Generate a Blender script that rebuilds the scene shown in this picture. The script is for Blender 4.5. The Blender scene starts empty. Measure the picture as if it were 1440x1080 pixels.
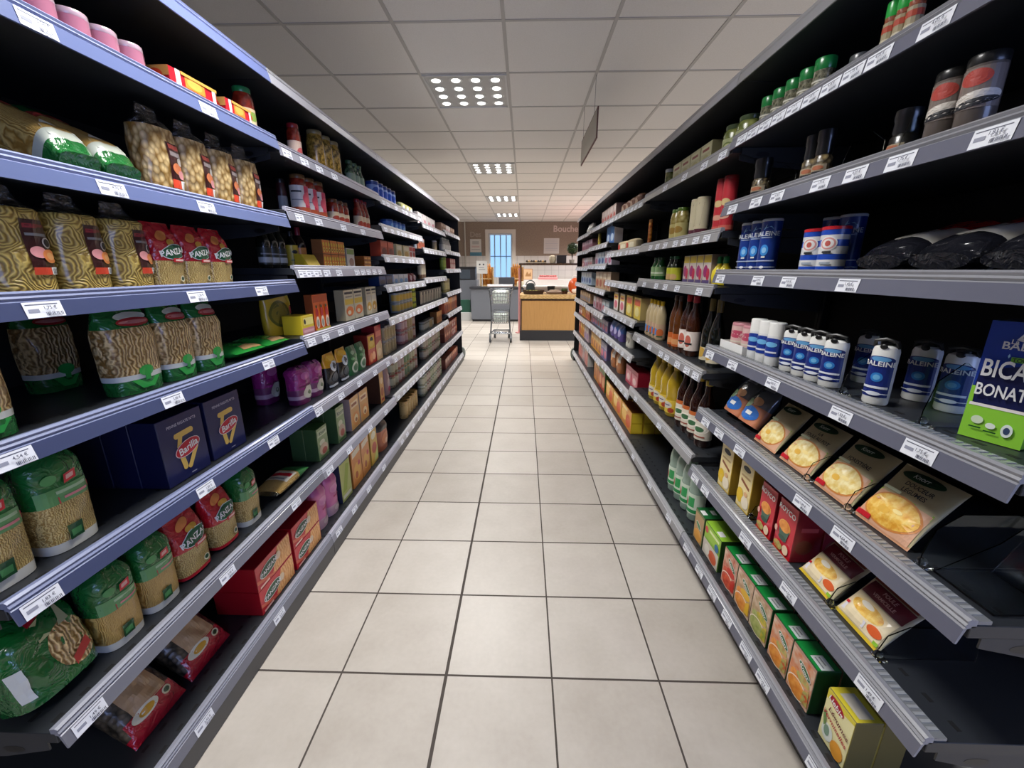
import bpy, bmesh, math, random
from math import sin, cos, pi, radians
from mathutils import Vector, Matrix, noise, geometry

random.seed(7)
scene = bpy.context.scene
COL = scene.collection

# ------------------------------------------------------------------ materials
def lin(h):
    h = h.lstrip('#')
    c = [int(h[i:i + 2], 16) / 255 for i in (0, 2, 4)]
    return tuple((x / 12.92 if x <= .04045 else ((x + .055) / 1.055) ** 2.4) for x in c) + (1.0,)

_M = {}
def m(hx, rough=.45, coat=0.0, metal=0.0, emit=0.0, spec=.5):
    key = ('m', hx, rough, coat, metal, emit, spec)
    if key in _M: return _M[key]
    mt = bpy.data.materials.new('paint ' + hx.lstrip('#')); mt.use_nodes = True
    b = mt.node_tree.nodes['Principled BSDF']
    b.inputs['Base Color'].default_value = lin(hx)
    b.inputs['Roughness'].default_value = rough
    b.inputs['Metallic'].default_value = metal
    b.inputs['Coat Weight'].default_value = coat
    b.inputs['Coat Roughness'].default_value = .12
    b.inputs['Specular IOR Level'].default_value = spec
    if emit:
        b.inputs['Emission Color'].default_value = lin(hx)
        b.inputs['Emission Strength'].default_value = emit
    _M[key] = mt
    return mt

def tex(kind, c1, c2, scale=60, rough=.4, coat=.3, bump=.4, c3=None, stretch=(1, 1, 1)):
    key = ('t', kind, c1, c2, scale, rough, coat, bump, c3, stretch)
    if key in _M: return _M[key]
    mt = bpy.data.materials.new(kind + ' texture'); mt.use_nodes = True
    nt = mt.node_tree; N = nt.nodes; L = nt.links
    b = N['Principled BSDF']
    tc = N.new('ShaderNodeTexCoord'); mp = N.new('ShaderNodeMapping')
    mp.inputs['Scale'].default_value = stretch
    L.new(tc.outputs['Object'], mp.inputs['Vector'])
    rp = N.new('ShaderNodeValToRGB')
    rp.color_ramp.elements[0].color = lin(c1); rp.color_ramp.elements[1].color = lin(c2)
    if c3:
        e = rp.color_ramp.elements.new(.5); e.color = lin(c3)
    if kind == 'cells':
        t = N.new('ShaderNodeTexVoronoi'); t.inputs['Scale'].default_value = scale
        out = t.outputs['Distance']; rp.color_ramp.elements[0].position = .1; rp.color_ramp.elements[-1].position = .75
        rp.color_ramp.elements[0].color, rp.color_ramp.elements[-1].color = lin(c2), lin(c1)
    elif kind == 'strands':
        t = N.new('ShaderNodeTexWave'); t.inputs['Scale'].default_value = scale
        t.inputs['Distortion'].default_value = 9; t.inputs['Detail'].default_value = 2
        t.inputs['Detail Scale'].default_value = 1.2
        out = t.outputs['Fac']
    elif kind == 'nest':
        t = N.new('ShaderNodeTexWave'); t.wave_type = 'RINGS'; t.inputs['Scale'].default_value = scale
        t.inputs['Distortion'].default_value = 16; t.inputs['Detail'].default_value = 1
        t.inputs['Detail Scale'].default_value = .7
        out = t.outputs['Fac']
    else:
        t = N.new('ShaderNodeTexNoise'); t.inputs['Scale'].default_value = scale
        t.inputs['Detail'].default_value = 4; out = t.outputs['Fac']
        rp.color_ramp.elements[0].position = .36; rp.color_ramp.elements[-1].position = .64
    L.new(mp.outputs['Vector'], t.inputs['Vector'])
    L.new(out, rp.inputs['Fac']); L.new(rp.outputs['Color'], b.inputs['Base Color'])
    b.inputs['Roughness'].default_value = rough
    b.inputs['Coat Weight'].default_value = coat; b.inputs['Coat Roughness'].default_value = .15
    if bump:
        bp = N.new('ShaderNodeBump'); bp.inputs['Strength'].default_value = bump; bp.inputs['Distance'].default_value = .004
        L.new(out, bp.inputs['Height']); L.new(bp.outputs['Normal'], b.inputs['Normal'])
    _M[key] = mt
    return mt

def foil(hx, rough=.26, coat=.7, scale=38, strength=.55):
    key = ('foil', hx, rough, coat, scale, strength)
    if key in _M: return _M[key]
    mt = bpy.data.materials.new('crinkled foil'); mt.use_nodes = True
    nt = mt.node_tree; N = nt.nodes; L = nt.links; b = N['Principled BSDF']
    b.inputs['Base Color'].default_value = lin(hx); b.inputs['Roughness'].default_value = rough
    b.inputs['Coat Weight'].default_value = coat; b.inputs['Coat Roughness'].default_value = .08
    tc = N.new('ShaderNodeTexCoord'); n1 = N.new('ShaderNodeTexNoise'); n1.inputs['Scale'].default_value = scale; n1.inputs['Detail'].default_value = 3; n1.inputs['Distortion'].default_value = 1.2
    L.new(tc.outputs['Object'], n1.inputs['Vector'])
    bp = N.new('ShaderNodeBump'); bp.inputs['Strength'].default_value = strength; bp.inputs['Distance'].default_value = .012
    L.new(n1.outputs['Fac'], bp.inputs['Height']); L.new(bp.outputs['Normal'], b.inputs['Normal']); L.new(bp.outputs['Normal'], b.inputs['Coat Normal'])
    _M[key] = mt
    return mt

def coils(c1, c2, cell=22, turns=75, rough=.4):
    key = ('coils', c1, c2, cell, turns)
    if key in _M: return _M[key]
    mt = bpy.data.materials.new('coiled pasta'); mt.use_nodes = True
    nt = mt.node_tree; N = nt.nodes; L = nt.links; b = N['Principled BSDF']
    tc = N.new('ShaderNodeTexCoord')
    nz = N.new('ShaderNodeTexNoise'); nz.inputs['Scale'].default_value = 30; nz.inputs['Detail'].default_value = 2
    L.new(tc.outputs['Object'], nz.inputs['Vector'])
    mx = N.new('ShaderNodeVectorMath'); mx.operation = 'MULTIPLY_ADD'; mx.inputs[1].default_value = (.03, .03, .03)
    L.new(nz.outputs['Color'], mx.inputs[0]); L.new(tc.outputs['Object'], mx.inputs[2])
    vo = N.new('ShaderNodeTexVoronoi'); vo.inputs['Scale'].default_value = cell; L.new(mx.outputs[0], vo.inputs['Vector'])
    mu = N.new('ShaderNodeMath'); mu.operation = 'MULTIPLY'; mu.inputs[1].default_value = turns; L.new(vo.outputs['Distance'], mu.inputs[0])
    si = N.new('ShaderNodeMath'); si.operation = 'SINE'; L.new(mu.outputs[0], si.inputs[0])
    rp = N.new('ShaderNodeValToRGB'); rp.color_ramp.elements[0].color = lin(c1); rp.color_ramp.elements[1].color = lin(c2)
    ma = N.new('ShaderNodeMapRange'); ma.inputs['From Min'].default_value = -1; L.new(si.outputs[0], ma.inputs['Value'])
    L.new(ma.outputs['Result'], rp.inputs['Fac']); L.new(rp.outputs['Color'], b.inputs['Base Color'])
    b.inputs['Roughness'].default_value = rough; b.inputs['Coat Weight'].default_value = .7; b.inputs['Coat Roughness'].default_value = .12
    bp = N.new('ShaderNodeBump'); bp.inputs['Strength'].default_value = .5; bp.inputs['Distance'].default_value = .004
    L.new(ma.outputs['Result'], bp.inputs['Height']); L.new(bp.outputs['Normal'], b.inputs['Normal'])
    _M[key] = mt
    return mt

def film(hx='#ffffff', alpha=.14, rough=.10):
    """thin clear bag film: mostly see-through, with crinkled highlights"""
    key = ('f', hx, alpha, rough)
    if key in _M: return _M[key]
    mt = bpy.data.materials.new('clear film'); mt.use_nodes = True
    nt = mt.node_tree; N = nt.nodes; L = nt.links
    N.remove(N['Principled BSDF'])
    tr = N.new('ShaderNodeBsdfTransparent'); gl = N.new('ShaderNodeBsdfGlossy'); mx = N.new('ShaderNodeMixShader')
    gl.inputs['Roughness'].default_value = rough; gl.inputs['Color'].default_value = lin(hx); tr.inputs['Color'].default_value = (.93, .93, .93, 1)
    tc = N.new('ShaderNodeTexCoord'); nz = N.new('ShaderNodeTexNoise'); nz.inputs['Scale'].default_value = 45; nz.inputs['Distortion'].default_value = 1.5
    L.new(tc.outputs['Object'], nz.inputs['Vector'])
    bp = N.new('ShaderNodeBump'); bp.inputs['Strength'].default_value = .8; bp.inputs['Distance'].default_value = .02
    L.new(nz.outputs['Fac'], bp.inputs['Height']); L.new(bp.outputs['Normal'], gl.inputs['Normal'])
    mx.inputs[0].default_value = alpha
    L.new(tr.outputs[0], mx.inputs[1]); L.new(gl.outputs[0], mx.inputs[2]); L.new(mx.outputs[0], N['Material Output'].inputs['Surface'])
    _M[key] = mt
    return mt

def glass(hx='#eef4f4', rough=.03):
    key = ('g', hx, rough)
    if key in _M: return _M[key]
    mt = bpy.data.materials.new('clear acrylic'); mt.use_nodes = True
    b = mt.node_tree.nodes['Principled BSDF']
    b.inputs['Base Color'].default_value = lin(hx); b.inputs['Roughness'].default_value = rough
    b.inputs['Transmission Weight'].default_value = 1; b.inputs['IOR'].default_value = 1.35
    _M[key] = mt
    return mt

# ------------------------------------------------------------------ mesh builder
class MB:
    def __init__(s): s.v = []; s.f = []; s.mi = []; s.mats = []
    def slot(s, mt):
        if mt not in s.mats: s.mats.append(mt)
        return s.mats.index(mt)
    def add(s, vs, fs, mt):
        o = len(s.v); k = s.slot(mt); s.v += [tuple(p) for p in vs]
        for f in fs: s.f.append(tuple(i + o for i in f)); s.mi.append(k)
    def box(s, x0, x1, y0, y1, z0, z1, mt, c=0.0, mats=None):
        """box, optional edge chamfer c; mats = per side override dict of 'front back left right top bottom'"""
        nm = ['bottom', 'top', 'front', 'back', 'left', 'right']
        mats = mats or {}
        if c <= 0:
            vs = [(x0, y0, z0), (x1, y0, z0), (x1, y1, z0), (x0, y1, z0), (x0, y0, z1), (x1, y0, z1), (x1, y1, z1), (x0, y1, z1)]
            fs = [(0, 3, 2, 1), (4, 5, 6, 7), (0, 1, 5, 4), (2, 3, 7, 6), (3, 0, 4, 7), (1, 2, 6, 5)]
            o = len(s.v); s.v += vs
            for n, f in zip(nm, fs): s.f.append(tuple(i + o for i in f)); s.mi.append(s.slot(mats.get(n, mt)))
            return
        P = {}; o = len(s.v)
        X = (x0, x1); Y = (y0, y1); Z = (z0, z1)
        sg = (1, -1)
        for i in (0, 1):
            for j in (0, 1):
                for k in (0, 1):
                    for a in range(3):
                        p = [X[i] + sg[i] * c, Y[j] + sg[j] * c, Z[k] + sg[k] * c]
                        p[a] = (X[i], Y[j], Z[k])[a]
                        P[(i, j, k, a)] = len(s.v); s.v.append(tuple(p))
        def q(ids, mt_): s.f.append(tuple(P[t] for t in ids)); s.mi.append(s.slot(mt_))
        q([(0, 0, 0, 2), (0, 1, 0, 2), (1, 1, 0, 2), (1, 0, 0, 2)], mats.get('bottom', mt))
        q([(0, 0, 1, 2), (1, 0, 1, 2), (1, 1, 1, 2), (0, 1, 1, 2)], mats.get('top', mt))
        q([(0, 0, 0, 1), (1, 0, 0, 1), (1, 0, 1, 1), (0, 0, 1, 1)], mats.get('front', mt))
        q([(1, 1, 0, 1), (0, 1, 0, 1), (0, 1, 1, 1), (1, 1, 1, 1)], mats.get('back', mt))
        q([(0, 1, 0, 0), (0, 0, 0, 0), (0, 0, 1, 0), (0, 1, 1, 0)], mats.get('left', mt))
        q([(1, 0, 0, 0), (1, 1, 0, 0), (1, 1, 1, 0), (1, 0, 1, 0)], mats.get('right', mt))
        for j in (0, 1):
            for k in (0, 1): q([(0, j, k, 1), (1, j, k, 1), (1, j, k, 2), (0, j, k, 2)], mt)
        for i in (0, 1):
            for k in (0, 1): q([(i, 0, k, 0), (i, 1, k, 0), (i, 1, k, 2), (i, 0, k, 2)], mt)
            for j in (0, 1): q([(i, j, 0, 0), (i, j, 1, 0), (i, j, 1, 1), (i, j, 0, 1)], mt)
        for i in (0, 1):
            for j in (0, 1):
                for k in (0, 1): q([(i, j, k, 0), (i, j, k, 1), (i, j, k, 2)], mt)
    def lathe(s, prof, mats, n=20, cx=0, cy=0, ky=1.0, cap=True):
        """prof [(r,z)], mats: one material or a list per segment"""
        o = len(s.v)
        for r, z in prof:
            for i in range(n):
                a = 2 * pi * i / n
                s.v.append((cx + r * cos(a), cy + r * sin(a) * ky, z))
        for k in range(len(prof) - 1):
            mt = mats[k] if isinstance(mats, (list, tuple)) else mats
            sl = s.slot(mt)
            for i in range(n):
                j = (i + 1) % n
                s.f.append((o + k * n + i, o + k * n + j, o + (k + 1) * n + j, o + (k + 1) * n + i)); s.mi.append(sl)
        if cap:
            m0 = mats[0] if isinstance(mats, (list, tuple)) else mats
            m1 = mats[-1] if isinstance(mats, (list, tuple)) else mats
            s.f.append(tuple(o + i for i in range(n))[::-1]); s.mi.append(s.slot(m0))
            e = o + (len(prof) - 1) * n
            s.f.append(tuple(e + i for i in range(n))); s.mi.append(s.slot(m1))
    def tube(s, pts, r, mt, n=8, closed=False):
        pts = [Vector(p) for p in pts]; o = len(s.v); sl = s.slot(mt)
        for i, p in enumerate(pts):
            if closed: t = (pts[(i + 1) % len(pts)] - pts[i - 1])
            else: t = pts[min(i + 1, len(pts) - 1)] - pts[max(i - 1, 0)]
            t.normalize()
            a = t.cross(Vector((0, 0, 1)))
            if a.length < 1e-3: a = t.cross(Vector((1, 0, 0)))
            a.normalize(); b = t.cross(a)
            for k in range(n):
                q = p + (a * cos(2 * pi * k / n) + b * sin(2 * pi * k / n)) * r
                s.v.append(tuple(q))
        R = len(pts) if closed else len(pts) - 1
        for i in range(R):
            i2 = (i + 1) % len(pts)
            for k in range(n):
                k2 = (k + 1) % n
                s.f.append((o + i * n + k, o + i * n + k2, o + i2 * n + k2, o + i2 * n + k)); s.mi.append(sl)
        if not closed:
            s.f.append(tuple(o + k for k in range(n))[::-1]); s.mi.append(sl)
            e = o + (len(pts) - 1) * n
            s.f.append(tuple(e + k for k in range(n))); s.mi.append(sl)
    def prism(s, poly, d0, d1, mt, axis='y'):
        """extrude 2-D polygon; axis y: poly=(x,z); axis x: poly=(y,z); axis z: poly=(x,y)"""
        def P(p, d): return {'y': (p[0], d, p[1]), 'x': (d, p[0], p[1]), 'z': (p[0], p[1], d)}[axis]
        n = len(poly); vs = [P(p, d0) for p in poly] + [P(p, d1) for p in poly]
        fs = [(i, (i + 1) % n, n + (i + 1) % n, n + i) for i in range(n)] + [tuple(range(n))[::-1], tuple(range(n, 2 * n))]
        s.add(vs, fs, mt)
    def ball(s, c, r, mt, nu=14, nv=9, sq=(1, 1, 1), jit=0.0):
        o = len(s.v); sl = s.slot(mt)
        for j in range(nv + 1):
            t = pi * j / nv
            for i in range(nu):
                a = 2 * pi * i / nu
                d = Vector((sin(t) * cos(a) * sq[0], sin(t) * sin(a) * sq[1], cos(t) * sq[2]))
                k = 1 + (jit * noise.noise(d * 3 + Vector(c) * 7) if jit else 0)
                s.v.append(tuple(Vector(c) + d * r * k))
        for j in range(nv):
            for i in range(nu):
                i2 = (i + 1) % nu
                s.f.append((o + j * nu + i, o + (j + 1) * nu + i, o + (j + 1) * nu + i2, o + j * nu + i2)); s.mi.append(sl)
    def mesh(s, name, smooth=None):
        me = bpy.data.meshes.new(name)
        me.from_pydata(s.v, [], s.f)
        for mt in s.mats: me.materials.append(mt)
        me.polygons.foreach_set('material_index', s.mi)
        bm = bmesh.new(); bm.from_mesh(me); bmesh.ops.remove_doubles(bm, verts=bm.verts, dist=1e-6)
        bmesh.ops.recalc_face_normals(bm, faces=bm.faces); bm.to_mesh(me); bm.free()
        if smooth:
            me.shade_smooth(); me.set_sharp_from_angle(angle=radians(smooth))
        me.update()
        return me

# ------------------------------------------------------------------ lettering
_T = {}
def text2d(t):
    if t in _T: return _T[t]
    cu = bpy.data.curves.new('lettering', 'FONT'); cu.body = t; cu.size = 1; cu.align_x = 'CENTER'; cu.align_y = 'CENTER'
    cu.offset = .018; cu.resolution_u = 3
    ob = bpy.data.objects.new('lettering', cu); COL.objects.link(ob)
    dg = bpy.context.evaluated_depsgraph_get(); dg.update()
    me = ob.evaluated_get(dg).to_mesh()
    vs = [(v.co.x, v.co.y) for v in me.vertices]; fs = [tuple(p.vertices) for p in me.polygons]
    ob.evaluated_get(dg).to_mesh_clear()
    bpy.data.objects.remove(ob); bpy.data.curves.remove(cu)
    _T[t] = (vs, fs)
    return _T[t]

# ------------------------------------------------------------------ decals on a surface
class Flat:
    def __init__(s, w, h, y=0): s.W = w; s.H = h; s.y = y
    def at(s, u, v, off): return ((u - .5) * s.W, s.y - off, v * s.H)
class Top:      # top face of a carton, v runs from front to back
    def __init__(s, w, d, z): s.W = w; s.H = d; s.z = z
    def at(s, u, v, off): return ((u - .5) * s.W, v * s.H, s.z + off)
class Side:     # the -x end (sign -1) or the +x end (sign 1) of a carton, u runs left to right
    def __init__(s, w, d, h, sign): s.W = d; s.H = h; s.x = sign * w / 2; s.g = sign; s.d = d
    def at(s, u, v, off): return (s.x + s.g * off, (u if s.g > 0 else 1 - u) * s.d, v * s.H)
class Round:
    def __init__(s, r, h, cy=None, span=pi, ky=1.0): s.r = r; s.W = r * span; s.H = h; s.cy = r if cy is None else cy; s.span = span; s.ky = ky
    def at(s, u, v, off):
        a = (u - .5) * s.span; r = s.r(v) if callable(s.r) else s.r
        return ((r + off) * sin(a), s.cy - (r + off) * cos(a) * s.ky, v * s.H)
    
def decal(mb, S, deco, base=.0006, step=.00035):
    for i, d in enumerate(deco):
        off = base + step * i; k = d[0]
        if k == 'r':
            _, u0, v0, u1, v1, mt = d[:6]
            nu = max(1, int(abs(u1 - u0) * S.W / .006)) if not isinstance(S, (Flat, Top, Side)) else 1
            nv = max(1, int(abs(v1 - v0) * S.H / .010)) if not isinstance(S, (Flat, Top, Side)) else 1
            nu = min(nu, 24); nv = min(nv, 24)
            vs = [S.at(u0 + (u1 - u0) * a / nu, v0 + (v1 - v0) * b / nv, off) for b in range(nv + 1) for a in range(nu + 1)]
            fs = [(b * (nu + 1) + a, b * (nu + 1) + a + 1, (b + 1) * (nu + 1) + a + 1, (b + 1) * (nu + 1) + a) for b in range(nv) for a in range(nu)]
            mb.add(vs, fs, mt)
        elif k == 'e':
            _, cu_, cv_, ru, rv, mt = d[:6]; rot = d[6] if len(d) > 6 else 0
            vs = [S.at(cu_, cv_, off)]; n = 24; R = 1 if isinstance(S, (Flat, Top, Side)) else 3
            for q in range(1, R + 1):
                for a in range(n):
                    x = ru * S.W * cos(2 * pi * a / n) * q / R; y = rv * S.H * sin(2 * pi * a / n) * q / R
                    x, y = x * cos(rot) - y * sin(rot), x * sin(rot) + y * cos(rot)
                    vs.append(S.at(cu_ + x / S.W, cv_ + y / S.H, off))
            fs = [(0, 1 + a, 1 + (a + 1) % n) for a in range(n)]
            for q in range(R - 1):
                o = 1 + q * n
                fs += [(o + a, o + n + a, o + n + (a + 1) % n, o + (a + 1) % n) for a in range(n)]
            mb.add(vs, fs, mt)
        elif k == 'p':
            pts = d[1]
            mb.add([S.at(u, v, off) for u, v in pts], [tuple(range(len(pts)))], d[2])
        elif k == 't' and d[1]:
            _, s_, cu_, cv_, hv, mt = d[:6]; rot = d[6] if len(d) > 6 else 0; it = d[7] if len(d) > 7 else 0
            vs, fs = text2d(s_); sz = hv * S.H
            wd = max(q[0] for q in vs) - min(q[0] for q in vs); sx = min(1.0, .90 * S.W / max(1e-6, wd * sz * abs(cos(rot))))
            sx = max(sx, .62); sz = min(sz, .90 * S.W / max(1e-6, wd * sx * abs(cos(rot))))
            out = []
            for x, y in vs:
                x += it * y; x *= sz * sx; y *= sz
                x, y = x * cos(rot) - y * sin(rot), x * sin(rot) + y * cos(rot)
                out.append(S.at(cu_ + x / S.W, cv_ + y / S.H, off + .0004))
            mb.add(out, fs, mt)

def split_deco(deco):
    return [d for d in deco if d[0] != 't'], [(i, d) for i, d in enumerate(deco) if d[0] == 't']

def deco_box(S, d):
    if d[0] == 'r': b = (min(d[1], d[3]), min(d[2], d[4]), max(d[1], d[3]), max(d[2], d[4]))
    elif d[0] == 'e': b = (d[1] - d[3], d[2] - d[4], d[1] + d[3], d[2] + d[4])
    elif d[0] == 'p': b = (min(q[0] for q in d[1]), min(q[1] for q in d[1]), max(q[0] for q in d[1]), max(q[1] for q in d[1]))
    else:
        hw = min(.45, .3 * len(d[1]) * d[4] * S.H / S.W); b = (d[2] - hw, d[3] - d[4] * .4, d[2] + hw, d[3] + d[4] * .4)
    return (b[0] * S.W, b[1] * S.H, b[2] * S.W, b[3] * S.H)
def clusters(S, deco):
    bx_ = [deco_box(S, d) for d in deco]; par = list(range(len(deco)))
    def find(a):
        while par[a] != a: a = par[a]
        return a
    for a in range(len(deco)):
        for b in range(a):
            A, B = bx_[a], bx_[b]
            gx = max(0, A[0] - B[2], B[0] - A[2]); gy = max(0, A[1] - B[3], B[1] - A[3])
            if math.hypot(gx, gy) <= .015: par[find(a)] = find(b)
    out = {}
    for a in range(len(deco)): out.setdefault(find(a), []).append(a)
    return sorted(out.values(), key=lambda v: -sum((bx_[k][2] - bx_[k][0]) * (bx_[k][3] - bx_[k][1]) for k in v))
def prints(parts, S, deco, base=.0006, name='front_label'):
    g = [d for d in deco if d[0] != 't']; t = [d for d in deco if d[0] == 't' and d[1]]
    for k, ids in enumerate(clusters(S, g)):
        mb = MB()
        for q in ids: decal(mb, S, [g[q]], base + .00035 * q)
        nm = name if k == 0 else 'printed_mark'
        parts.append((nm, mb.mesh(nm), []))
    for ids in clusters(S, t):
        mb = MB()
        for q in ids: decal(mb, S, [t[q]], base + .00035 * len(g) + .0002)
        parts.append(('lettering', mb.mesh('lettering'), []))

# ------------------------------------------------------------------ package families (local frame: front faces -y, front at y=0, base at z=0)
def carton(w, h, d, front, deco=(), side=None, topc=None, topdeco=(), sidedeco=(), c=.0012):
    side = side or front; topc = topc or side
    mb = MB(); mb.box(-w / 2, w / 2, 0, d, 0, h, side, c, {'front': front, 'top': topc})
    parts = [('carton_body', mb.mesh('carton_body'), [])]
    if deco: prints(parts, Flat(w, h), deco)
    if topdeco:
        prints(parts, Top(w, d, h), topdeco, .0006, 'top_flap')
    if sidedeco:
        for sg_ in (-1, 1): prints(parts, Side(w, d, h, sg_), sidedeco, .0006, 'side_panel')
    return parts

def plain_box(w, h, d, front, side=None, topc=None, deco=()):
    """one-mesh carton for small far packs"""
    side = side or front
    mb = MB(); mb.box(-w / 2, w / 2, 0, d, 0, h, side, .001, {'front': front, 'top': topc or side})
    decal(mb, Flat(w, h), list(deco))
    return mb.mesh('carton')

class Pouch:
    """soft bag: superellipse sections along the height"""
    def __init__(s, w, h, d, shape='stand', n=2.6, seed=0, wr=.004):
        s.W = w; s.H = h; s.d = d; s.shape = shape; s.n = n; s.seed = seed; s.wr = wr
    def prof(s, v):
        sh = s.shape
        if sh == 'stand':       # flat bottom, pinched crimped top
            hw = .5 * (.96 + .04 * min(1, v / .3)) * (1 if v < .8 else 1 - .10 * (v - .8) / .2)
            k = 1 if v < .62 else max(.02, 1 - ((v - .62) / .38) ** 1.35)
            hd = .5 * (.88 + .12 * min(1, v / .3)) * k
        elif sh == 'brick':     # full to the folded top
            hw = .5 * (.95 + .05 * sin(min(1, v / .5) * pi / 2)) * (1 if v < .85 else 1 - .35 * ((v - .85) / .15) ** 1.5)
            hd = .5 * (.92 + .08 * sin(min(1, v / .5) * pi / 2)) * (1 if v < .82 else 1 - .55 * ((v - .82) / .18) ** 1.5)
        elif sh == 'pillow':    # pinched at both ends
            e = min(v, 1 - v) / .5
            hd = .5 * max(.02, min(1, 1.02 * (1 - (1 - min(1, e * 1.15)) ** 2.4)))
            hw = .5 * (1 - .06 * sin(pi * v))
        elif sh == 'tube':      # blunt ends
            e = min(v, 1 - v) / .5
            hd = .5 * max(.42, min(1, 1.02 * (1 - (1 - min(1, e * 2.2)) ** 2.2)))
            hw = .5 * (1 - .10 * max(0, 1 - e * 5))
        elif sh == 'cello':     # gathered at the neck, flared tuft above
            if v < .78: hw = .5 * (.94 + .06 * sin(v / .78 * pi)); hd = .5 * (.9 + .1 * sin(v / .78 * pi))
            elif v < .88:
                t = (v - .78) / .10; hw = .5 * (.94 - .40 * t); hd = .5 * (.9 - .62 * t)
            else:
                t = (v - .88) / .12; hw = .5 * (.54 - .06 * t); hd = .5 * (.28 - .20 * t)
        return hw * s.W, hd * s.d
    def wrinkle(s, u, v, sgn):
        p = Vector((u * s.W * 26 + s.seed * 3.1, sgn * 2.0 + s.seed, v * s.H * 18))
        a = noise.noise(p) + .5 * noise.noise(p * 2.3)
        if s.shape in ('stand', 'brick', 'cello') and v > .6: a *= 1.6
        return a * s.wr
    def at(s, u, v, off=0, back=False):
        hw, hd = s.prof(max(0, min(1, v))); t = max(-1, min(1, 2 * u - 1))
        q = (1 - abs(t) ** s.n) ** (1 / s.n) if abs(t) < 1 else 0
        sg = 1 if back else -1
        y = s.d / 2 + sg * (hd * q + off)
        fade = min(1, (1 - abs(t)) * 4) * min(1, v * 8)
        y += sg * s.wrinkle(u, v, sg) * fade
        return (hw * t, y, v * s.H)
    def body(s, zones, nu=18, top=None):
        mb = MB()
        vs = sorted({round(z[0], 4) for z in zones} | {round(z[1], 4) for z in zones} | {round(i / 22, 4) for i in range(23)})
        vv = [vs[0]]
        for x in vs[1:]:
            if x - vv[-1] > .012 or any(abs(x - z[0]) < 1e-4 or abs(x - z[1]) < 1e-4 for z in zones): vv.append(x)
        us = [.5 - .5 * cos(pi * i / nu) for i in range(nu + 1)]
        ring = [(u, False) for u in us] + [(u, True) for u in us[-2:0:-1]]
        n = len(ring)
        for v in vv:
            for u, bk in ring: mb.v.append(s.at(u, v, 0, bk))
        for k in range(len(vv) - 1):
            c = (vv[k] + vv[k + 1]) / 2
            mt = next(z[2] for z in zones if z[0] - 1e-6 <= c <= z[1] + 1e-6); sl = mb.slot(mt)
            for i in range(n):
                j = (i + 1) % n
                mb.f.append((k * n + i, k * n + j, (k + 1) * n + j, (k + 1) * n + i)); mb.mi.append(sl)
        mb.f.append(tuple(range(n))[::-1]); mb.mi.append(mb.slot(zones[0][2]))
        e = (len(vv) - 1) * n
        mb.f.append(tuple(e + i for i in range(n))); mb.mi.append(mb.slot(zones[-1][2]))
        return mb

def pouch(w, h, d, zones, deco=(), shape='stand', n=2.6, seed=0, wr=.004, name='bag_body'):
    P = Pouch(w, h, d, shape, n, seed, wr)
    parts = [(name, P.body(zones).mesh(name, 50), [])]
    if deco: prints(parts, P, list(deco), .0014)
    return parts

def jar(w, h, content, lid, label=None, deco=(), shape='jar', lidh=.016, lv=(.12, .62), n=20):
    """round glass jar or bottle; parts jar_body, lid, front_label"""
    R = w / 2
    if shape == 'jar': pr = [(R * .86, 0), (R, .05 * h), (R, .70 * h), (R * .93, .80 * h), (R * .80, h - lidh)]; lr = R * .84
    elif shape == 'tall': pr = [(R * .9, 0), (R, .04 * h), (R, .55 * h), (R * .85, .66 * h), (R * .62, .80 * h), (R * .58, h - lidh)]; lr = R * .64
    elif shape == 'straight': pr = [(R * .95, 0), (R, .02 * h), (R, h - lidh)]; lr = R * 1.0
    elif shape == 'bottle': pr = [(R * .88, 0), (R, .03 * h), (R, .58 * h), (R * .80, .68 * h), (R * .42, .80 * h), (R * .36, h - lidh)]; lr = R * .42
    elif shape == 'pet': pr = [(R * .86, 0), (R, .03 * h), (R, .36 * h), (R * .93, .42 * h), (R, .47 * h), (R * .95, .53 * h), (R, .58 * h), (R * .94, .68 * h), (R * .62, .82 * h), (R * .34, .90 * h), (R * .34, h - lidh)]; lr = R * .38
    elif shape == 'champ': pr = [(R * .9, 0), (R, .03 * h), (R, .50 * h), (R * .78, .62 * h), (R * .42, .76 * h), (R * .34, .86 * h), (R * .34, h - lidh)]; lr = R * .40
    mb = MB(); mb.lathe(pr, content, n, 0, R)
    parts = [('jar_body' if shape in ('jar', 'straight') else 'bottle_body', mb.mesh('body', 40), [])]
    lm = MB(); lm.lathe([(lr * .97, h - lidh), (lr, h - lidh + .002), (lr, h - .002), (lr * .95, h)], lid, n, 0, R)
    parts.append(('lid' if shape in ('jar', 'straight') else 'cap', lm.mesh('lid', 40), []))
    if label:
        S = Round(R, h, R, pi * 1.25)
        dd = [('r', .02, lv[0], .98, lv[1], label)] + list(deco)
        prints(parts, S, dd, .0008)
    return parts

def simple_jar(w, h, content, lid, label=None, shape='straight', n=12, lidh=.012):
    """one-mesh round container for the small far rows"""
    R = w / 2; mb = MB()
    segs = [(R * .93, 0), (R, .03 * h), (R, .22 * h), (R, .72 * h), (R, h - lidh)] if shape == 'straight' else [(R * .9, 0), (R, .03 * h), (R, .15 * h), (R, .52 * h), (R * .6, .76 * h), (R * .45, h - lidh)]
    k = 1 if shape == 'straight' else .5
    mats = [content, content, label or content, content]
    if shape != 'straight': mats = [content, content, label or content, content, content]
    mb.lathe(segs + [(R * k, h - lidh), (R * k, h)], mats + [lid, lid], n, 0, R)
    return mb.mesh('container', 40)
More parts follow.
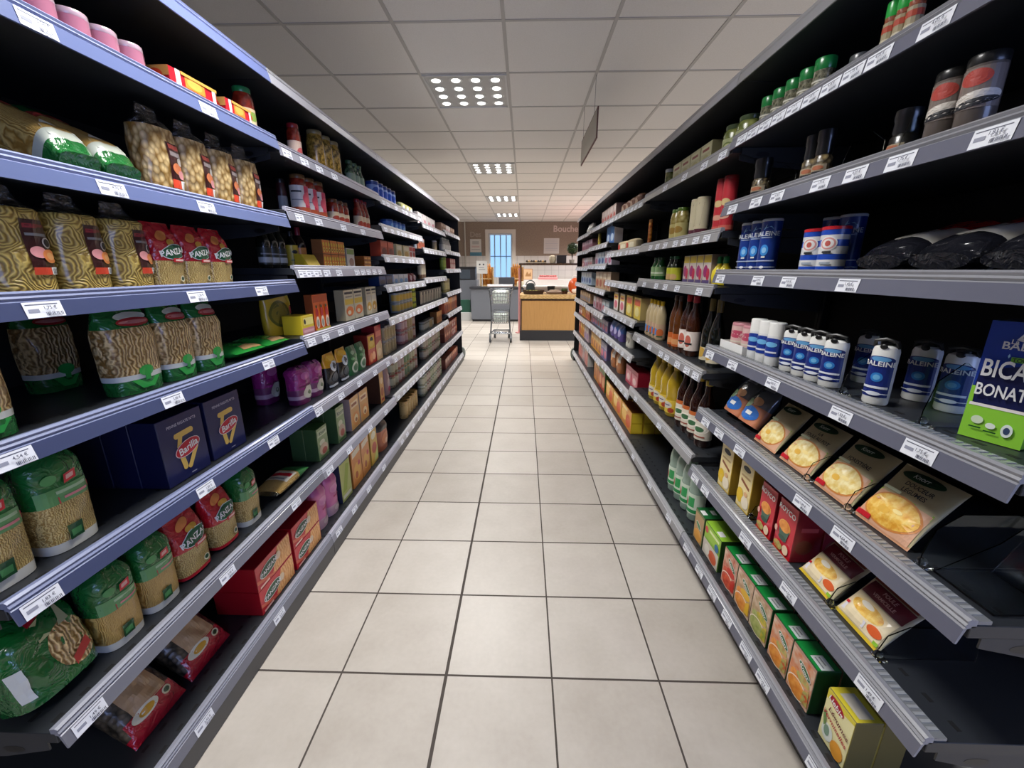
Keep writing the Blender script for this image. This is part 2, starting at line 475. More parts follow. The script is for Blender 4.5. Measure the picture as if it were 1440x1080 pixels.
# ------------------------------------------------------------------ shared colours
WHITE = m('#e8e8e6', .4); CREAM = m('#e3d9bd', .45); BLACK = m('#101012', .35); INK = m('#26262b', .5)
RED = m('#c8182a', .32, .4); DRED = m('#7d1222', .32, .4); GREEN = m('#1f7a33', .3, .5); DGREEN = m('#124a22', .32, .5); BGREEN = m('#2fa045', .3, .5)
LIME = m('#8fc23a', .35, .3); NAVY = m('#161b4c', .35, .3); BLUE = m('#1a49a8', .3, .4); LBLUE = m('#4f9be0', .35, .3); SKY = m('#8fc0e6', .4)
YEL = m('#e8c63a', .4, .2); GOLD = m('#d9a52e', .4, .2); ORANGE = m('#e8762a', .38, .2); PEACH = m('#f0a878', .4); PINK = m('#d05a92', .35, .3)
PURPLE = m('#8c2468', .33, .4); BROWN = m('#5c3420', .45, .2); TAN = m('#c9a26a', .5); GREY = m('#8b8d90', .5); DGREY = m('#3a3b3f', .45)
MAROON = m('#3a1418', .35, .3); STEEL = m('#b9bcc0', .3, 0, .9); KRAFT = m('#a9804e', .6); ROSE = m('#e39a9c', .45); OLIVE = m('#6f7a3a', .4, .3)
PENNE = tex('cells', '#8a662e', '#ecd096', 95, .42, .6, .8, stretch=(1, 1, .6))
FUSILLI = tex('strands', '#8a642c', '#efd092', 36, .42, .6, .9, stretch=(1, 1, 1.15))
NEST = coils('#86692a', '#d8bc64', 19, 56)
FINE = tex('strands', '#a5823c', '#e2c880', 110, .42, .6, .6, stretch=(.7, 1, 1.2))
SPAG = tex('strands', '#a87c34', '#e0be70', 120, .4, .6, .5, stretch=(2, .2, .3))
RICE = tex('noise', '#d8c79d', '#efe5c8', 220, .5, .4, .4)
SOUPY = tex('noise', '#d9992e', '#f2d27a', 60, .4, .5, .2, c3='#e9b84e')
SOUPW = tex('noise', '#e0c068', '#f4e6b0', 60, .4, .5, .2)
SOUPR = tex('noise', '#b8321e', '#e0603a', 50, .4, .3, .1)
SOUPO = tex('noise', '#d87a26', '#f0a348', 50, .4, .3, .1)
SOUPG = tex('noise', '#8e9a4a', '#b9bd72', 50, .4, .3, .1)
VEGMIX = tex('noise', '#c84a22', '#e89a5c', 45, .5, .2, .1, c3='#a9b060')
LASAG = tex('strands', '#d9924e', '#f0b878', 25, .45, .2, .2)
BEANS = tex('cells', '#3a3020', '#a08c62', 80, .4, .6, .8)
FLAKES = tex('cells', '#20180e', '#8a7a58', 120, .4, .5, .6)
PICKLE = tex('cells', '#5d6a2e', '#aeb26a', 45, .25, .8, .5)
ORANGEV = tex('cells', '#8a3c10', '#e09a38', 60, .25, .8, .4)
YELV = tex('cells', '#94803a', '#dccf8a', 50, .25, .8, .4)
OLIVEV = tex('noise', '#5a4618', '#b9923e', 70, .25, .8, .4)
GREENV = tex('cells', '#1c2e1c', '#6f8a62', 60, .25, .8, .4)
SAUCE = tex('noise', '#6a1a10', '#a03220', 50, .2, .9, .1)
SAUCE2 = tex('noise', '#a04018', '#c4602c', 50, .22, .9, .1)
SPICE = tex('noise', '#4a4a3a', '#8d8a70', 140, .25, .9, .2)
SPICER = tex('noise', '#6a2a1a', '#a85a3a', 140, .25, .9, .2)
OILC = m('#b99a22', .12, 1.0); OILD = m('#8f7a1a', .12, 1.0); DGLASS = m('#0d100c', .08, 1.0); BGLASS = m('#5a3010', .1, 1.0); CLEARB = m('#7d9a86', .1, 1.0)
BEIGEB = m('#c9b58c', .3, .6); FILM = film(); FILMD = film('#ffffff', .16)
GREENT = foil('#1f6c31'); REDT = foil('#bc1c2a'); DARKMIX = tex('cells', '#1c1812', '#6a5c48', 70, .35, .8, .7)

def nestbag(w, h):
    z = [(0, .80, NEST), (.80, 1, FILMD)]
    d = [('r', .42, .26, .96, .70, MAROON), ('r', .46, .62, .92, .66, m('#8a2a34', .4)), ('r', .46, .55, .86, .575, GREY), ('e', .82, .49, .10, .05, m('#c9c4c0', .4)), ('e', .82, .49, .075, .038, INK),
         ('e', .60, .40, .15, .055, ROSE), ('e', .80, .365, .16, .065, m('#e88a4a', .4)), ('e', .80, .365, .09, .035, m('#f2b070', .4)), ('r', .42, .19, .75, .26, m('#d8482e', .4)), ('r', .75, .19, .96, .26, WHITE)]
    d += [('r', .78 + .022 * i, .20, .79 + .022 * i, .25, INK) for i in range(8)]
    return pouch(w, h, .085, z, d, 'cello', 2.4, 3, .006)
def pennebag(w, h):
    z = [(0, .76, PENNE), (.76, 1, FILMD)]
    d = [('r', .45, .20, .95, .62, MAROON), ('r', .50, .55, .90, .60, m('#a3453e', .4)), ('r', .50, .47, .90, .52, m('#9a8f90', .4)), ('e', .82, .42, .10, .045, m('#bdb9b4', .4)), ('e', .66, .33, .16, .065, m('#dc7f52', .4)), ('e', .80, .27, .12, .05, ROSE),
         ('r', .45, .10, .74, .20, m('#d8482e', .4)), ('r', .74, .10, .95, .20, WHITE)]
    return pouch(w, h, .08, z, d, 'cello', 2.4, 5, .005)
def panzani(w, h):
    z = [(0, .05, REDT), (.05, .42, FINE), (.42, 1, REDT)]
    d = [('p', [(.02, .46), (.5, .36), (.98, .46), (.98, .5), (.02, .5)], REDT), ('e', .40, .80, .22, .06, m('#e08a4a', .4), .5), ('e', .55, .70, .16, .05, m('#d8a03c', .4), .3),
         ('e', .56, .56, .42, .115, WHITE, .18), ('e', .56, .56, .40, .105, m('#1d5a3a', .35, .3), .18), ('t', 'PANZANI', .56, .56, .125, WHITE, .18), ('r', .42, .40, .92, .46, RED), ('r', .50, .415, .84, .445, m('#efc9c0', .4)),
         ('e', .72, .14, .10, .05, CREAM), ('e', .72, .14, .065, .032, DGREEN)]
    return pouch(w, h, .07, z, d, 'stand', 3, 2, .004)
def fusilli(w, h, sd=1):
    z = [(0, .16, GREENT), (.16, .22, m('#dfe2da', .35, .4)), (.22, .74, FUSILLI), (.74, 1, GREENT)]
    d = [('e', .60, .86, .36, .045, m('#d6ddd2', .35)), ('e', .60, .80, .36, .045, m('#b5222c', .35, .3)), ('e', .60, .80, .31, .02, m('#d98a86', .4)),
         ('e', .50, .25, .16, .06, BGREEN), ('r', .45, .14, .56, .24, BGREEN), ('p', [(.2, .16), (.8, .16), (.62, .05), (.38, .05)], BGREEN)]
    return pouch(w, h, .075, z, d, 'stand', 2.8, sd, .004)
def vermi(w, h, sd=4, pic=None):
    z = [(0, .10, m('#d8d6c8', .35, .4)), (.10, .50, pic or FINE), (.50, 1, GREENT)]
    d = [('r', .03, .50, .97, .66, m('#5f9a5c', .35, .3)), ('r', .30, .60, .86, .63, m('#a9c8a0', .4)), ('p', [(.30, .50), (.95, .53), (.95, .60), (.30, .57)], m('#c2283a', .35, .3)), ('r', .40, .535, .85, .56, m('#dd8a90', .4)),
         ('p', [(.46, .68), (.70, .70), (.72, .79), (.48, .77)], RED), ('p', [(.50, .71), (.66, .722), (.675, .765), (.515, .755)], m('#e2b0a6', .4)), ('e', .25, .76, .12, .05, m('#3f8f4a', .35, .3)),
         ('r', .28, .10, .56, .26, DGREEN), ('r', .32, .13, .52, .20, m('#4a8a50', .4))]
    return pouch(w, h, .075, z, d, 'brick', 3.2, sd, .0035)
def greenbig(w, h):
    z = [(0, 1, foil('#116028', .22, .9, 26, .8))]
    d = [('e', .70, .36, .28, .26, FUSILLI), ('p', [(.40, .55), (.80, .60), (.84, .80), (.44, .74)], m('#b8b88a', .4)), ('p', [(.40, .74), (.66, .79), (.68, .90), (.42, .84)], RED), ('p', [(.44, .77), (.62, .805), (.635, .86), (.455, .83)], m('#f0d0cc', .4)),
         ('p', [(.60, .10), (.86, .22), (.84, .32), (.60, .20)], m('#b83a34', .35)), ('r', .02, .1, .12, .45, m('#cfd2cc', .4))]
    return pouch(w, h, .12, z, d, 'stand', 3.4, 9, .010)
def spagbag(w, h):   # modelled upright, laid down when placed
    z = [(0, .10, GREENT), (.10, .17, m('#c9cfc0', .3, .5)), (.17, .60, SPAG), (.60, .70, m('#a8382e', .35, .4)), (.70, 1, m('#17602b', .28, .6))]
    d = [('e', .5, .62, .40, .04, m('#c2483c', .35)), ('p', [(.15, .20), (.5, .33), (.85, .20), (.85, .12), (.15, .12)], m('#e3e6dd', .35, .4))]
    return pouch(w, .27, h, z, d, 'tube', 3.2, 12, .004)
def bluebox(w, h):
    pa = m('#d9b45a', .45)
    def cap(cu_, cv_, l, r, a):
        c, s_ = cos(a), sin(a); o = []
        for i in range(12):
            t = 2 * pi * i / 12; x = (l if cos(t) > 0 else -l) + r * cos(t); y = r * sin(t)
            o.append((cu_ + (x * c - y * s_) / w, cv_ + (x * s_ + y * c) / h))
        return ('p', o, pa)
    d = [cap(.52, .70, .024, .008, .05), cap(.40, .60, .012, .007, 1.2), cap(.40, .28, .014, .008, 1.7), cap(.62, .30, .026, .007, .95),
         ('e', .54, .47, .30, .115, m('#e6d6d6', .4), .22), ('e', .54, .47, .285, .105, m('#c01f30', .35), .22), ('t', 'Barilla', .54, .47, .15, WHITE, .22, .15), ('t', 'PENNE RIGATE N°73', .50, .87, .058, m('#b9b9c6', .4), .02),
         ('r', .50, .06, .62, .075, m('#9a9ab0', .4))]
    return carton(w, h, .07, m('#171d4e', .38, .2), d, m('#11163c', .4))
def lasagne(w, h):
    d = [('p', [(.40, .04), (.98, .04), (.98, .96), (.62, .96)], LASAG), ('p', [(.0, .30), (.45, .02), (.55, .02), (.0, .45)], m('#d96a4e', .4)), ('e', .33, .55, .25, .25, m('#efe6da', .4), .12), ('e', .33, .55, .235, .22, m('#3e5a40', .4), .12), ('t', 'PANZANI', .33, .55, .24, WHITE, .12), ('r', .05, .06, .30, .14, m('#f0c4b4', .4)), ('e', .60, .60, .07, .16, m('#e2c9a8', .4))]
    return carton(w, h, .16, m('#c9202e', .35, .3), d, m('#a31420', .35, .3))
def redclear(w, h):
    z = [(0, .14, foil('#b5142c')), (.14, .55, DARKMIX), (.55, 1, DARKMIX)]
    d = [('r', .04, .14, .96, .30, foil('#b5142c')), ('r', .20, .28, .80, .66, m('#c9a57a', .4, .3)), ('e', .34, .24, .22, .07, m('#e9e2c8', .4)), ('e', .36, .235, .12, .045, m('#d8a02e', .4)), ('e', .74, .22, .10, .05, CREAM), ('e', .74, .22, .07, .03, DGREEN),
         ('e', .42, .82, .34, .15, m('#2e3a34', .35, .4)), ('e', .42, .82, .30, .13, m('#8f9490', .35, .4)), ('r', .24, .80, .60, .85, m('#4c5450', .4))]
    return pouch(w, h, .09, z, d, 'pillow', 2.3, 15, .007)
def greenflat(w, h):
    z = [(0, 1, m('#2c9c3e', .25, .6))]
    d = [('t', 'Capellini', .5, .5, .22, DGREEN, .1), ('r', .30, .06, .95, .20, TAN), ('e', .2, .8, .16, .1, m('#5cc06a', .35))]
    return pouch(w, .15, .045, z, d, 'pillow', 2.4, 17, .004)
def tubpink(w, h):
    return jar(w, h, m('#b8748c', .16, 1.0), m('#cfb2be', .16, 1.0), shape='straight', lidh=.012)
def redbox(w, h):
    d = [('r', .12, 0, .22, 1, m('#efe3dc', .4)), ('r', .30, .45, .72, .96, m('#e8923a', .4)), ('e', .50, .70, .16, .2, m('#f0b050', .4)), ('r', .36, .12, .66, .30, m('#efc9c0', .4)), ('r', .88, 0, .96, 1, m('#efe3dc', .4)), ('r', .22, .88, 1, 1, m('#d8a850', .4))]
    return carton(w, h, .07, m('#cf1c2e', .35, .2), d, m('#b01624', .35), m('#d9b060', .4), (), [('r', 0, .62, 1, 1, m('#c9904a', .4)), ('e', .5, .66, .26, .22, m('#d84a2a', .4))])
def sjar(w, h, content, lid, lab, deco=(), shape='jar', lv=(.1, .55), lidh=.016): return jar(w, h, content, lid, lab, deco, shape, lidh, lv)
def pot(c1, c2): return [('e', .5, .30, .22, .13, c1), ('e', .42, .24, .08, .06, c2), ('r', .25, .46, .75, .50, INK)]
def cubes(w, h):
    d = []
    for i in range(3):
        u = .18 + .32 * i
        d += [('e', u, .68, .11, .16, YEL), ('e', u, .30, .11, .18, m('#f2d25a', .4)), ('r', u - .05, .24, u + .05, .36, m('#8a3a12', .4))]
    return carton(w, h, .05, m('#e07a1c', .38, .2), d, m('#8a5830', .45))
def tri(w, h):
    mb = MB(); mb.prism([(0, 0), (.06, 0), (.06, h), (.03, h)], -w / 2, w / 2, m('#d8b92a', .4, .2), 'x')
    p = [('carton_body', mb.mesh('carton_body'), [])]
    q = MB(); q.add([(-w / 2 + .01, .006, h * .2), (w / 2 - .01, .006, h * .2), (w / 2 - .01, .017, h * .55), (-w / 2 + .01, .017, h * .55)], [(0, 1, 2, 3)], m('#f0e2a0', .4))
    p.append(('front_label', q.mesh('front_label'), [])); return p
def flatpack(w, h, c1, c2):
    mb = MB(); n = 3
    for i in range(n): mb.box(-w / 2, w / 2, 0, .07, h * i / n + .001, h * (i + 1) / n, c1, .001)
    return [('carton_body', mb.mesh('carton_body'), [])] + [('front_label', (lambda q: (decal(q, Flat(w, h), [('r', .1, i / n + .08, .9, i / n + .24, c2) for i in range(n)]), q.mesh('front_label'))[1])(MB()), [])]
def simple_deco(a, b, c=None):
    d = [('r', .08, .62, .92, .90, a), ('e', .5, .34, .34, .22, b)]
    if c: d.append(('r', .2, .70, .8, .80, c))
    return d
def orangebox(w, h):
    d = [('r', .03, .78, .97, .97, m('#c8501a', .4))]
    for i in range(3):
        u = .20 + .30 * i
        d += [('e', u, .66, .05, .05, DGREEN), ('e', u, .50, .09, .13, RED), ('e', u, .22, .11, .17, m('#f2dcc8', .4)), ('e', u, .20, .07, .11, m('#a8a08c', .4))]
    d.append(('r', .03, .0, .97, .05, m('#d8c05a', .4)))
    return carton(w, h, .035, m('#ee6a18', .35, .2), d, m('#8a4420', .45))
def creambox(w, h, pic=ORANGE, top=YEL, txt=INK):
    d = [('r', .08, .86, .92, .93, txt), ('r', .15, .75, .85, .80, m('#9a8f80', .4)), ('r', .05, .52, .95, .70, top), ('e', .5, .30, .40, .16, pic), ('e', .42, .26, .18, .07, m('#f4e2c0', .4))]
    return carton(w, h, .05, m('#ddd2b2', .4, .2), d, m('#b0a280', .45))
def ricebag(w, h):
    z = [(0, .14, m('#6d2458', .28, .6)), (.14, .24, m('#c9a5b5', .35, .5)), (.24, .40, m('#7d3c66', .3, .6)), (.40, .93, foil('#a8307e')), (.93, 1, foil('#7d2a64'))]
    d = [('e', .60, .30, .34, .18, m('#ded6c0', .4, .3)), ('e', .64, .28, .10, .06, m('#7a8460', .4)), ('e', .5, .74, .28, .10, m('#c868a4', .35, .3)), ('r', .1, .46, .9, .50, m('#742052', .35))]
    return pouch(w, h, .075, z, d, 'brick', 2.8, 21, .006)
def yblack(w, h):
    z = [(0, .62, m('#14161a', .25, .6)), (.62, 1, m('#e0a41c', .28, .5))]
    d = [('e', .55, .62, .34, .15, m('#d6dde0', .35, .3)), ('e', .5, .64, .14, .09, m('#20242c', .4)), ('e', .55, .30, .28, .14, m('#565a5c', .4)), ('r', .08, .04, .92, .10, m('#b9bcc0', .4)), ('e', .42, .86, .3, .08, m('#efbc38', .35, .3))]
    return pouch(w, h, .05, z, d, 'stand', 2.3, 23, .005)
def grpk(w, h):
    z = [(0, 1, m('#2d6a3a', .3, .5))]
    d = [('e', .4, .78, .18, .07, m('#9cc29c', .4)), ('e', .66, .66, .18, .06, m('#5d9a62', .4)), ('e', .3, .58, .14, .05, m('#6aa86e', .4)), ('e', .5, .26, .38, .20, m('#c9d2bc', .4)), ('e', .5, .26, .26, .13, m('#4f7a52', .4))]
    return pouch(w, h, .05, z, d, 'stand', 2.6, 25, .003)
def redyel(w, h):
    d = [('r', .08, .52, .92, .95, m('#e6b52a', .4)), ('e', .55, .82, .2, .08, INK), ('e', .5, .68, .32, .10, m('#f0cc5a', .4)), ('e', .35, .22, .22, .16, m('#e89058', .4)), ('e', .68, .26, .22, .14, m('#efb080', .4)), ('r', .05, .02, .95, .06, m('#a02014', .4))]
    return carton(w, h, .08, m('#c43a20', .35, .2), d, m('#7a1f14', .4))
def redbeige(w, h):
    d = [('p', [(.04, .0), (.98, .0), (.98, .38), (.80, .56), (.04, .46)], m('#dcb680', .4)), ('r', .1, .68, .9, .84, m('#d86a58', .4)), ('e', .5, .22, .3, .12, m('#efd0a0', .4))]
    return carton(w, h, .08, m('#b4222a', .35, .2), d, m('#8a161e', .4))
def teabox(w, h):
    d = [('r', .06, .72, .94, .92, m('#c6cfa6', .4)), ('t', 'Knorr', .5, .82, .15, DGREEN, .06), ('e', .42, .52, .26, .09, m('#dcdcb8', .4)), ('e', .5, .30, .40, .18, m('#c9b090', .4)), ('e', .55, .24, .24, .10, m('#b05a48', .4)), ('r', .06, .04, .94, .10, m('#4a6a3a', .4))]
    return carton(w, h, .06, m('#8ba06a', .4, .2), d, m('#3e5a34', .42, .2), m('#4f7a3a', .4))
def teabox_o(w, h):
    d = [('r', .10, .66, .86, .86, m('#f0cf9a', .4)), ('r', .16, .72, .74, .80, m('#a05018', .4)), ('e', .52, .30, .36, .22, m('#e89a48', .4)), ('e', .52, .30, .22, .13, m('#f2d8a0', .4)), ('e', .52, .26, .12, .06, m('#a06028', .4))]
    return carton(w, h, .06, m('#e3a85a', .4, .2), d, m('#a08a84', .45), m('#7a3420', .4))
def pinkbag(w, h):
    z = [(0, .25, m('#c9a0aa', .35, .4)), (.25, 1, m('#d06a9c', .3, .4))]
    d = [('e', .5, .66, .32, .10, m('#dc8ab4', .35, .3)), ('r', .3, .46, .75, .50, m('#b83a6a', .4)), ('e', .6, .14, .25, .08, m('#e0c8c4', .4))]
    return pouch(w, h, .07, z, d, 'brick', 2.2, 31, .004)
def cart2(base, a, b, c=None, side=None, topc=None, d=.07): return lambda w, h: carton(w, h, d, base, simple_deco(a, b, c), side, topc)
def knorr(w, h, pic, bowl, bg='#c98a64'):
    d = [('r', .03, .0, .97, .93, tex('noise', bg, '#d6bca4', 34, .45, .2, .05)), ('e', .30, .40, .20, .12, bowl), ('e', .62, .50, .28, .10, pic), ('e', .46, .20, .42, .21, m('#efe0cc', .4)), ('e', .46, .20, .39, .185, bowl), ('p', [(.70, .06), (.96, .1), (.92, .46), (.72, .34)], pic),
         ('e', .64, .72, .30, .075, WHITE, -.5), ('e', .64, .72, .28, .062, m('#2a6a36', .38, .2), -.5), ('t', 'Knorr', .64, .72, .11, WHITE, -.5)]
    t = [('r', .02, .05, .98, .95, m('#15863a', .35, .3)), ('r', .50, .18, .98, .70, m('#d9dedb', .4)), ('r', .56, .30, .92, .36, GREY), ('r', .56, .46, .84, .52, GREY)]
    return carton(w, h, .06, m('#b98a78', .42, .2), d, m('#174a22', .4, .2), m('#14642c', .38, .2), t)
def limebox(w, h):
    d = [('p', [(.03, .55), (.97, .62), (.97, .97), (.03, .97)], m('#9ac63c', .38, .2)), ('r', .30, .82, .9, .90, m('#e0eab0', .4)), ('e', .14, .80, .10, .10, RED), ('r', .02, .02, .98, .50, m('#cfc6b8', .4)), ('e', .66, .22, .24, .18, m('#d0603a', .4)), ('e', .30, .24, .16, .16, m('#e2dccf', .4)), ('e', .82, .64, .12, .12, m('#2e6a9a', .4))]
    return carton(w, h, .075, m('#86b832', .38, .2), d, m('#2a4a20', .4), m('#93c23a', .38, .2), [('r', .55, .1, .8, .4, WHITE), ('r', .05, .5, .95, .9, m('#7aa82c', .4))])
def gboxf(w, h):
    d = [('r', .04, .02, .96, .92, m('#b5946a', .42)), ('e', .5, .22, .40, .20, m('#e0a048', .4)), ('e', .5, .56, .3, .08, WHITE, -.4), ('e', .5, .56, .27, .065, GREEN, -.4)]
    return carton(w, h, .075, m('#6a7a4a', .4), d, m('#2c4424', .4), m('#1d6a34', .38, .2), [('r', .3, .05, .7, .3, WHITE), ('r', .3, .55, .7, .8, WHITE)])
def ylegume(w, h):
    d = [('r', .02, .02, .98, .98, m('#e6dfa8', .4, .2)), ('p', [(.02, .80), (.98, .92), (.98, .98), (.02, .98)], m('#d8c93a', .4)), ('e', .38, .86, .28, .085, m('#b01c30', .35), -.25), ('t', 'Liebig', .38, .86, .13, WHITE, -.25), ('t', 'Légumes', .58, .64, .125, m('#6a2a22', .4), -.28), ('t', 'Vermicelles', .50, .50, .115, m('#b02a30', .4), -.28), ('e', .30, .25, .20, .16, m('#d9dfd6', .4)), ('e', .28, .27, .10, .1, m('#7f9a84', .4)), ('e', .70, .16, .22, .15, m('#e09a34', .4)), ('p', [(.06, .50), (.12, .62), (.22, .36), (.16, .30)], m('#6a8a4a', .4))]
    return carton(w, h, .06, m('#d6c84a', .4, .2), d, m('#6d6238', .45), m('#d3c235', .4, .2), [('r', .2, .2, .9, .75, m('#c9c2b0', .4))])
def royco(w, h):
    d = [('t', 'ROYCO', .52, .85, .135, WHITE, -.06), ('e', .46, .52, .32, .13, m('#e8b25a', .4)), ('e', .46, .535, .27, .10, SOUPO), ('p', [(.16, .50), (.76, .50), (.66, .30), (.28, .30)], m('#4d6a5a', .4)), ('e', .46, .52, .28, .095, SOUPO), ('e', .46, .30, .22, .05, m('#33503f', .4)), ('e', .30, .12, .24, .08, VEGMIX), ('e', .72, .14, .16, .09, m('#efd2b0', .4)), ('r', .0, .0, 1, .03, m('#e06a2a', .4)), ('e', .08, .4, .08, .06, m('#e9b0a0', .4))]
    return carton(w, h, .075, m('#c8162e', .33, .3), d, m('#8a1020', .38, .2), None, [('r', .3, .2, .9, .5, m('#d84a54', .4))], [('e', .4, .3, .3, .14, m('#7a3a2a', .4)), ('r', .2, .6, .8, .68, m('#b84a50', .4))])
def yelbox(w, h):
    d = [('r', .03, .03, .97, .97, m('#ecd9a0', .4, .2)), ('e', .5, .84, .28, .055, INK), ('t', 'Maïzena', .5, .84, .06, WHITE), ('r', .18, .66, .84, .70, m('#b99a6a', .4)), ('p', [(.2, .56), (.85, .46), (.85, .52), (.2, .62)], m('#8a4a28', .4)), ('e', .26, .26, .24, .15, m('#e3bd2c', .4)), ('e', .70, .20, .26, .13, m('#efe2c8', .4)), ('e', .68, .36, .12, .05, m('#d8a878', .4))]
    d = [x for x in d if not (x[0] == 't')]
    return carton(w, h, .055, m('#e6c33c', .38, .2), d, m('#a8862c', .42), m('#d8b636', .4, .2))
def bicarb(w, h):
    d = [('r', 0, .30, 1, 1, m('#173a9c', .33, .3)), ('p', [(.02, .30), (1, .30), (1, .70), (.12, .60), (.05, .58)], m('#141a4a', .35)), ('r', 0, 0, 1, .30, m('#8fd03c', .38, .2)), ('p', [(0, .45), (.06, .45), (.08, .30), (0, .30)], m('#8fd03c', .38, .2)), ('r', .04, .285, 1, .31, m('#efe9e2', .4)),
         ('p', [(.45, .86), (.55, .93), (.53, .88), (.75, .90), (.92, .86), (.75, .84), (.55, .85)], WHITE), ('t', 'BALEINE', .70, .81, .085, WHITE), ('t', 'La', .46, .845, .05, WHITE), ('r', .46, .685, 1, .725, m('#6fb53a', .4)), ('t', 'TOUT', .64, .705, .04, INK), ('p', [(.40, .73), (.42, .75), (.44, .73), (.42, .71)], m('#9fd0f0', .4)),
         ('t', 'BICAR', .53, .61, .20, WHITE), ('t', 'BONATE', .53, .43, .17, WHITE), ('e', .25, .17, .10, .035, m('#d6e6c4', .4)), ('e', .48, .14, .08, .025, m('#e6efe0', .4)), ('e', .74, .13, .09, .055, m('#e6efe6', .4)), ('e', .74, .13, .05, .03, m('#3a4a6a', .4)), ('r', .15, .10, .35, .112, DGREEN), ('r', .40, .085, .60, .097, DGREEN)]
    return carton(w, h, .055, m('#7cc034', .36, .2), d, m('#6aa82c', .4), m('#13307e', .35, .3))
def wbottle(w, h, dim=False):
    R = w / 2; ky = .8; mb = MB()
    pr = [(R * .92, 0), (R, .03 * h), (R, .80 * h), (R * .90, .86 * h), (R * .55, .89 * h)]
    mb.lathe(pr, m('#e4e4e0', .35, .3), 22, 0, R, ky); parts = [('bottle_body', mb.mesh('bottle_body', 40), [])]
    cm = MB(); cm.lathe([(R * .52, .885 * h), (R * .56, .93 * h), (R * .5, .955 * h)], BLACK, 14, 0, R, ky)
    cm.tube([(-R * .86, R * .9, .86 * h), (-R * .8, R * .6, .95 * h), (0, R * .5, .985 * h), (R * .8, R * .6, .95 * h), (R * .86, R * .9, .86 * h)], .004, BLACK, 8)
    cm.ball((0, R * .22, .875 * h), R * .30, BLACK, 12, 8, (1, .35, .8))
    parts.append(('cap', cm.mesh('cap', 40), []))
    S = Round(R, h, R, pi, ky)
    d = [('r', .14, .12, .86, .68, m('#14297a', .33, .3)), ('e', .5, .68, .36, .055, m('#14297a', .33, .3)), ('e', .5, .69, .24, .035, m('#5f9ccc', .35)), ('t', 'BALEINE', .5, .62, .10, WHITE), ('e', .5, .42, .14, .07, m('#2f7cc4', .35)), ('e', .5, .42, .08, .04, m('#6fb0dc', .35)), ('r', .2, .25, .8, .285, m('#dfe4ee', .4)), ('r', .14, .17, .86, .182, WHITE), ('e', .5, .175, .16, .03, m('#dfe4ee', .4))]
    prints(parts, S, d, .0008); return parts
def cylsalt(w, h, body=m('#e2e3e2', .35, .3), lab=m('#1c3a96', .33, .3), lidc=m('#efefec', .35, .2), band=(.22, .60)):
    R = w / 2; mb = MB(); mb.lathe([(R * .96, 0), (R, .02 * h), (R, .70 * h)], body, 20, 0, R)
    parts = [('canister_body', mb.mesh('canister_body', 40), [])]
    lm = MB(); lm.lathe([(R * .99, .70 * h), (R * 1.0, .72 * h), (R * .98, .985 * h), (R * .9, h)], lidc, 20, 0, R); parts.append(('lid', lm.mesh('lid', 40), []))
    prints(parts, Round(R, h, R, pi * 1.2), [('r', .02, band[0], .98, band[1], lab), ('e', .5, band[1], .3, .05, lab), ('e', .5, .5, .2, .06, m('#6fb2e0', .35)), ('r', .3, .30, .7, .34, m('#d8dcea', .4))], .0008)
    return parts
def bluecyl(w, h):
    R = w / 2; mb = MB(); mb.lathe([(R * .97, 0), (R, .015 * h), (R, .95 * h)], m('#15398f', .33, .4), 24, 0, R)
    parts = [('canister_body', mb.mesh('canister_body', 40), [])]
    lm = MB(); lm.lathe([(R * 1.02, .95 * h), (R * 1.02, .985 * h), (R * .95, h)], m('#cfd6e0', .35, .2), 24, 0, R); parts.append(('lid', lm.mesh('lid', 40), []))
    d = [('p', [(.42, .80), (.52, .90), (.51, .84), (.66, .86), (.74, .81), (.6, .79)], m('#7fb4e2', .35)), ('t', 'BALEINE', .54, .72, .115, m('#dfe8f4', .4)), ('r', .36, .645, .72, .665, m('#9fb6dc', .4)), ('e', .53, .42, .13, .105, m('#3f90dc', .35)), ('e', .53, .42, .07, .055, m('#8fc6f0', .35)), ('r', .47, .28, .59, .31, WHITE), ('r', .12, .215, .88, .235, m('#b9c4e0', .4)), ('r', .05, .10, .95, .112, WHITE), ('e', .53, .105, .07, .025, m('#e6ebf4', .4))]
    prints(parts, Round(R, h, R, pi), d, .0008); return parts
def stripes(w, h):
    R = w / 2; wh = m('#d9dada', .35, .3); bl = m('#1d49b4', .33, .3)
    pr = [(R, 0), (R, .16 * h), (R, .30 * h), (R, .42 * h), (R, .58 * h), (R, .72 * h), (R, .82 * h), (R, .93 * h)]
    mb = MB(); mb.lathe(pr, [bl, wh, bl, wh, bl, wh, bl], 22, 0, R); parts = [('canister_body', mb.mesh('canister_body', 40), [])]
    lm = MB(); lm.lathe([(R * 1.02, .93 * h), (R * 1.02, .985 * h), (R * .95, h)], m('#c82430', .35, .3), 22, 0, R); parts.append(('lid', lm.mesh('lid', 40), []))
    prints(parts, Round(R, h, R, pi), [('e', .5, .64, .20, .15, WHITE), ('e', .5, .64, .17, .125, m('#d89a94', .4)), ('e', .5, .64, .13, .095, m('#e9e4e0', .4)), ('e', .5, .64, .06, .06, m('#c05a50', .4)), ('r', .40, .44, .60, .48, INK), ('r', .38, .20, .62, .25, m('#9aa4b0', .4))], .0008)
    return parts
def saltbag(w, h):
    z = [(0, .26, foil('#17181f', .22, .9, 30, .7)), (.26, .60, m('#d6d2ca', .3, .5)), (.60, .88, foil('#bf1c28')), (.88, 1, m('#cfcac2', .3, .5))]
    d = [('r', .2, .46, .7, .50, m('#6a6a6c', .4)), ('r', .2, .40, .6, .43, m('#8a8a8c', .4))]
    return pouch(w, .23, h, z, d, 'tube', 2.3, 41, .006)
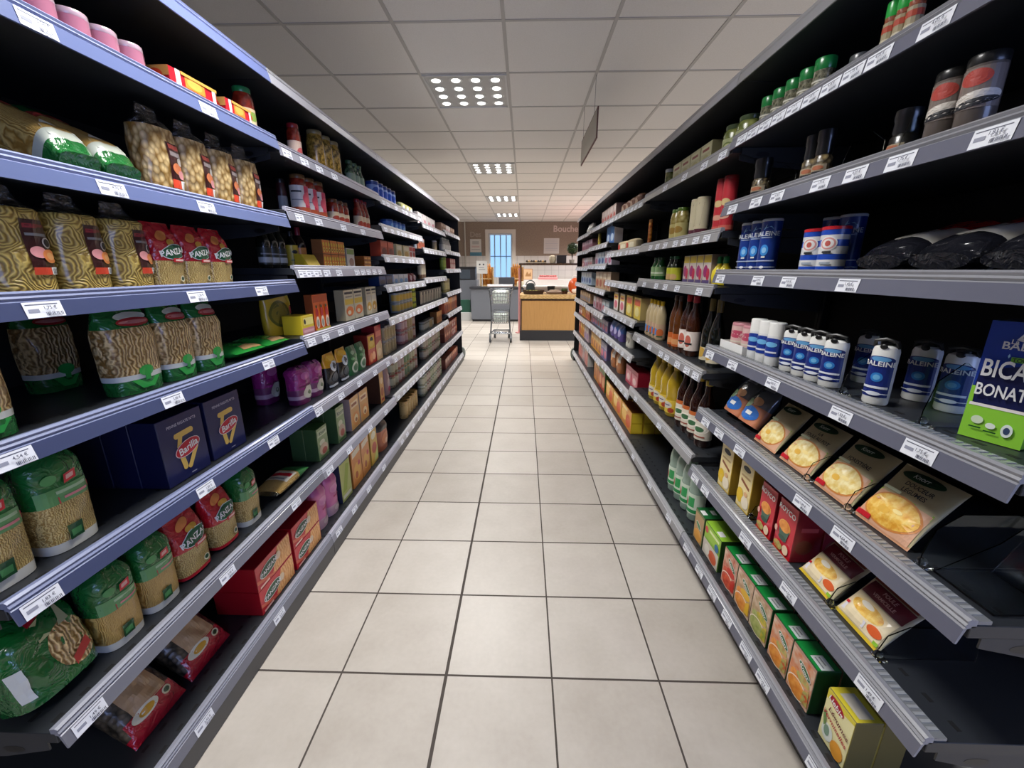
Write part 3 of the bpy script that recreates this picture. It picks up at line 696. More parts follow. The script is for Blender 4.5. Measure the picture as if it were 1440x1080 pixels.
def soupbag(w, h, txt='FORESTIÈRE', top=DGREEN, k=0):
    be = m('#b9ac84', .4, .3)
    z = [(0, .05, m('#d9a07a', .35, .4)), (.05, 1, be)]
    d = [('r', .03, .03, .97, .52, m('#dba98a', .4, .3)), ('p', [(.03, .46), (.5, .56), (.97, .46), (.97, .54), (.03, .54)], LIME), ('e', .5, .31, .47, .25, m('#cf8440', .38, .3)), ('e', .5, .31, .44, .225, (SOUPW, SOUPY)[k]), ('e', .40, .28, .10, .05, m('#e0b04a', .4)), ('e', .60, .34, .08, .03, m('#efd890', .4)),
         ('r', .05, .56, .40, .60, m('#cfd8b8', .4)), ('e', .45, .88, .34, .075, m('#123c1e', .35, .3), .05), ('t', 'Knorr', .45, .88, .09, m('#e0e8dc', .4), .05), ('t', txt[0], .56, .74, .085, INK), ('t', txt[1], .56, .645, .085, INK), ('r', .03, .05, .30, .12, RED)]
    return pouch(w, h, .03, z, d, 'pillow', 2.1, 44 + k, .003)
def vsachet(w, h):
    z = [(0, .06, YEL), (.06, 1, m('#cfc0a0', .4, .3))]
    d = [('r', .05, .08, .95, .58, m('#ead9b4', .4, .3)), ('e', .48, .42, .38, .15, m('#efd9a8', .38, .3)), ('e', .48, .40, .34, .125, SOUPY), ('e', .42, .47, .14, .05, m('#f2ead8', .35, .4)), ('p', [(.08, .12), (.62, .12), (.62, .24), (.08, .26)], m('#dcd8e0', .4)), ('e', .80, .22, .14, .08, m('#d8602e', .4)), ('r', .06, .26, .14, .31, RED),
         ('r', .10, .60, .97, .88, m('#6d1024', .35, .3)), ('t', 'POULE', .56, .80, .095, m('#d8a8a8', .4)), ('t', 'VERMICELLE', .54, .69, .085, m('#d8a8a8', .4)), ('r', .05, .90, .95, .97, m('#9a4a34', .4)), ('r', .88, .06, .97, .12, LIME)]
    return pouch(w, h, .03, z, d, 'pillow', 2.1, 47, .003)
def bluebag(w, h):
    z = [(0, .45, m('#c07a58', .25, .7)), (.45, 1, m('#5a5d62', .2, .9))]
    d = [('e', .55, .24, .36, .17, m('#2c6ec4', .3, .4)), ('t', 'bio', .56, .24, .16, WHITE), ('e', .25, .45, .2, .12, m('#8fae7a', .35, .4)), ('e', .6, .55, .22, .10, m('#d8a070', .35, .5)), ('r', .2, .86, .8, .92, m('#8a8d92', .3))]
    d = [x for x in d if x[0] != 't'] + [('r', .42, .20, .70, .29, WHITE)]
    return pouch(w, h, .06, z, d, 'stand', 2.2, 51, .006)
def grinder(w, h, content=FLAKES, cap=m('#16171a', .3, .5)):
    R = w / 2; mb = MB(); mb.lathe([(R * .95, 0), (R, .03 * h), (R, .50 * h), (R * .8, .56 * h)], content, 18, 0, R); parts = [('jar_body', mb.mesh('jar_body', 40), [])]
    c = MB(); c.lathe([(R * .82, .55 * h), (R * .9, .60 * h), (R * .86, .80 * h), (R * .95, .84 * h), (R * .92, h)], cap, 18, 0, R); parts.append(('grinder_cap', c.mesh('grinder_cap', 40), []))
    prints(parts, Round(R, h, R, pi), [('r', .2, .10, .8, .38, m('#a99a80', .4)), ('r', .25, .20, .75, .26, INK), ('e', .5, .32, .2, .04, m('#b06a4a', .4))], .0008); return parts
def pepper(w, h):
    parts = jar(w, h, m('#5d544e', .3, .5), m('#1c1c1c', .35, .3), shape='straight', lidh=.016)
    R = w / 2
    prints(parts, Round(R, h, R, pi), [('r', .05, .36, .95, .84, m('#7d716a', .35, .4)), ('e', .45, .72, .26, .10, m('#b0453c', .4)), ('e', .5, .48, .44, .085, m('#d6cfc6', .4), .12), ('e', .5, .43, .42, .045, INK, .12), ('t', 'Poivre', .5, .43, .05, WHITE, .12)][:4], .0008)
    return parts
def lemonb(w, h):
    R = w / 2; mb = MB(); mb.lathe([(R * .55, 0), (R * .9, .05 * h), (R * 1.15, .30 * h), (R * 1.05, .50 * h), (R * .6, .66 * h), (R * .4, .72 * h), (R * .38, .78 * h)], m('#e3cf2e', .35, .3), 20, 0, R * 1.15)
    parts = [('bottle_body', mb.mesh('bottle_body', 40), [])]
    c = MB(); c.lathe([(R * .48, .76 * h), (R * .5, .80 * h), (R * .46, .96 * h), (R * .3, h)], m('#17783a', .35, .3), 16, 0, R * 1.15); parts.append(('cap', c.mesh('cap', 40), []))
    return parts
def redcapb(w, h):
    return jar(w, h, m('#3a1a0c', .1, 1.0), m('#a8202c', .35), m('#e3d4cc', .4), [('e', .5, .26, .16, .14, m('#efe6de', .4)), ('e', .5, .26, .12, .10, m('#c86a5a', .4)), ('r', .34, .20, .66, .23, INK)], 'bottle', .03, (.10, .42))
def grpet(w, h):
    return jar(w, h, m('#8fa89a', .08, 1.0), m('#2a6a44', .35), m('#cfdccb', .4), [('r', .02, .14, .98, .20, m('#1e8a48', .35)), ('r', .40, .24, .60, .40, m('#2c9a52', .35)), ('e', .3, .30, .08, .07, m('#b04a3a', .4))], 'pet', .025, (.12, .46))
def oilpet(w, h):
    return jar(w, h, OILC, m('#c9a92c', .4), m('#e2c243', .4), [('e', .45, .24, .18, .07, m('#d8d2c4', .4)), ('r', .36, .23, .56, .25, m('#4a3a7a', .4)), ('e', .60, .14, .10, .05, m('#b0402a', .4))], 'pet', .022, (.08, .34))
def doil(w, h):
    return jar(w, h, m('#2a1008', .08, 1.0), m('#c2a62c', .35), m('#ddd6c6', .4), [('r', .02, .40, .98, .46, m('#c0642a', .4)), ('e', .5, .28, .3, .06, m('#efe9dc', .4)), ('e', .5, .28, .16, .04, m('#3a6a44', .4)), ('r', .3, .16, .7, .18, m('#9a4a3a', .4))], 'bottle', .022, (.12, .46))
def beigeb(w, h):
    return jar(w, h, BEIGEB, m('#dcb61e', .38), m('#c9a88a', .4), [('e', .35, .22, .2, .10, m('#4a8ad0', .35)), ('e', .65, .20, .18, .10, m('#d8703a', .4)), ('r', .5, .08, .8, .12, m('#4a6a50', .4))], 'pet', .03, (.05, .42))

# key -> (object name, category, noun phrase, builder(w,h), options)
K = {
'pink_tub': ('tub', 'tub', 'translucent pink lidded tub', tubpink, {}),
'red_box': ('carton', 'box', 'red carton with white stripe and orange picture', redbox, {}),
'greenlid_jar': ('sauce_jar', 'jar', 'red sauce jar with green lid', lambda w, h: sjar(w, h, SAUCE, m('#1c7a48', .3, .4), m('#e3d2a8', .4), [('r', .02, .10, .98, .22, ORANGE), ('e', .6, .38, .14, .10, m('#8aa84a', .4)), ('e', .45, .34, .1, .08, RED)], lv=(.10, .55)), {}),
'spaghetti_bag': ('pasta_bag', 'pasta', 'long green spaghetti bag lying front end out', spagbag, {'tilt': 66}),
'penne_bag': ('pasta_bag', 'pasta', 'clear twisted bag of penne with dark label', pennebag, {}),
'nest_bag': ('pasta_bag', 'pasta', 'clear bag of tagliatelle nests with maroon label', nestbag, {}),
'redpasta_bag': ('pasta_bag', 'pasta', 'red pasta bag with green oval badge', panzani, {}),
'fusilli_bag': ('pasta_bag', 'pasta', 'green topped bag of twisted pasta', fusilli, {}),
'fusilli_corner': ('pasta_bag', 'pasta', 'green bag corner cut by the frame edge', lambda w, h: fusilli(w, h, 6), {}),
'fusilli_dark': ('pasta_bag', 'pasta', 'shadowed pasta bag deep in the shelf', lambda w, h: fusilli(w, h, 7), {}),
'green_flat': ('pasta_bag', 'pasta', 'flat bright green pasta packet lying down', greenflat, {'lay': 1}),
'yellow_bag': ('pasta_bag', 'pasta', 'upright yellow bag behind green flat packets', lambda w, h: pouch(w, h, .06, [(0, 1, m('#c9a82a', .3, .5))], [('e', .4, .45, .35, .28, m('#5a5a22', .35, .3)), ('e', .4, .45, .28, .22, m('#8a7a2c', .4)), ('e', .84, .5, .08, .08, RED), ('r', .8, .6, .95, .9, m('#e6d050', .4))], 'stand', 2.4, 8), {}),
'vermi': ('pasta_bag', 'pasta', 'green bag of fine vermicelli with red band', vermi, {'rows': 1}),
'vermi7': ('pasta_bag', 'pasta', 'green pasta bag with red square logo', lambda w, h: vermi(w, h, 11, SPAG), {}),
'blue_box': ('pasta_box', 'box', 'navy penne box with oval logo', bluebox, {'rows': 3}),
'green_big': ('pasta_bag', 'pasta', 'large green bag with round pasta picture', greenbig, {'tilt': 16}),
'redpasta7': ('pasta_bag', 'pasta', 'red pasta bag with slanted green badge', panzani, {'tilt': 5}),
'green_G': ('pasta_bag', 'pasta', 'single green pasta bag beside red bags', lambda w, h: vermi(w, h, 14), {}),
'spag_flat': ('pasta_bag', 'pasta', 'spaghetti packet lying along the shelf edge', None, {}),
'redclear_bag': ('pasta_bag', 'pasta', 'clear and red bag leaning back', redclear, {'tilt': 48}),
'lasagne': ('pasta_box', 'box', 'red lasagne box', lasagne, {'stack': 2}),
'redlid_jar': ('sauce_jar', 'jar', 'red lidded jar with pale label', lambda w, h: sjar(w, h, SAUCE, m('#8a1c26', .3, .4), m('#dcc0ae', .4), [('e', .6, .25, .18, .14, m('#c85a5a', .4))]), {}),
'olive_jar': ('preserve_jar', 'jar', 'big jar of golden preserves', lambda w, h: sjar(w, h, OLIVEV, m('#8a7a54', .35, .2), None, shape='jar'), {}),
'green_jar': ('preserve_jar', 'jar', 'narrow jar of green preserves', lambda w, h: sjar(w, h, GREENV, m('#3a5a3a', .35, .2), m('#7d8f7a', .4), shape='tall'), {}),
'blue_can': ('tin', 'tin', 'blue tin', lambda w, h: jar(w, h, m('#1c3f8c', .33, .3), STEEL, m('#8fa8d6', .4), [('e', .5, .5, .2, .2, BLUE)], 'straight', .006, (.3, .8)), {}),
'yellow_pack': ('packet', 'packet', 'pale yellow soft packet', lambda w, h: pouch(w, h, .07, [(0, 1, m('#e0dc90', .35, .3))], [('e', .5, .5, .3, .25, WHITE)], 'brick'), {}),
'dark_jar': ('sauce_jar', 'jar', 'shaded jar with grey label', lambda w, h: sjar(w, h, MAROON, BLACK, GREY), {}),
'tomato_jar': ('sauce_jar', 'jar', 'tomato sauce jar with white and pink label', lambda w, h: sjar(w, h, SAUCE, m('#6a4a2a', .35), m('#ddd6d0', .4), [('r', .50, .24, .98, .74, m('#c8385a', .38)), ('e', .62, .44, .18, .16, m('#e05a6a', .4)), ('r', .12, .40, .45, .42, GREY), ('r', .12, .58, .42, .62, INK), ('r', .02, .0, .98, .24, m('#b0502e', .45))], lv=(.24, .74)), {}),
'small_jar': ('sauce_jar', 'jar', 'squat red sauce jar with cream label', lambda w, h: sjar(w, h, SAUCE, m('#5a3418', .35), m('#dcc6a0', .4), [('e', .5, .24, .2, .12, m('#a8402e', .4))], lv=(.06, .50)), {}),
'ketchup': ('sauce_bottle', 'bottle', 'tall red sauce bottle with cream label', lambda w, h: sjar(w, h, SAUCE, m('#7a1420', .3), m('#d8be98', .4), [('e', .5, .20, .2, .1, m('#a8402e', .4)), ('r', .02, .06, .98, .12, m('#a03a2a', .4))], 'tall', (.06, .46)), {}),
'blue_tin': ('tin', 'tin', 'low blue tin', lambda w, h: jar(w, h, m('#1d4fa0', .33, .3), m('#35507a', .3), m('#5a86cc', .4), [('e', .5, .5, .15, .2, SKY)], 'straight', .006, (.3, .8)), {}),
'white_can': ('tin', 'tin', 'white tin with grey drawing', lambda w, h: jar(w, h, m('#c9ccd0', .35, .2), STEEL, m('#d8dadc', .4), [('e', .5, .5, .15, .25, m('#6a7280', .4))], 'straight', .006, (.1, .9)), {}),
'oil_dark': ('oil_bottle', 'bottle', 'dark glass oil bottle with silver label', lambda w, h: jar(w, h, DGLASS, BLACK, m('#20241c', .4), [('r', .1, .12, .9, .24, m('#b4b6b4', .4)), ('r', .25, .30, .75, .33, GREY)], 'bottle', .02, (.08, .46)), {'vary': 1}),
'oil_yel': ('oil_bottle', 'bottle', 'dark oil bottle with yellow label', lambda w, h: jar(w, h, DGLASS, BLACK, m('#cdb13a', .4), [('e', .5, .44, .12, .05, INK), ('r', .3, .2, .7, .23, OLIVE)], 'bottle', .02, (.06, .62)), {}),
'oil_red': ('oil_bottle', 'bottle', 'dark bottle with red cap and orange label', lambda w, h: jar(w, h, m('#1a0c08', .1, 1.0), m('#7a1c2c', .35), m('#c98444', .4), [('r', .2, .2, .8, .26, CREAM)], 'bottle', .04, (.05, .5)), {}),
'yellow_tri': ('packet', 'packet', 'slanted yellow packet in front of orange cubes', tri, {}),
'cube_pack': ('cube_pack', 'box', 'orange stock cube box', cubes, {'stack': 2}),
'veg_box': ('carton', 'box', 'pale carton with green top', lambda w, h: carton(w, h, .06, m('#d8d2c2', .4), [('r', .05, .70, .95, .96, m('#7f9a4a', .4)), ('e', .55, .30, .3, .22, m('#a07a68', .4))], m('#9a948a', .4)), {}),
'brown_flat': ('carton', 'box', 'low pile of brown and orange packs', lambda w, h: flatpack(w, h, m('#a05a24', .4), m('#e0a85a', .4)), {}),
'redpk': ('carton', 'box', 'orange red upright carton', cart2(m('#b8472e', .4), m('#d8684a', .4), m('#7a2418', .4)), {}),
'creampk': ('carton', 'box', 'cream upright carton', cart2(m('#dccf9a', .4), m('#efe6c8', .4), m('#c8a24a', .4)), {}),
'whiteredpk': ('carton', 'box', 'white carton with red picture', cart2(m('#dfd4cf', .4), m('#d85a4a', .4), m('#c8402e', .4)), {}),
'yellow_low': ('carton', 'box', 'low yellow carton with pink base', lambda w, h: carton(w, h, .08, m('#dcc22e', .4, .2), [('r', .15, .50, .95, .88, m('#ecdf8a', .4)), ('e', .25, .68, .08, .14, INK), ('r', 0, 0, 1, .36, m('#c8848c', .4)), ('r', .08, .1, .92, .24, m('#e0b0b4', .4))]), {}),
'orange_box': ('carton', 'box', 'bright orange box with three bottles drawn', orangebox, {}),
'cream_box': ('carton', 'box', 'cream box with yellow band and orange food', creambox, {}),
'cream_box2': ('carton', 'box', 'narrow cream box with yellow bottom corner', lambda w, h: creambox(w, h, GOLD, m('#c9c2b0', .4)), {}),
'navy_pk': ('carton', 'box', 'dark navy low carton', cart2(m('#14305c', .38), m('#1f4a80', .4), m('#0f2038', .4)), {}),
'lblue_pk': ('carton', 'box', 'white and light blue low carton', cart2(m('#cfd6dc', .4), m('#e3e6e8', .4), m('#6fa6d8', .4)), {}),
'red_bag': ('packet', 'packet', 'dark red and white packet', lambda w, h: pouch(w, h, .05, [(0, 1, m('#8a1c2a', .35, .3))], [('e', .5, .5, .34, .3, m('#e0c0c0', .4))], 'stand'), {}),
'purple_bag': ('rice_bag', 'rice', 'purple rice bag', ricebag, {}),
'purple_dark': ('rice_bag', 'rice', 'shadowed purple bag deep in shelf', ricebag, {}),
'yblack_bag': ('rice_bag', 'rice', 'yellow and black rice bag', yblack, {}),
'greenpk': ('packet', 'packet', 'leafy green packet', grpk, {}),
'red_yel': ('carton', 'box', 'red carton with yellow panel', redyel, {}),
'red_beige': ('carton', 'box', 'red and beige carton', redbeige, {}),
'flat_tin': ('tin', 'tin', 'low tin with pale yellow band', lambda w, h: jar(w, h, m('#9aa09a', .35, .2), STEEL, m('#d8b04a', .4), [], 'straight', .006, (.2, .8), 14), {'rows': 1}),
'ygreen_tin': ('tin', 'tin', 'yellow green tin', lambda w, h: jar(w, h, m('#a8a82a', .35, .2), m('#c8c84a', .3), m('#c9cf3c', .4), [('r', .1, .4, .9, .6, OLIVE)], 'straight', .006, (.1, .9), 14), {}),
'bw_pack': ('carton', 'box', 'black and white checked carton', lambda w, h: plain_box(w, h * .8, .06, m('#2a2c2c', .4), None, None, [('p', [(.05, .1), (.35, .1), (.6, .9), (.3, .9)], m('#c9c9b4', .4)), ('p', [(.6, .1), (.8, .1), (.95, .7), (.8, .7)], m('#b4b49a', .4))]), {}),
'tea1': ('tea_box', 'box', 'green infusion box nearest the front', teabox, {'rows': 2}),
'tea2': ('tea_box', 'box', 'green infusion box beside orange boxes', teabox, {'rows': 2}),
'orange_tea': ('tea_box', 'box', 'orange infusion box', teabox_o, {}),
'brown_or': ('carton', 'box', 'narrow orange carton with dark side', lambda w, h: carton(w, h, .10, m('#dca658', .4), [('e', .5, .7, .3, .1, m('#efd0a0', .4)), ('e', .5, .35, .35, .14, m('#b8622c', .4)), ('r', .2, .08, .8, .14, RED)], m('#4a2c1c', .4)), {}),
'brown_bag': ('packet', 'packet', 'slim pinkish brown packet', lambda w, h: pouch(w, h, .05, [(0, 1, m('#a8827a', .38, .2))], [('e', .5, .4, .3, .14, m('#c9a8a0', .4)), ('e', .5, .2, .2, .08, m('#b0405a', .4))], 'stand'), {}),
'pink_bag': ('flour_bag', 'bag', 'tall pink bag', pinkbag, {}),
'bluegreen_pk': ('carton', 'box', 'yellow green carton with dark top', lambda w, h: carton(w, h, .07, m('#b8c06a', .4), [('r', .05, .80, .95, .97, m('#3a4a68', .4)), ('p', [(.1, .2), (.5, .2), (.9, .7), (.6, .74)], m('#9cb03a', .4)), ('r', .1, .06, .9, .14, m('#dcdcc0', .4))], m('#2a2f4a', .4), m('#5a6a8a', .4)), {}),
'or_base': ('carton', 'box', 'orange carton with white lettering band', lambda w, h: carton(w, h, .07, m('#d98a3a', .4, .2), [('p', [(.1, .7), (.9, .76), (.9, .9), (.1, .84)], m('#efe0c0', .4)), ('e', .5, .34, .36, .2, m('#e8b04a', .4)), ('e', .4, .26, .15, .09, m('#b8581c', .4)), ('e', .7, .50, .12, .06, RED)], m('#a8682a', .42)), {}),
'yel_base': ('carton', 'box', 'yellow carton with green corner', lambda w, h: carton(w, h, .07, m('#dcae3c', .4, .2), [('e', .5, .72, .32, .1, m('#efe6c0', .4)), ('e', .5, .4, .34, .14, m('#c8502c', .4)), ('p', [(.3, .05), (.98, .05), (.98, .40)], m('#d8de7a', .4))], m('#a8822c', .42)), {}),
'orbrown_base': ('packet', 'packet', 'orange brown bag with black top', lambda w, h: pouch(w, h, .09, [(0, .72, m('#b8643c', .35, .3)), (.72, 1, m('#15151a', .3, .4))], [('e', .55, .4, .34, .22, m('#d88a58', .4)), ('e', .6, .3, .16, .1, m('#efc8a0', .4))], 'brick'), {}),
'pickle': ('pickle_jar', 'jar', 'jar of pale green pickles', lambda w, h: sjar(w, h, PICKLE, m('#4a5a3a', .3, .3), m('#aab080', .4), [('e', .5, .34, .14, .13, m('#6a7a3a', .4)), ('e', .5, .34, .09, .08, m('#c2c48a', .4))], 'jar', (.10, .58)), {}),
'spice_g': ('spice_jar', 'jar', 'spice jar with green cap', lambda w, h: sjar(w, h, SPICE, m('#17803c', .3, .4), m('#6f705e', .4), [('e', .5, .34, .12, .10, m('#c9c6b4', .4)), ('r', .3, .45, .7, .49, m('#d8d4c4', .4))], 'straight', (.16, .52), .028), {}),
'spice_d': ('spice_jar', 'jar', 'shaded spice jar with grey cap', lambda w, h: sjar(w, h, FLAKES, m('#55575a', .3, .3), None, shape='straight', lidh=.02), {}),
'spice_g2': ('spice_jar', 'jar', 'red labelled spice jar with bright green cap', lambda w, h: sjar(w, h, SPICER, m('#2ab04a', .3, .4), m('#a89a7a', .4), [('r', .1, .50, .9, .60, m('#b84a34', .4)), ('r', .2, .35, .8, .39, m('#d0c8b0', .4))], 'straight', (.25, .66), .028), {}),
'rjar': ('spice_jar', 'jar', 'small pale green glass jar', lambda w, h: sjar(w, h, PICKLE, m('#c9ccc4', .3), None, shape='straight'), {}),
'rbox': ('carton', 'box', 'pale olive carton', cart2(m('#b8b48a', .4), m('#ccc8a0', .4), m('#a8a06a', .4), m('#8a3a34', .4), m('#8a8462', .4)), {}),
'grinder1': ('spice_grinder', 'grinder', 'dark spice grinder with grey label', grinder, {}),
'grinder34': ('spice_grinder', 'grinder', 'black capped spice grinder', lambda w, h: grinder(w, h, BEANS), {}),
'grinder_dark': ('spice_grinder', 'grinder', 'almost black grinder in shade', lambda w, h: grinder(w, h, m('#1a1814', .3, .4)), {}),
'pepper': ('pepper_tin', 'tin', 'grey pepper tin with black lid', pepper, {}),
'bluecyl': ('salt_canister', 'salt', 'blue salt canister', bluecyl, {}),
'bluecyl_dark': ('salt_canister', 'salt', 'shadowed blue canister behind front ones', bluecyl, {}),
'stripe': ('salt_canister', 'salt', 'blue and white striped canister with red lid', stripes, {}),
'saltbag': ('salt_bag', 'salt', 'lying bag with black end and red panel', saltbag, {'tilt': 76}),
'whitelid': ('preserve_jar', 'jar', 'dark jar with white lid', lambda w, h: sjar(w, h, m('#15151a', .3, .3), WHITE, None, shape='straight', lidh=.03), {}),
'pinkpk': ('canister', 'canister', 'small pink and cream pot', lambda w, h: jar(w, h, m('#cfc2ae', .4, .2), m('#c88a92', .35, .2), m('#d8b4b0', .4), [('e', .5, .6, .3, .14, m('#b84a64', .4)), ('r', .2, .30, .8, .36, m('#d8d0c0', .4))], 'straight', .012, (.25, .9)), {}),
'cyl': ('salt_canister', 'salt', 'white shaker with blue label', cylsalt, {}),
'bottleW': ('salt_bottle', 'salt', 'white salt bottle with black cap', wbottle, {}),
'bottleW6': ('salt_bottle', 'salt', 'lone white salt bottle beside clear divider', wbottle, {}),
'bottleW7': ('salt_bottle', 'salt', 'shadowed salt bottle in the second row', wbottle, {}),
'bicarb': ('carton', 'box', 'blue and green bicarbonate box', bicarb, {}),
'bluebag': ('packet', 'packet', 'glossy grey packet with blue oval', bluebag, {'tilt': 30}),
'yelcapbot': ('oil_bottle', 'bottle', 'dark bottle with yellow cap behind packets', lambda w, h: jar(w, h, DGLASS, m('#c9b21e', .38), None, shape='tall', lidh=.025), {}),
'soup': ('soup_sachet', 'sachet', 'beige soup sachet with bowl picture', None, {}),
'yelbox': ('carton', 'box', 'tall yellow carton', yelbox, {}),
'roy': ('soup_box', 'box', 'red soup box with bowl picture', royco, {'rows': 2}),
'vsachet': ('soup_sachet', 'sachet', 'noodle soup sachet with maroon panel', vsachet, {'tilt': 40}),
'gbox': ('soup_carton', 'carton', 'small green topped carton', gboxf, {'rows': 2}),
'lime': ('soup_carton', 'carton', 'lime green soup carton', limebox, {'rows': 2}),
'tomato': ('soup_carton', 'carton', 'soup carton with vegetable bowls', None, {'rows': 2}),
'carrot': ('soup_carton', 'carton', 'soup carton with orange carrot bowls', lambda w, h: knorr(w, h, VEGMIX, SOUPO, '#cf7440'), {'rows': 2}),
'ylegume': ('soup_carton', 'carton', 'yellow soup carton with red lettering', ylegume, {'rows': 2}),
'orjar': ('preserve_jar', 'jar', 'jar of orange preserves', lambda w, h: sjar(w, h, ORANGEV, m('#8a5a24', .35), None), {}),
'yeljar': ('preserve_jar', 'jar', 'jar of yellow preserves with green lid', lambda w, h: sjar(w, h, YELV, m('#5a7a2a', .3, .2), m('#c9bc7a', .4), [('e', .5, .35, .2, .1, m('#a8843a', .4))]), {}),
'creamcan': ('canister', 'canister', 'tall cream can with purple base', lambda w, h: jar(w, h, m('#cfc4a2', .38, .2), m('#d8cfb0', .35), m('#d2c8a8', .4), [('r', .02, .06, .98, .22, m('#5a2434', .4)), ('p', [(.3, .3), (.6, .3), (.7, .86), (.5, .86)], m('#8a6a5a', .4))], 'straight', .006, (.06, .94)), {}),
'redtube': ('canister', 'canister', 'tall red tube', lambda w, h: jar(w, h, m('#b4202c', .33, .3), m('#8a1820', .35), m('#c0303a', .38), [('e', .5, .55, .2, .06, m('#d8c28a', .4)), ('e', .5, .30, .22, .05, m('#d8a08a', .4)), ('r', .02, .06, .98, .14, m('#d0685a', .4))], 'straight', .012, (.06, .9)), {}),
'grbot': ('condiment_bottle', 'bottle', 'small green bottle with pale label', lambda w, h: jar(w, h, m('#2c6a34', .15, .9), m('#24482a', .35), m('#8fb07a', .4), [('r', .2, .3, .8, .36, m('#dce2cc', .4))], 'tall', .014, (.2, .6)), {}),
'ygbot': ('condiment_bottle', 'bottle', 'dark bottle with yellow label', lambda w, h: jar(w, h, m('#1c2a14', .12, .9), m('#1c5a34', .35), m('#c9c83a', .4), [('e', .5, .2, .2, .12, m('#d8b07a', .4))], 'tall', .014, (.08, .55)), {}),
'pbox': ('carton', 'box', 'purple carton with yellow top', lambda w, h: carton(w, h, .06, m('#cfc2b8', .4), [('r', .04, .74, .96, .97, m('#d8bc2c', .4)), ('e', .35, .45, .28, .2, m('#9a2a6a', .4)), ('e', .7, .35, .2, .2, m('#c02a4a', .4)), ('r', .05, .04, .95, .16, m('#5a4a7a', .4))], m('#8a7a74', .4)), {}),
'lemon': ('lemon_bottle', 'bottle', 'yellow lemon juice bottle with green cap', lemonb, {}),
'beigebot': ('bottle', 'bottle', 'beige bottle with yellow cap', beigeb, {}),
'brownbot': ('bottle', 'bottle', 'amber bottle with orange label', lambda w, h: jar(w, h, BGLASS, m('#3a2a24', .35), m('#c8642c', .4), [('r', .2, .10, .8, .2, m('#e0a06a', .4))], 'bottle', .025, (.06, .30)), {}),
'redcapbot': ('bottle', 'bottle', 'dark bottle with red cap and round label', redcapb, {}),
'darkbot': ('bottle', 'bottle', 'black bottle with gold neck', lambda w, h: jar(w, h, DGLASS, m('#6a5a2c', .35), m('#d6cbb0', .4), [('e', .4, .18, .2, .08, m('#c9a24a', .4))], 'champ', .05, (.06, .26)), {}),
'oil': ('oil_bottle', 'bottle', 'golden oil bottle with yellow label', oilpet, {}),
'darkoil': ('bottle', 'bottle', 'dark brown bottle with white label', doil, {}),
'greenbot': ('vinegar_bottle', 'bottle', 'clear bottle with green label', grpet, {}),
'brrnd': ('packet', 'packet', 'brown rounded packet', lambda w, h: pouch(w, h, .08, [(0, 1, m('#7a5240', .4, .2))], [('e', .5, .5, .3, .25, m('#b89a84', .4))], 'brick'), {}),
'rw4': ('carton', 'box', 'pale pink carton with red bits', lambda w, h: plain_box(w, h, .08, m('#d8c0b8', .4), m('#a88a84', .4), None, simple_deco(m('#e6d6d0', .4), m('#c85a54', .4))), {}),
'creampack': ('packet', 'packet', 'low cream packet with red print', lambda w, h: pouch(w, h, .09, [(0, 1, m('#d2c09a', .4, .2))], [('e', .3, .5, .18, .25, m('#c8483e', .4)), ('r', .55, .3, .9, .7, m('#e6dcc0', .4))], 'brick'), {}),
'b3e': ('carton', 'box', 'white carton with pink and yellow print', lambda w, h: carton(w, h, .08, m('#dcd2c8', .4), simple_deco(m('#e9c04a', .4), m('#d0687a', .4), m('#a83a4a', .4)), m('#9a8c6a', .4)), {}),
'b3f_tin': ('canister', 'canister', 'small white tub', lambda w, h: jar(w, h, m('#d0ccc2', .4), WHITE, m('#dcd8cc', .4), [('e', .5, .5, .2, .2, m('#8a8478', .4))], 'straight', .01, (.1, .85), 14), {}),
'b3f_bag': ('packet', 'packet', 'blue and purple packet', lambda w, h: pouch(w, h, .06, [(0, .5, m('#5a4a8a', .35, .3)), (.5, 1, m('#3a5a9a', .35, .3))], [('e', .5, .5, .34, .25, m('#b0a8d0', .4))], 'stand'), {}),
'b3g_red': ('carton', 'box', 'red and pink carton', lambda w, h: carton(w, h, .09, m('#c84058', .38, .2), [('r', .1, .15, .9, .75, m('#dc8a92', .4)), ('e', .5, .4, .25, .18, m('#eec8c4', .4))], m('#8a1428', .4), m('#a81c34', .4)), {}),
'b3g_bag': ('packet', 'packet', 'orange and brown coffee packet', lambda w, h: pouch(w, h, .07, [(0, 1, m('#a8683c', .38, .3))], [('e', .45, .5, .3, .2, m('#dca46a', .4)), ('r', .7, .5, .95, .9, m('#d8d0c8', .4))], 'stand'), {}),
'orb': ('carton', 'box', 'orange yellow biscuit carton', lambda w, h: carton(w, h, .08, m('#e0953a', .38, .2), [('e', .3, .55, .24, .30, m('#efc46a', .4)), ('e', .7, .42, .22, .30, m('#d8602e', .4)), ('r', .08, .80, .6, .94, m('#f2dca0', .4))], m('#c9a81e', .4, .2), m('#8a4a1c', .4), (), [('r', .08, .06, .92, .46, m('#dcc032', .4)), ('r', .08, .54, .92, .94, m('#dcc032', .4))]), {'rows': 3}),
'lanepad': ('x', 'x', 'x', None, {}),
}
def pb(name, cat, noun, c, a, b, side=None, kind='box'):
    if kind == 'box': return (name, cat, noun, lambda w, h: plain_box(w, h, .07, m(c, .4), m(side, .4) if side else None, None, simple_deco(m(a, .4), m(b, .4))), {})
    if kind == 'jar': return (name, cat, noun, lambda w, h: simple_jar(w, h, tex('noise', c, a, 90, .3, .6, .1), m(b, .35), m(side, .4) if side else None), {})
    if kind == 'bottle': return (name, cat, noun, lambda w, h: simple_jar(w, h, m(c, .25, .5), m(b, .35), m(a, .4), 'bottle'), {})
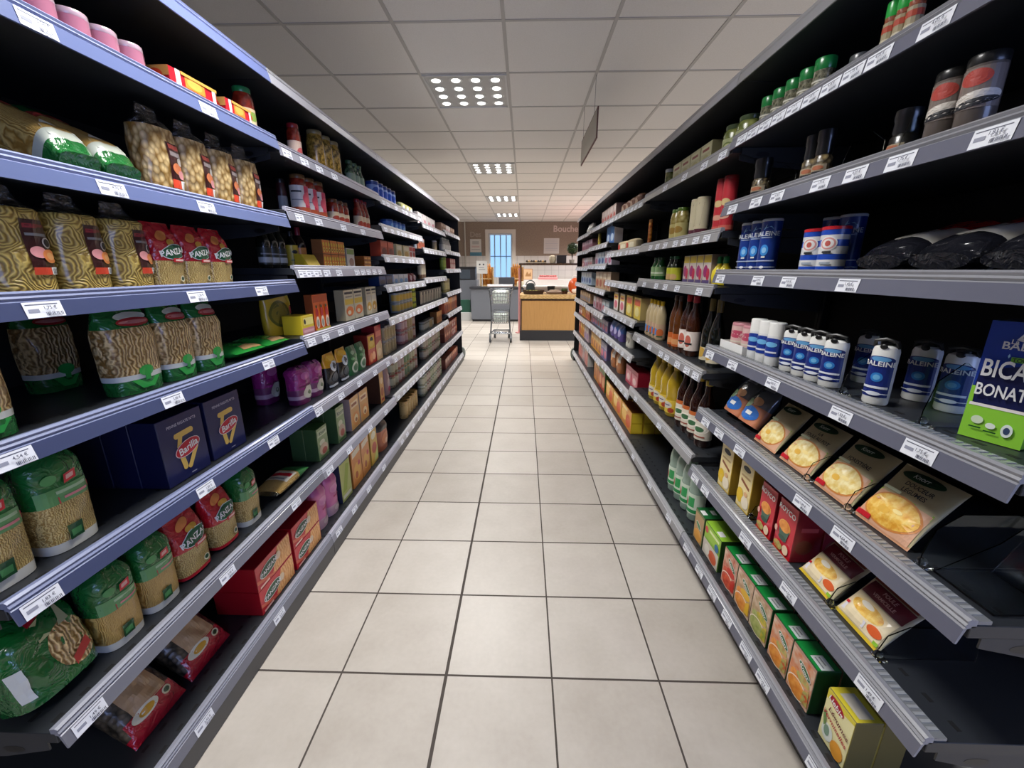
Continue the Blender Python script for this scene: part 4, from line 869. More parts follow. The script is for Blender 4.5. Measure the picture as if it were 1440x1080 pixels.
ALT = {'jar3h': ['jar3h', 'jar3h_red', 'jar3h_tan'], 'jar4h': ['jar4h', 'jar4h_green', 'jar4h_red'], 'jarbase4': ['jarbase4', 'jar4h_red', 'jar4h_green'], 'pinkjar': ['pinkjar', 'tanjar', 'jar3h_red'], 'greyjar': ['greyjar', 'greyjar', 'tanjar'], 'jar5h': ['jar5h', 'jarbase5', 's5red'], 'jarbase5': ['jarbase5', 'jar5h', 's5or'],
       's5or': ['s5or', 's5orange2', 'jarbase5'], 's5orange': ['s5orange', 's4yel', 's5red'], 's4viol': ['s4viol', 's4cyan', 's4viol', 's5pink'], 's4yel': ['s4viol', 's4yel', 's4yel'], 's5beige': ['s5beige', 's4yel', 's5orange'], 's5mix': ['s5mix', 's4pink2', 's5red'], 's4pink2': ['s4pink2', 's5blue', 's4pink2', 's5pink'], 'pinkb': ['pinkb', 's5mix', 'pinkb'], 's4cyan': ['s4cyan', 's5pink', 's4pink2'], 's5brown': ['s5brown', 's4white'], 'rbox': ['rbox', 'rbox2'], 'b3e': ['b3e_y', 'b3e'], 'rgb': ['rgb', 'orangejar', 'rgb']}
K['rbox2'] = ('carton', 'box', 'yellowish speckled carton', K['rbox'][3], {})
K['b3e_y'] = ('carton', 'box', 'yellow and white carton', cart2(m('#dcc04a', .4), m('#d05a3a', .4), m('#e6d890', .4), None, m('#c8b070', .4)), {})
K.update({
'jar3h_red': pb('preserve_jar', 'jar', 'red brown vegetable jar', '#7a3428', '#b07a60', '#8a8a80', '#c0a898', 'jar'),
'jar3h_tan': pb('preserve_jar', 'jar', 'tan vegetable jar with green label', '#8a7448', '#c2aa78', '#6a7a5a', '#7d9468', 'jar'),
'jar4h_green': pb('preserve_jar', 'jar', 'green bean jar', '#4a6034', '#8a9c62', '#b8bcb0', '#b4b898', 'jar'),
'jar4h_red': pb('preserve_jar', 'jar', 'dark red bean jar', '#5a2a24', '#9a6a58', '#9a9a90', '#c8b8a8', 'jar'),
's5orange2': pb('carton', 'box', 'bright orange carton', '#d07a34', '#e8b070', '#a8441c', '#8a4a24'),
'tanjar': pb('preserve_jar', 'jar', 'tan preserve jar', '#8a7450', '#c9b48a', '#a8a090', '#b09a6a', 'jar'),
'pinkjar': pb('preserve_jar', 'jar', 'pinkish preserve jar', '#8a4a44', '#c98a80', '#a09080', '#c9a8a0', 'jar'),
'greyjar': pb('preserve_jar', 'jar', 'grey green preserve tin', '#565c50', '#8a8c78', '#8a8c88', '#b4b4a0', 'jar'),
'orangejar': pb('carton', 'box', 'orange brown carton', '#c8843c', '#e0aa62', '#a85a24', '#8a5a2c'),
'jar3h': pb('preserve_jar', 'jar', 'mixed vegetable jar', '#5a5a38', '#a88a68', '#8a3c30', '#b8b490', 'jar'),
'jar4h': pb('preserve_jar', 'jar', 'brown and green vegetable jar', '#6a4a3a', '#a89878', '#5a6a4a', '#c2b8a0', 'jar'),
'jar5h': pb('carton', 'box', 'terracotta carton', '#a8583c', '#d0906a', '#7a2c20', '#7a3c2c'),
'jarbase': pb('preserve_jar', 'jar', 'tall honey coloured jar', '#a8803c', '#d0b070', '#b08a4a', '#c9a868', 'jar'),
'jarbase4': pb('preserve_jar', 'jar', 'green and white vegetable jar', '#5a6a44', '#b0ac8a', '#c9ccc0', '#c8c4a8', 'jar'),
'jarbase5': pb('carton', 'box', 'pinkish brown carton', '#a86a54', '#d0a088', '#8a3c34', '#8a4c3c'),
's4white': pb('carton', 'box', 'white low carton with pink print', '#d4cccc', '#e6e2e0', '#c88a94'),
's5brown': pb('packet', 'packet', 'brown low carton', '#8a6a58', '#b09a88', '#5a3a2c'),
's4orange': pb('packet', 'packet', 'orange and white packet', '#d88a68', '#eadcd4', '#c04a2c'),
's4can': pb('tin', 'tin', 'tan tin with metal lid', '#8a7a62', '#b0a084', '#b4b6b8', '#a89878', 'jar'),
's5bottle': pb('bottle', 'bottle', 'slim pale bottle', '#a8aaa4', '#d4d4cc', '#c9ccc8', None, 'bottle'),
's4jar': pb('preserve_jar', 'jar', 'stacked cream jar', '#5a3a2c', '#8a6a4a', '#3a2a24', '#d0c4a8', 'jar'),
's5green': pb('canister', 'canister', 'bright green canister', '#5a7a1c', '#9cba3a', '#4a6a1c', '#a8c04a', 'jar'),
's5red': pb('carton', 'box', 'red and grey carton', '#a83c3c', '#c9a8a0', '#d8d0c8'),
's5jar2': pb('preserve_jar', 'jar', 'yellowish jar', '#7a6a34', '#b0a264', '#8a8a5a', '#c2b880', 'jar'),
's5or': pb('carton', 'box', 'orange red carton', '#b85a3c', '#dc9a70', '#8a2c1c'),
's5white': pb('bottle', 'bottle', 'white bottle', '#cfccc8', '#e6e4e0', '#c9c4c0', None, 'bottle'),
's4blue': pb('carton', 'box', 'bright blue carton', '#2c62a8', '#4a86c8', '#b8c8d8', '#dcd4d4'),
's5yel': pb('canister', 'canister', 'yellow canister', '#b8a23c', '#d8c862', '#8a8a3a', '#d8c45a', 'jar'),
's5pink': pb('carton', 'box', 'pink and maroon carton', '#b07a84', '#d8b8c0', '#7a2c44'),
's4pink2': pb('carton', 'box', 'lilac and white carton', '#b8b0bc', '#dcd8de', '#a85a78'),
's5mix': pb('carton', 'box', 'grey pink carton', '#a89a9c', '#ccc4c4', '#b06a6a'),
's4bag': pb('packet', 'packet', 'beige biscuit packet', '#b89a7a', '#d8c8b0', '#9a4a34'),
's5blue': pb('carton', 'box', 'white and blue carton', '#a8b8c8', '#d8e0e6', '#1c4a8a'),
's4cyan': pb('carton', 'box', 'pale blue carton', '#8aa4b4', '#c0ccd4', '#b04a5a'),
's5tan': pb('carton', 'box', 'tan and blue carton', '#b08a68', '#d0b490', '#6a7a94'),
's4viol': pb('carton', 'box', 'violet and blue carton', '#6a6490', '#b0a8c0', '#c86a7c'),
's5orange': pb('carton', 'box', 'salmon carton', '#c87a5c', '#e0a88c', '#a83c34'),
's4yel': pb('carton', 'box', 'amber carton', '#d8983c', '#ecc27a', '#a8602c', '#b8742c'),
's5beige': pb('carton', 'box', 'violet and cream carton', '#b8a0a4', '#d8cccc', '#8a6a9a'),
'rgb': pb('carton', 'box', 'red and green carton', '#b8442c', '#7a9a3c', '#d8a070', '#4a6a2c'),
'pinkb': pb('carton', 'box', 'coral pink carton', '#cf8478', '#e6c0b4', '#b84a44', '#d8d0c8'),
})

# ------------------------------------------------------------------ placing
FRONT = {'L': -.85, 'R': .69}
def link(o, parent=None):
    COL.objects.link(o)
    if parent: o.parent = parent
    return o
def new_thing(name, parts, label, cat, loc, rot, group=None):
    if isinstance(parts, bpy.types.Mesh):
        root = link(bpy.data.objects.new(name, parts))
    else:
        root = link(bpy.data.objects.new(name, None)); root.empty_display_size = .05
        for pn, me, subs in parts:
            c = link(bpy.data.objects.new(pn, me), root)
            for sn, sm in subs: link(bpy.data.objects.new(sn, sm), c)
    stamp(root, label, cat, loc, rot, group)
    return root
def copy_thing(src, label, cat, loc, rot, group=None):
    r = link(src.copy())
    for ch in list(src.children):
        c = link(ch.copy(), r)
        for g in list(ch.children): link(g.copy(), c)
    stamp(r, label, cat, loc, rot, group)
    return r
def stamp(o, label, cat, loc, rot, group):
    o.location = loc; o.rotation_euler = rot; o['label'] = label; o['category'] = cat
    if group: o['group'] = group
    elif 'group' in o: del o['group']

LABELS = {}
ORD = ['', 'second', 'third', 'fourth', 'fifth', 'sixth', 'seventh', 'eighth', 'ninth', 'tenth', 'eleventh']
def ordinal(i, n):
    if n == 1: return ''
    if n == 2: return ('nearer', 'farther')[i] + ' '
    if i == 0: return 'nearest '
    if i == n - 1: return 'farthest '
    return ORD[i] + ' '
def article(s): return ('an ' if s[0] in 'aeiou' else 'a ') + s
# ------------------------------------------------------------------ lighting levels
LAMP_W = [16, 34, 34, 38, 40, 40]
LAMP_SPREAD = 130
ADDED_LAMPS = [(2.0, 8.5, 55), (2.0, 10.96, 55), (-2.2, 9.5, 45), (2.4, 1.1, 60), (2.4, 3.58, 60), (2.4, 6.04, 60), (-2.6, 3.58, 14), (-2.6, 6.04, 40)]  # unseen lamps added outside the aisle to brighten ceiling and back wall
DAY_W = 24
PINK_W = 16
EXPOSURE = 0.0
ROWS = [
('pink_tub', 'L', 1.674, 0.04, (0.782, 0.845, 0.908, 0.971, 1.034, 1.097), 0.057, 0.068),
('red_box', 'L', 1.674, 0.03, (1.245,), 0.159, 0.058),
('red_box', 'L', 1.674, 0.03, (1.423,), 0.118, 0.058),
('greenlid_jar', 'L', 1.674, 0.04, (1.516,), 0.062, 0.135),
('spaghetti_bag', 'L', 1.425, 0.02, (0.89, 0.983), 0.089, 0.095),
('penne_bag', 'L', 1.425, 0.04, (1.124, 1.238, 1.351, 1.465), 0.108, 0.205),
('nest_bag', 'L', 1.2, 0.04, (0.758, 0.868, 0.977), 0.104, 0.19),
('redpasta_bag', 'L', 1.2, 0.04, (1.07, 1.164, 1.257), 0.089, 0.158),
('fusilli_bag', 'L', 0.965, 0.045, (0.927,), 0.123, 0.225),
('fusilli_bag', 'L', 0.965, 0.045, (1.051,), 0.103, 0.225),
('fusilli_bag', 'L', 0.965, 0.045, (1.161,), 0.101, 0.225),
('fusilli_corner', 'L', 0.965, 0.045, (0.627,), 0.1, 0.21),
('fusilli_dark', 'L', 0.965, 0.25, (0.935,), 0.103, 0.21),
('green_flat', 'L', 0.965, 0.04, (1.311, 1.464), 0.145, 0.045),
('yellow_bag', 'L', 0.965, 0.13, (1.669,), 0.17, 0.19),
('vermi', 'L', 0.706, 0.05, (0.588,), 0.1, 0.2),
('vermi', 'L', 0.706, 0.05, (0.705,), 0.1, 0.2),
('blue_box', 'L', 0.706, 0.045, (0.985,), 0.143, 0.178),
('blue_box', 'L', 0.706, 0.048, (1.146,), 0.144, 0.178),
('green_big', 'L', 0.426, 0.04, (0.614,), 0.141, 0.19),
('vermi7', 'L', 0.426, 0.045, (0.738,), 0.092, 0.19),
('vermi7', 'L', 0.426, 0.045, (0.844,), 0.093, 0.19),
('redpasta7', 'L', 0.426, 0.045, (0.955,), 0.104, 0.19),
('redpasta7', 'L', 0.426, 0.045, (1.08,), 0.095, 0.19),
('green_G', 'L', 0.426, 0.045, (1.198,), 0.09, 0.19),
('spag_flat', 'L', 0.426, 0.04, (1.422,), 0.233, 0.045),
('redclear_bag', 'L', 0.107, 0.06, (0.781,), 0.154, 0.2),
('redclear_bag', 'L', 0.107, 0.06, (0.96,), 0.161, 0.2),
('lasagne', 'L', 0.107, 0.03, (1.22,), 0.205, 0.092),
('lasagne', 'L', 0.107, 0.03, (1.439,), 0.201, 0.092),
('redlid_jar', 'L', 1.66, 0.05, (1.828,), 0.051, 0.139),
('olive_jar', 'L', 1.66, 0.05, (2.035, 2.12, 2.205), 0.075, 0.174),
('green_jar', 'L', 1.66, 0.06, (2.404, 2.467, 2.53), 0.057, 0.14),
('blue_can', 'L', 1.65, 0.06, (2.775, 2.862, 2.948, 3.035, 3.121), 0.078, 0.12),
('yellow_pack', 'L', 1.65, 0.06, (3.333, 3.44, 3.547), 0.085, 0.079),
('dark_jar', 'L', 1.452, 0.12, (1.798,), 0.039, 0.144),
('tomato_jar', 'L', 1.452, 0.05, (1.832, 1.909, 1.986), 0.069, 0.165),
('small_jar', 'L', 1.452, 0.05, (2.122, 2.183, 2.243), 0.055, 0.117),
('ketchup', 'L', 1.452, 0.05, (2.428, 2.482, 2.537), 0.049, 0.164),
('blue_tin', 'L', 1.498, 0.06, (3.022, 3.123, 3.223, 3.324), 0.088, 0.077),
('white_can', 'L', 1.498, 0.06, (3.647, 3.676), 0.027, 0.099),
('oil_dark', 'L', 1.25, 0.12, (1.627, 1.68, 1.733), 0.048, 0.165),
('oil_yel', 'L', 1.25, 0.12, (1.825,), 0.05, 0.15),
('oil_red', 'L', 1.25, 0.12, (1.895,), 0.056, 0.175),
('yellow_tri', 'L', 1.25, 0.05, (1.832,), 0.107, 0.056),
('cube_pack', 'L', 1.25, 0.06, (1.97, 2.051, 2.131), 0.076, 0.062),
('veg_box', 'L', 1.25, 0.06, (2.239,), 0.105, 0.099),
('brown_flat', 'L', 1.25, 0.06, (2.451, 2.505), 0.053, 0.068),
('redpk', 'L', 1.322, 0.06, (2.794, 2.935), 0.134, 0.1),
('creampk', 'L', 1.322, 0.06, (3.132, 3.32), 0.15, 0.095),
('whiteredpk', 'L', 1.322, 0.06, (3.447, 3.542), 0.09, 0.1),
('yellow_low', 'L', 0.987, 0.04, (1.682,), 0.094, 0.076),
('orange_box', 'L', 0.987, 0.05, (1.828,), 0.139, 0.153),
('cream_box', 'L', 0.987, 0.06, (2.159, 2.283), 0.118, 0.155),
('cream_box2', 'L', 0.987, 0.06, (2.442, 2.527), 0.081, 0.157),
('navy_pk', 'L', 1.141, 0.06, (2.715, 2.853), 0.131, 0.063),
('lblue_pk', 'L', 1.141, 0.06, (3.003, 3.131, 3.259), 0.122, 0.068),
('red_bag', 'L', 1.141, 0.06, (3.417, 3.532), 0.098, 0.07),
('purple_bag', 'L', 0.7, 0.06, (1.643, 1.757), 0.103, 0.158),
('purple_dark', 'L', 0.7, 0.2, (1.647,), 0.11, 0.18),
('yblack_bag', 'L', 0.7, 0.05, (1.885, 2.015), 0.117, 0.164),
('greenpk', 'L', 0.7, 0.05, (2.136, 2.252), 0.11, 0.153),
('red_yel', 'L', 0.7, 0.05, (2.39,), 0.114, 0.177),
('red_beige', 'L', 0.7, 0.05, (2.515,), 0.114, 0.213),
('flat_tin', 'L', 0.935, 0.06, (3.054, 3.14, 3.226, 3.312, 3.398), 0.077, 0.07),
('ygreen_tin', 'L', 0.935, 0.06, (3.462, 3.513), 0.044, 0.085),
('bw_pack', 'L', 0.935, 0.06, (3.72, 3.84, 3.96, 4.08, 4.2, 4.32, 4.44, 4.56), 0.114, 0.154),
('tea1', 'L', 0.42, 0.05, (1.695,), 0.095, 0.15),
('tea2', 'L', 0.42, 0.05, (1.888,), 0.09, 0.181),
('orange_tea', 'L', 0.42, 0.05, (2.065, 2.195), 0.123, 0.176),
('brown_or', 'L', 0.42, 0.05, (2.5,), 0.076, 0.206),
('brown_bag', 'L', 0.43, 0.05, (2.64,), 0.075, 0.21),
('tanjar', 'L', 0.69, 0.06, (2.713, 2.774, 2.836, 2.897), 0.056, 0.095),
('pinkjar', 'L', 0.69, 0.06, (3.119, 3.199, 3.279, 3.359, 3.439), 0.072, 0.095),
('greyjar', 'L', 0.69, 0.06, (3.778, 3.842, 3.906, 3.97, 4.034, 4.099, 4.163), 0.058, 0.085),
('orangejar', 'L', 0.69, 0.06, (4.367, 4.46, 4.553), 0.089, 0.12),
('jar3h', 'L', 0.43, 0.06, (2.809, 2.888, 2.966, 3.045, 3.124, 3.203, 3.282, 3.36, 3.439), 0.072, 0.095),
('jar4h', 'L', 0.43, 0.06, (3.786, 3.868, 3.949, 4.03, 4.111, 4.193, 4.274, 4.355, 4.437), 0.074, 0.095),
('jar5h', 'L', 0.42, 0.06, (4.764, 4.893, 5.021, 5.15, 5.279, 5.407, 5.536), 0.122, 0.1),
('jarbase', 'L', 0.107, 0.06, (3.063, 3.139, 3.215, 3.292, 3.368), 0.069, 0.14),
('jarbase4', 'L', 0.107, 0.06, (3.658, 3.736, 3.815, 3.893, 3.971, 4.05, 4.128, 4.207, 4.285, 4.363, 4.442), 0.071, 0.095),
('jarbase5', 'L', 0.107, 0.06, (4.746, 4.877, 5.009, 5.14, 5.271, 5.403, 5.534), 0.125, 0.12),
('pink_bag', 'L', 0.107, 0.05, (1.631, 1.744), 0.107, 0.2),
('bluegreen_pk', 'L', 0.107, 0.05, (1.87,), 0.114, 0.256),
('or_base', 'L', 0.107, 0.05, (2.015, 2.145), 0.123, 0.238),
('yel_base', 'L', 0.107, 0.05, (2.28,), 0.114, 0.246),
('orbrown_base', 'L', 0.107, 0.05, (2.485,), 0.161, 0.19),
('s4white', 'L', 1.612, 0.05, (3.788, 3.963, 4.138, 4.312), 0.166, 0.1),
('s5brown', 'L', 1.64, 0.05, (4.793, 4.94, 5.087, 5.233, 5.38, 5.527), 0.139, 0.09),
('s4orange', 'L', 1.412, 0.05, (3.72, 3.84), 0.114, 0.09),
('s4can', 'L', 1.412, 0.05, (4.402, 4.452), 0.043, 0.11),
('s5bottle', 'L', 1.437, 0.05, (4.9, 4.998, 5.096, 5.193, 5.291), 0.07, 0.15),
('s4jar', 'L', 1.162, 0.05, (3.781, 3.836, 3.891), 0.049, 0.16),
('s5green', 'L', 1.238, 0.05, (4.856, 4.931), 0.06, 0.14),
('s5red', 'L', 1.238, 0.05, (5.267, 5.4, 5.533), 0.127, 0.13),
('s5jar2', 'L', 0.982, 0.05, (4.888, 4.963, 5.037, 5.112), 0.065, 0.15),
('s5or', 'L', 0.75, 0.05, (4.783, 4.909, 5.034, 5.16, 5.286, 5.411, 5.537), 0.119, 0.16),
('pickle', 'R', 1.655, 0.05, (1.646, 1.745), 0.082, 0.11),
('spice_g', 'R', 1.66, 0.05, (1.251, 1.312, 1.374, 1.436, 1.497), 0.047, 0.1),
('spice_d', 'R', 1.66, 0.08, (1.169,), 0.042, 0.072),
('spice_g2', 'R', 1.66, 0.05, (0.983, 1.011, 1.039), 0.026, 0.11),
('rjar', 'R', 1.645, 0.06, (2.44,), 0.047, 0.11),
('rbox', 'R', 1.645, 0.06, (1.926, 2.039, 2.151, 2.264), 0.107, 0.1),
('grinder1', 'R', 1.456, 0.06, (1.505,), 0.055, 0.133),
('grinder34', 'R', 1.456, 0.06, (1.206, 1.252), 0.042, 0.13),
('grinder_dark', 'R', 1.456, 0.07, (0.981,), 0.048, 0.102),
('pepper', 'R', 1.456, 0.04, (0.81, 0.865), 0.05, 0.125),
('bluecyl', 'R', 1.235, 0.05, (1.385, 1.447, 1.509), 0.056, 0.16),
('bluecyl_dark', 'R', 1.235, 0.17, (1.219, 1.286), 0.06, 0.153),
('stripe', 'R', 1.235, 0.05, (1.103, 1.171), 0.06, 0.112),
('saltbag', 'R', 1.235, 0.04, (0.664, 0.792, 0.921), 0.122, 0.07),
('whitelid', 'R', 1.183, 0.16, (1.693, 1.721), 0.025, 0.17),
('pinkpk', 'R', 0.966, 0.06, (1.422, 1.498), 0.064, 0.096),
('cyl', 'R', 0.966, 0.04, (1.243, 1.293, 1.343), 0.046, 0.128),
('bottleW', 'R', 0.966, 0.045, (1.009, 1.064, 1.119, 1.174), 0.05, 0.131),
('bottleW6', 'R', 0.966, 0.05, (0.875,), 0.046, 0.143),
('bottleW7', 'R', 0.966, 0.16, (1.055,), 0.05, 0.135),
('bottleW7', 'R', 0.966, 0.16, (0.829, 0.903), 0.05, 0.135),
('bicarb', 'R', 0.966, 0.093, (0.666,), 0.076, 0.2),
('bluebag', 'R', 0.717, 0.06, (1.355, 1.465), 0.104, 0.15),
('yelcapbot', 'R', 0.717, 0.22, (1.454, 1.487), 0.03, 0.16),
('soup', 'R', 0.717, 0.045, (1.202,), 0.115, 0.152),
('soup', 'R', 0.717, 0.045, (1.058,), 0.129, 0.152),
('soup', 'R', 0.717, 0.045, (0.914,), 0.125, 0.152),
('soup', 'R', 0.717, 0.045, (0.772,), 0.133, 0.152),
('yelbox', 'R', 0.471, 0.042, (1.372,), 0.089, 0.175),
('yelbox', 'R', 0.471, 0.042, (1.238,), 0.081, 0.175),
('roy', 'R', 0.471, 0.042, (1.11,), 0.076, 0.158),
('roy', 'R', 0.471, 0.042, (1.018,), 0.079, 0.158),
('vsachet', 'R', 0.471, 0.042, (0.897,), 0.118, 0.126),
('vsachet', 'R', 0.471, 0.042, (0.762,), 0.122, 0.126),
('gbox', 'R', 0.15, 0.04, (1.504,), 0.086, 0.135),
('lime', 'R', 0.15, 0.04, (1.385,), 0.133, 0.135),
('tomato', 'R', 0.15, 0.04, (1.046, 1.143, 1.241), 0.096, 0.14),
('carrot', 'R', 0.15, 0.04, (0.853, 0.944), 0.089, 0.14),
('ylegume', 'R', 0.15, 0.04, (0.727,), 0.083, 0.145),
('orjar', 'R', 1.377, 0.05, (2.622, 2.642), 0.018, 0.157),
('yeljar', 'R', 1.377, 0.05, (2.177, 2.254), 0.064, 0.155),
('creamcan', 'R', 1.377, 0.05, (1.93, 1.994), 0.054, 0.164),
('redtube', 'R', 1.377, 0.05, (1.692, 1.749), 0.049, 0.2),
('grbot', 'R', 1.183, 0.05, (2.435, 2.51), 0.062, 0.125),
('ygbot', 'R', 1.183, 0.05, (2.174, 2.238), 0.054, 0.125),
('pbox', 'R', 1.183, 0.05, (1.755, 1.829, 1.903, 1.977), 0.07, 0.12),
('lemon', 'R', 1.183, 0.05, (1.652, 1.705), 0.047, 0.11),
('beigebot', 'R', 0.86, 0.05, (2.338, 2.402, 2.467, 2.531), 0.058, 0.213),
('brownbot', 'R', 0.86, 0.05, (2.06, 2.12), 0.051, 0.26),
('redcapbot', 'R', 0.86, 0.05, (1.895, 1.972), 0.065, 0.27),
('darkbot', 'R', 0.86, 0.06, (1.678, 1.746), 0.059, 0.269),
('oil', 'R', 0.51, 0.05, (2.058, 2.155, 2.251, 2.347), 0.084, 0.262),
('darkoil', 'R', 0.51, 0.05, (1.673, 1.753, 1.832, 1.911), 0.071, 0.29),
('greenbot', 'R', 0.15, 0.06, (1.676, 1.762, 1.848, 1.934), 0.076, 0.29),
('brrnd', 'R', 1.63, 0.06, (3.027, 3.163, 3.297, 3.433), 0.128, 0.1),
('rw4', 'R', 1.63, 0.06, (3.724, 3.852, 3.98, 4.108, 4.236), 0.122, 0.138),
('s5white', 'R', 1.62, 0.05, (4.944, 5.035, 5.125, 5.215), 0.08, 0.12),
('creampack', 'R', 1.37, 0.05, (3.11, 3.37), 0.247, 0.08),
('s4blue', 'R', 1.455, 0.05, (3.703, 3.868), 0.157, 0.16),
('s5yel', 'R', 1.443, 0.05, (4.4,), 0.033, 0.13),
('s5pink', 'R', 1.443, 0.05, (4.83, 4.99, 5.15, 5.31, 5.47), 0.152, 0.12),
('s4pink2', 'R', 1.28, 0.05, (3.744, 3.912, 4.08, 4.248, 4.416), 0.16, 0.12),
('s5mix', 'R', 1.262, 0.05, (4.78, 4.94, 5.1, 5.26, 5.42), 0.152, 0.11),
('s4bag', 'R', 1.06, 0.05, (3.735, 3.925, 4.115, 4.305), 0.181, 0.16),
('s5blue', 'R', 1.07, 0.05, (4.8, 5.0, 5.2, 5.4), 0.19, 0.14),
('b3e', 'R', 0.927, 0.05, (2.748, 2.962, 3.178, 3.393), 0.161, 0.14),
('s4cyan', 'R', 0.855, 0.05, (3.726, 3.898, 4.07, 4.242, 4.414), 0.163, 0.12),
('s5tan', 'R', 0.87, 0.05, (4.785, 4.955, 5.125, 5.295, 5.465), 0.161, 0.11),
('b3f_tin', 'R', 0.705, 0.05, (2.912, 2.97), 0.048, 0.11),
('b3f_bag', 'R', 0.705, 0.05, (3.213, 3.36, 3.507), 0.139, 0.12),
('s4viol', 'R', 0.69, 0.05, (3.709, 3.846, 3.983, 4.12, 4.257, 4.394, 4.531), 0.13, 0.11),
('s5orange', 'R', 0.68, 0.05, (4.775, 4.925, 5.075, 5.225, 5.375, 5.525), 0.142, 0.11),
('b3g_red', 'R', 0.458, 0.06, (2.71, 2.87), 0.152, 0.13),
('b3g_bag', 'R', 0.458, 0.05, (3.205, 3.415), 0.147, 0.165),
('s4yel', 'R', 0.44, 0.05, (3.693, 3.84, 3.987, 4.133, 4.28, 4.427), 0.139, 0.16),
('s5beige', 'R', 0.431, 0.05, (4.785, 4.955, 5.125, 5.295, 5.465), 0.161, 0.16),
('orb', 'R', 0.15, 0.05, (2.81, 3.11, 3.41), 0.285, 0.15),
('rgb', 'R', 0.15, 0.05, (3.704, 3.851, 3.999, 4.146), 0.14, 0.24),
('pinkb', 'R', 0.15, 0.05, (4.729, 4.842, 4.956, 5.07, 5.183, 5.297, 5.411), 0.111, 0.24),
]
JY = [.53, 1.555, 2.58, 3.61, 4.64, 5.68]
SHELF = {
 'L': [[1.674, 1.425, 1.20, .965, .706, .426, .107], [1.66, 1.452, 1.25, .987, .70, .42, .107], [1.65, 1.498, 1.322, 1.141, .935, .69, .43, .107], [1.612, 1.412, 1.162, .935, .69, .43, .107], [1.64, 1.437, 1.238, .982, .75, .42, .107]],
 'R': [[1.66, 1.456, 1.235, .966, .717, .471, .15], [1.645, 1.377, 1.183, .86, .51, .15], [1.63, 1.37, 1.15, .927, .705, .458, .15], [1.63, 1.455, 1.28, 1.06, .855, .69, .44, .15], [1.62, 1.443, 1.262, 1.07, .87, .68, .431, .15]]}
TOPZ = {'L': 1.874, 'R': 1.85}
SIDE = {'L': 'left', 'R': 'right'}
BAYN = ['nearest', 'second', 'third', 'fourth', 'farthest']
SHN = ['top', 'second', 'third', 'fourth', 'fifth', 'sixth', 'seventh', 'bottom']
def shelf_name(side, bay, z):
    zs = SHELF[side][bay]; i = min(range(len(zs)), key=lambda k: abs(zs[k] - z))
    return ('bottom' if i == len(zs) - 1 else SHN[i]), zs[i], (zs[i - 1] if i else TOPZ[side])
def bay_of(y): return max(0, min(4, sum(1 for j in JY[1:] if y >= j)))

YAW = {k: 30 for k in ('bluecyl', 'bluecyl_dark', 'stripe', 'cyl', 'bottleW', 'bottleW6', 'bottleW7', 'pepper', 'pinkpk', 'tomato_jar', 'small_jar', 'ketchup', 'greenlid_jar', 'redlid_jar', 'oil_dark', 'oil_yel', 'oil_red', 'pickle', 'spice_g', 'spice_g2', 'grinder1', 'grinder34', 'redtube', 'creamcan', 'yeljar', 'grbot', 'ygbot', 'beigebot', 'brownbot', 'redcapbot', 'darkbot', 'oil', 'darkoil', 'greenbot', 'blue_can')}
PROTO = {}
def reach(root, rx):
    # lowest point and foremost point of a package once it is leaned back by rx
    mz, my = 9.0, 9.0
    meshes = [root.data] if root.data else [c.data for c in root.children if c.data]
    for me in meshes:
        for v in me.vertices:
            mz = min(mz, v.co.y * sin(rx) + v.co.z * cos(rx)); my = min(my, v.co.y * cos(rx) - v.co.z * sin(rx))
    return mz, my
def put(key, builder_key, w, h, build, name, cat, label, loc, rot, group, rx=0, side='L', flat=False):
    k = (builder_key, round(w, 3), round(h, 3))
    o = put0(k, w, h, build, name, cat, label, loc, rot, group)
    if not flat:
        mz, my = reach(o, rx)
        o.location.z += .0012 - mz
        if my < -.004 and rx: o.location.x += my * (1 if side == 'L' else -1)
    return o
def put0(k, w, h, build, name, cat, label, loc, rot, group):
    if k in PROTO: return copy_thing(PROTO[k], label, cat, loc, rot, group)
    PROTO[k] = new_thing(name, build(w, h), label, cat, loc, rot, group)
    return PROTO[k]

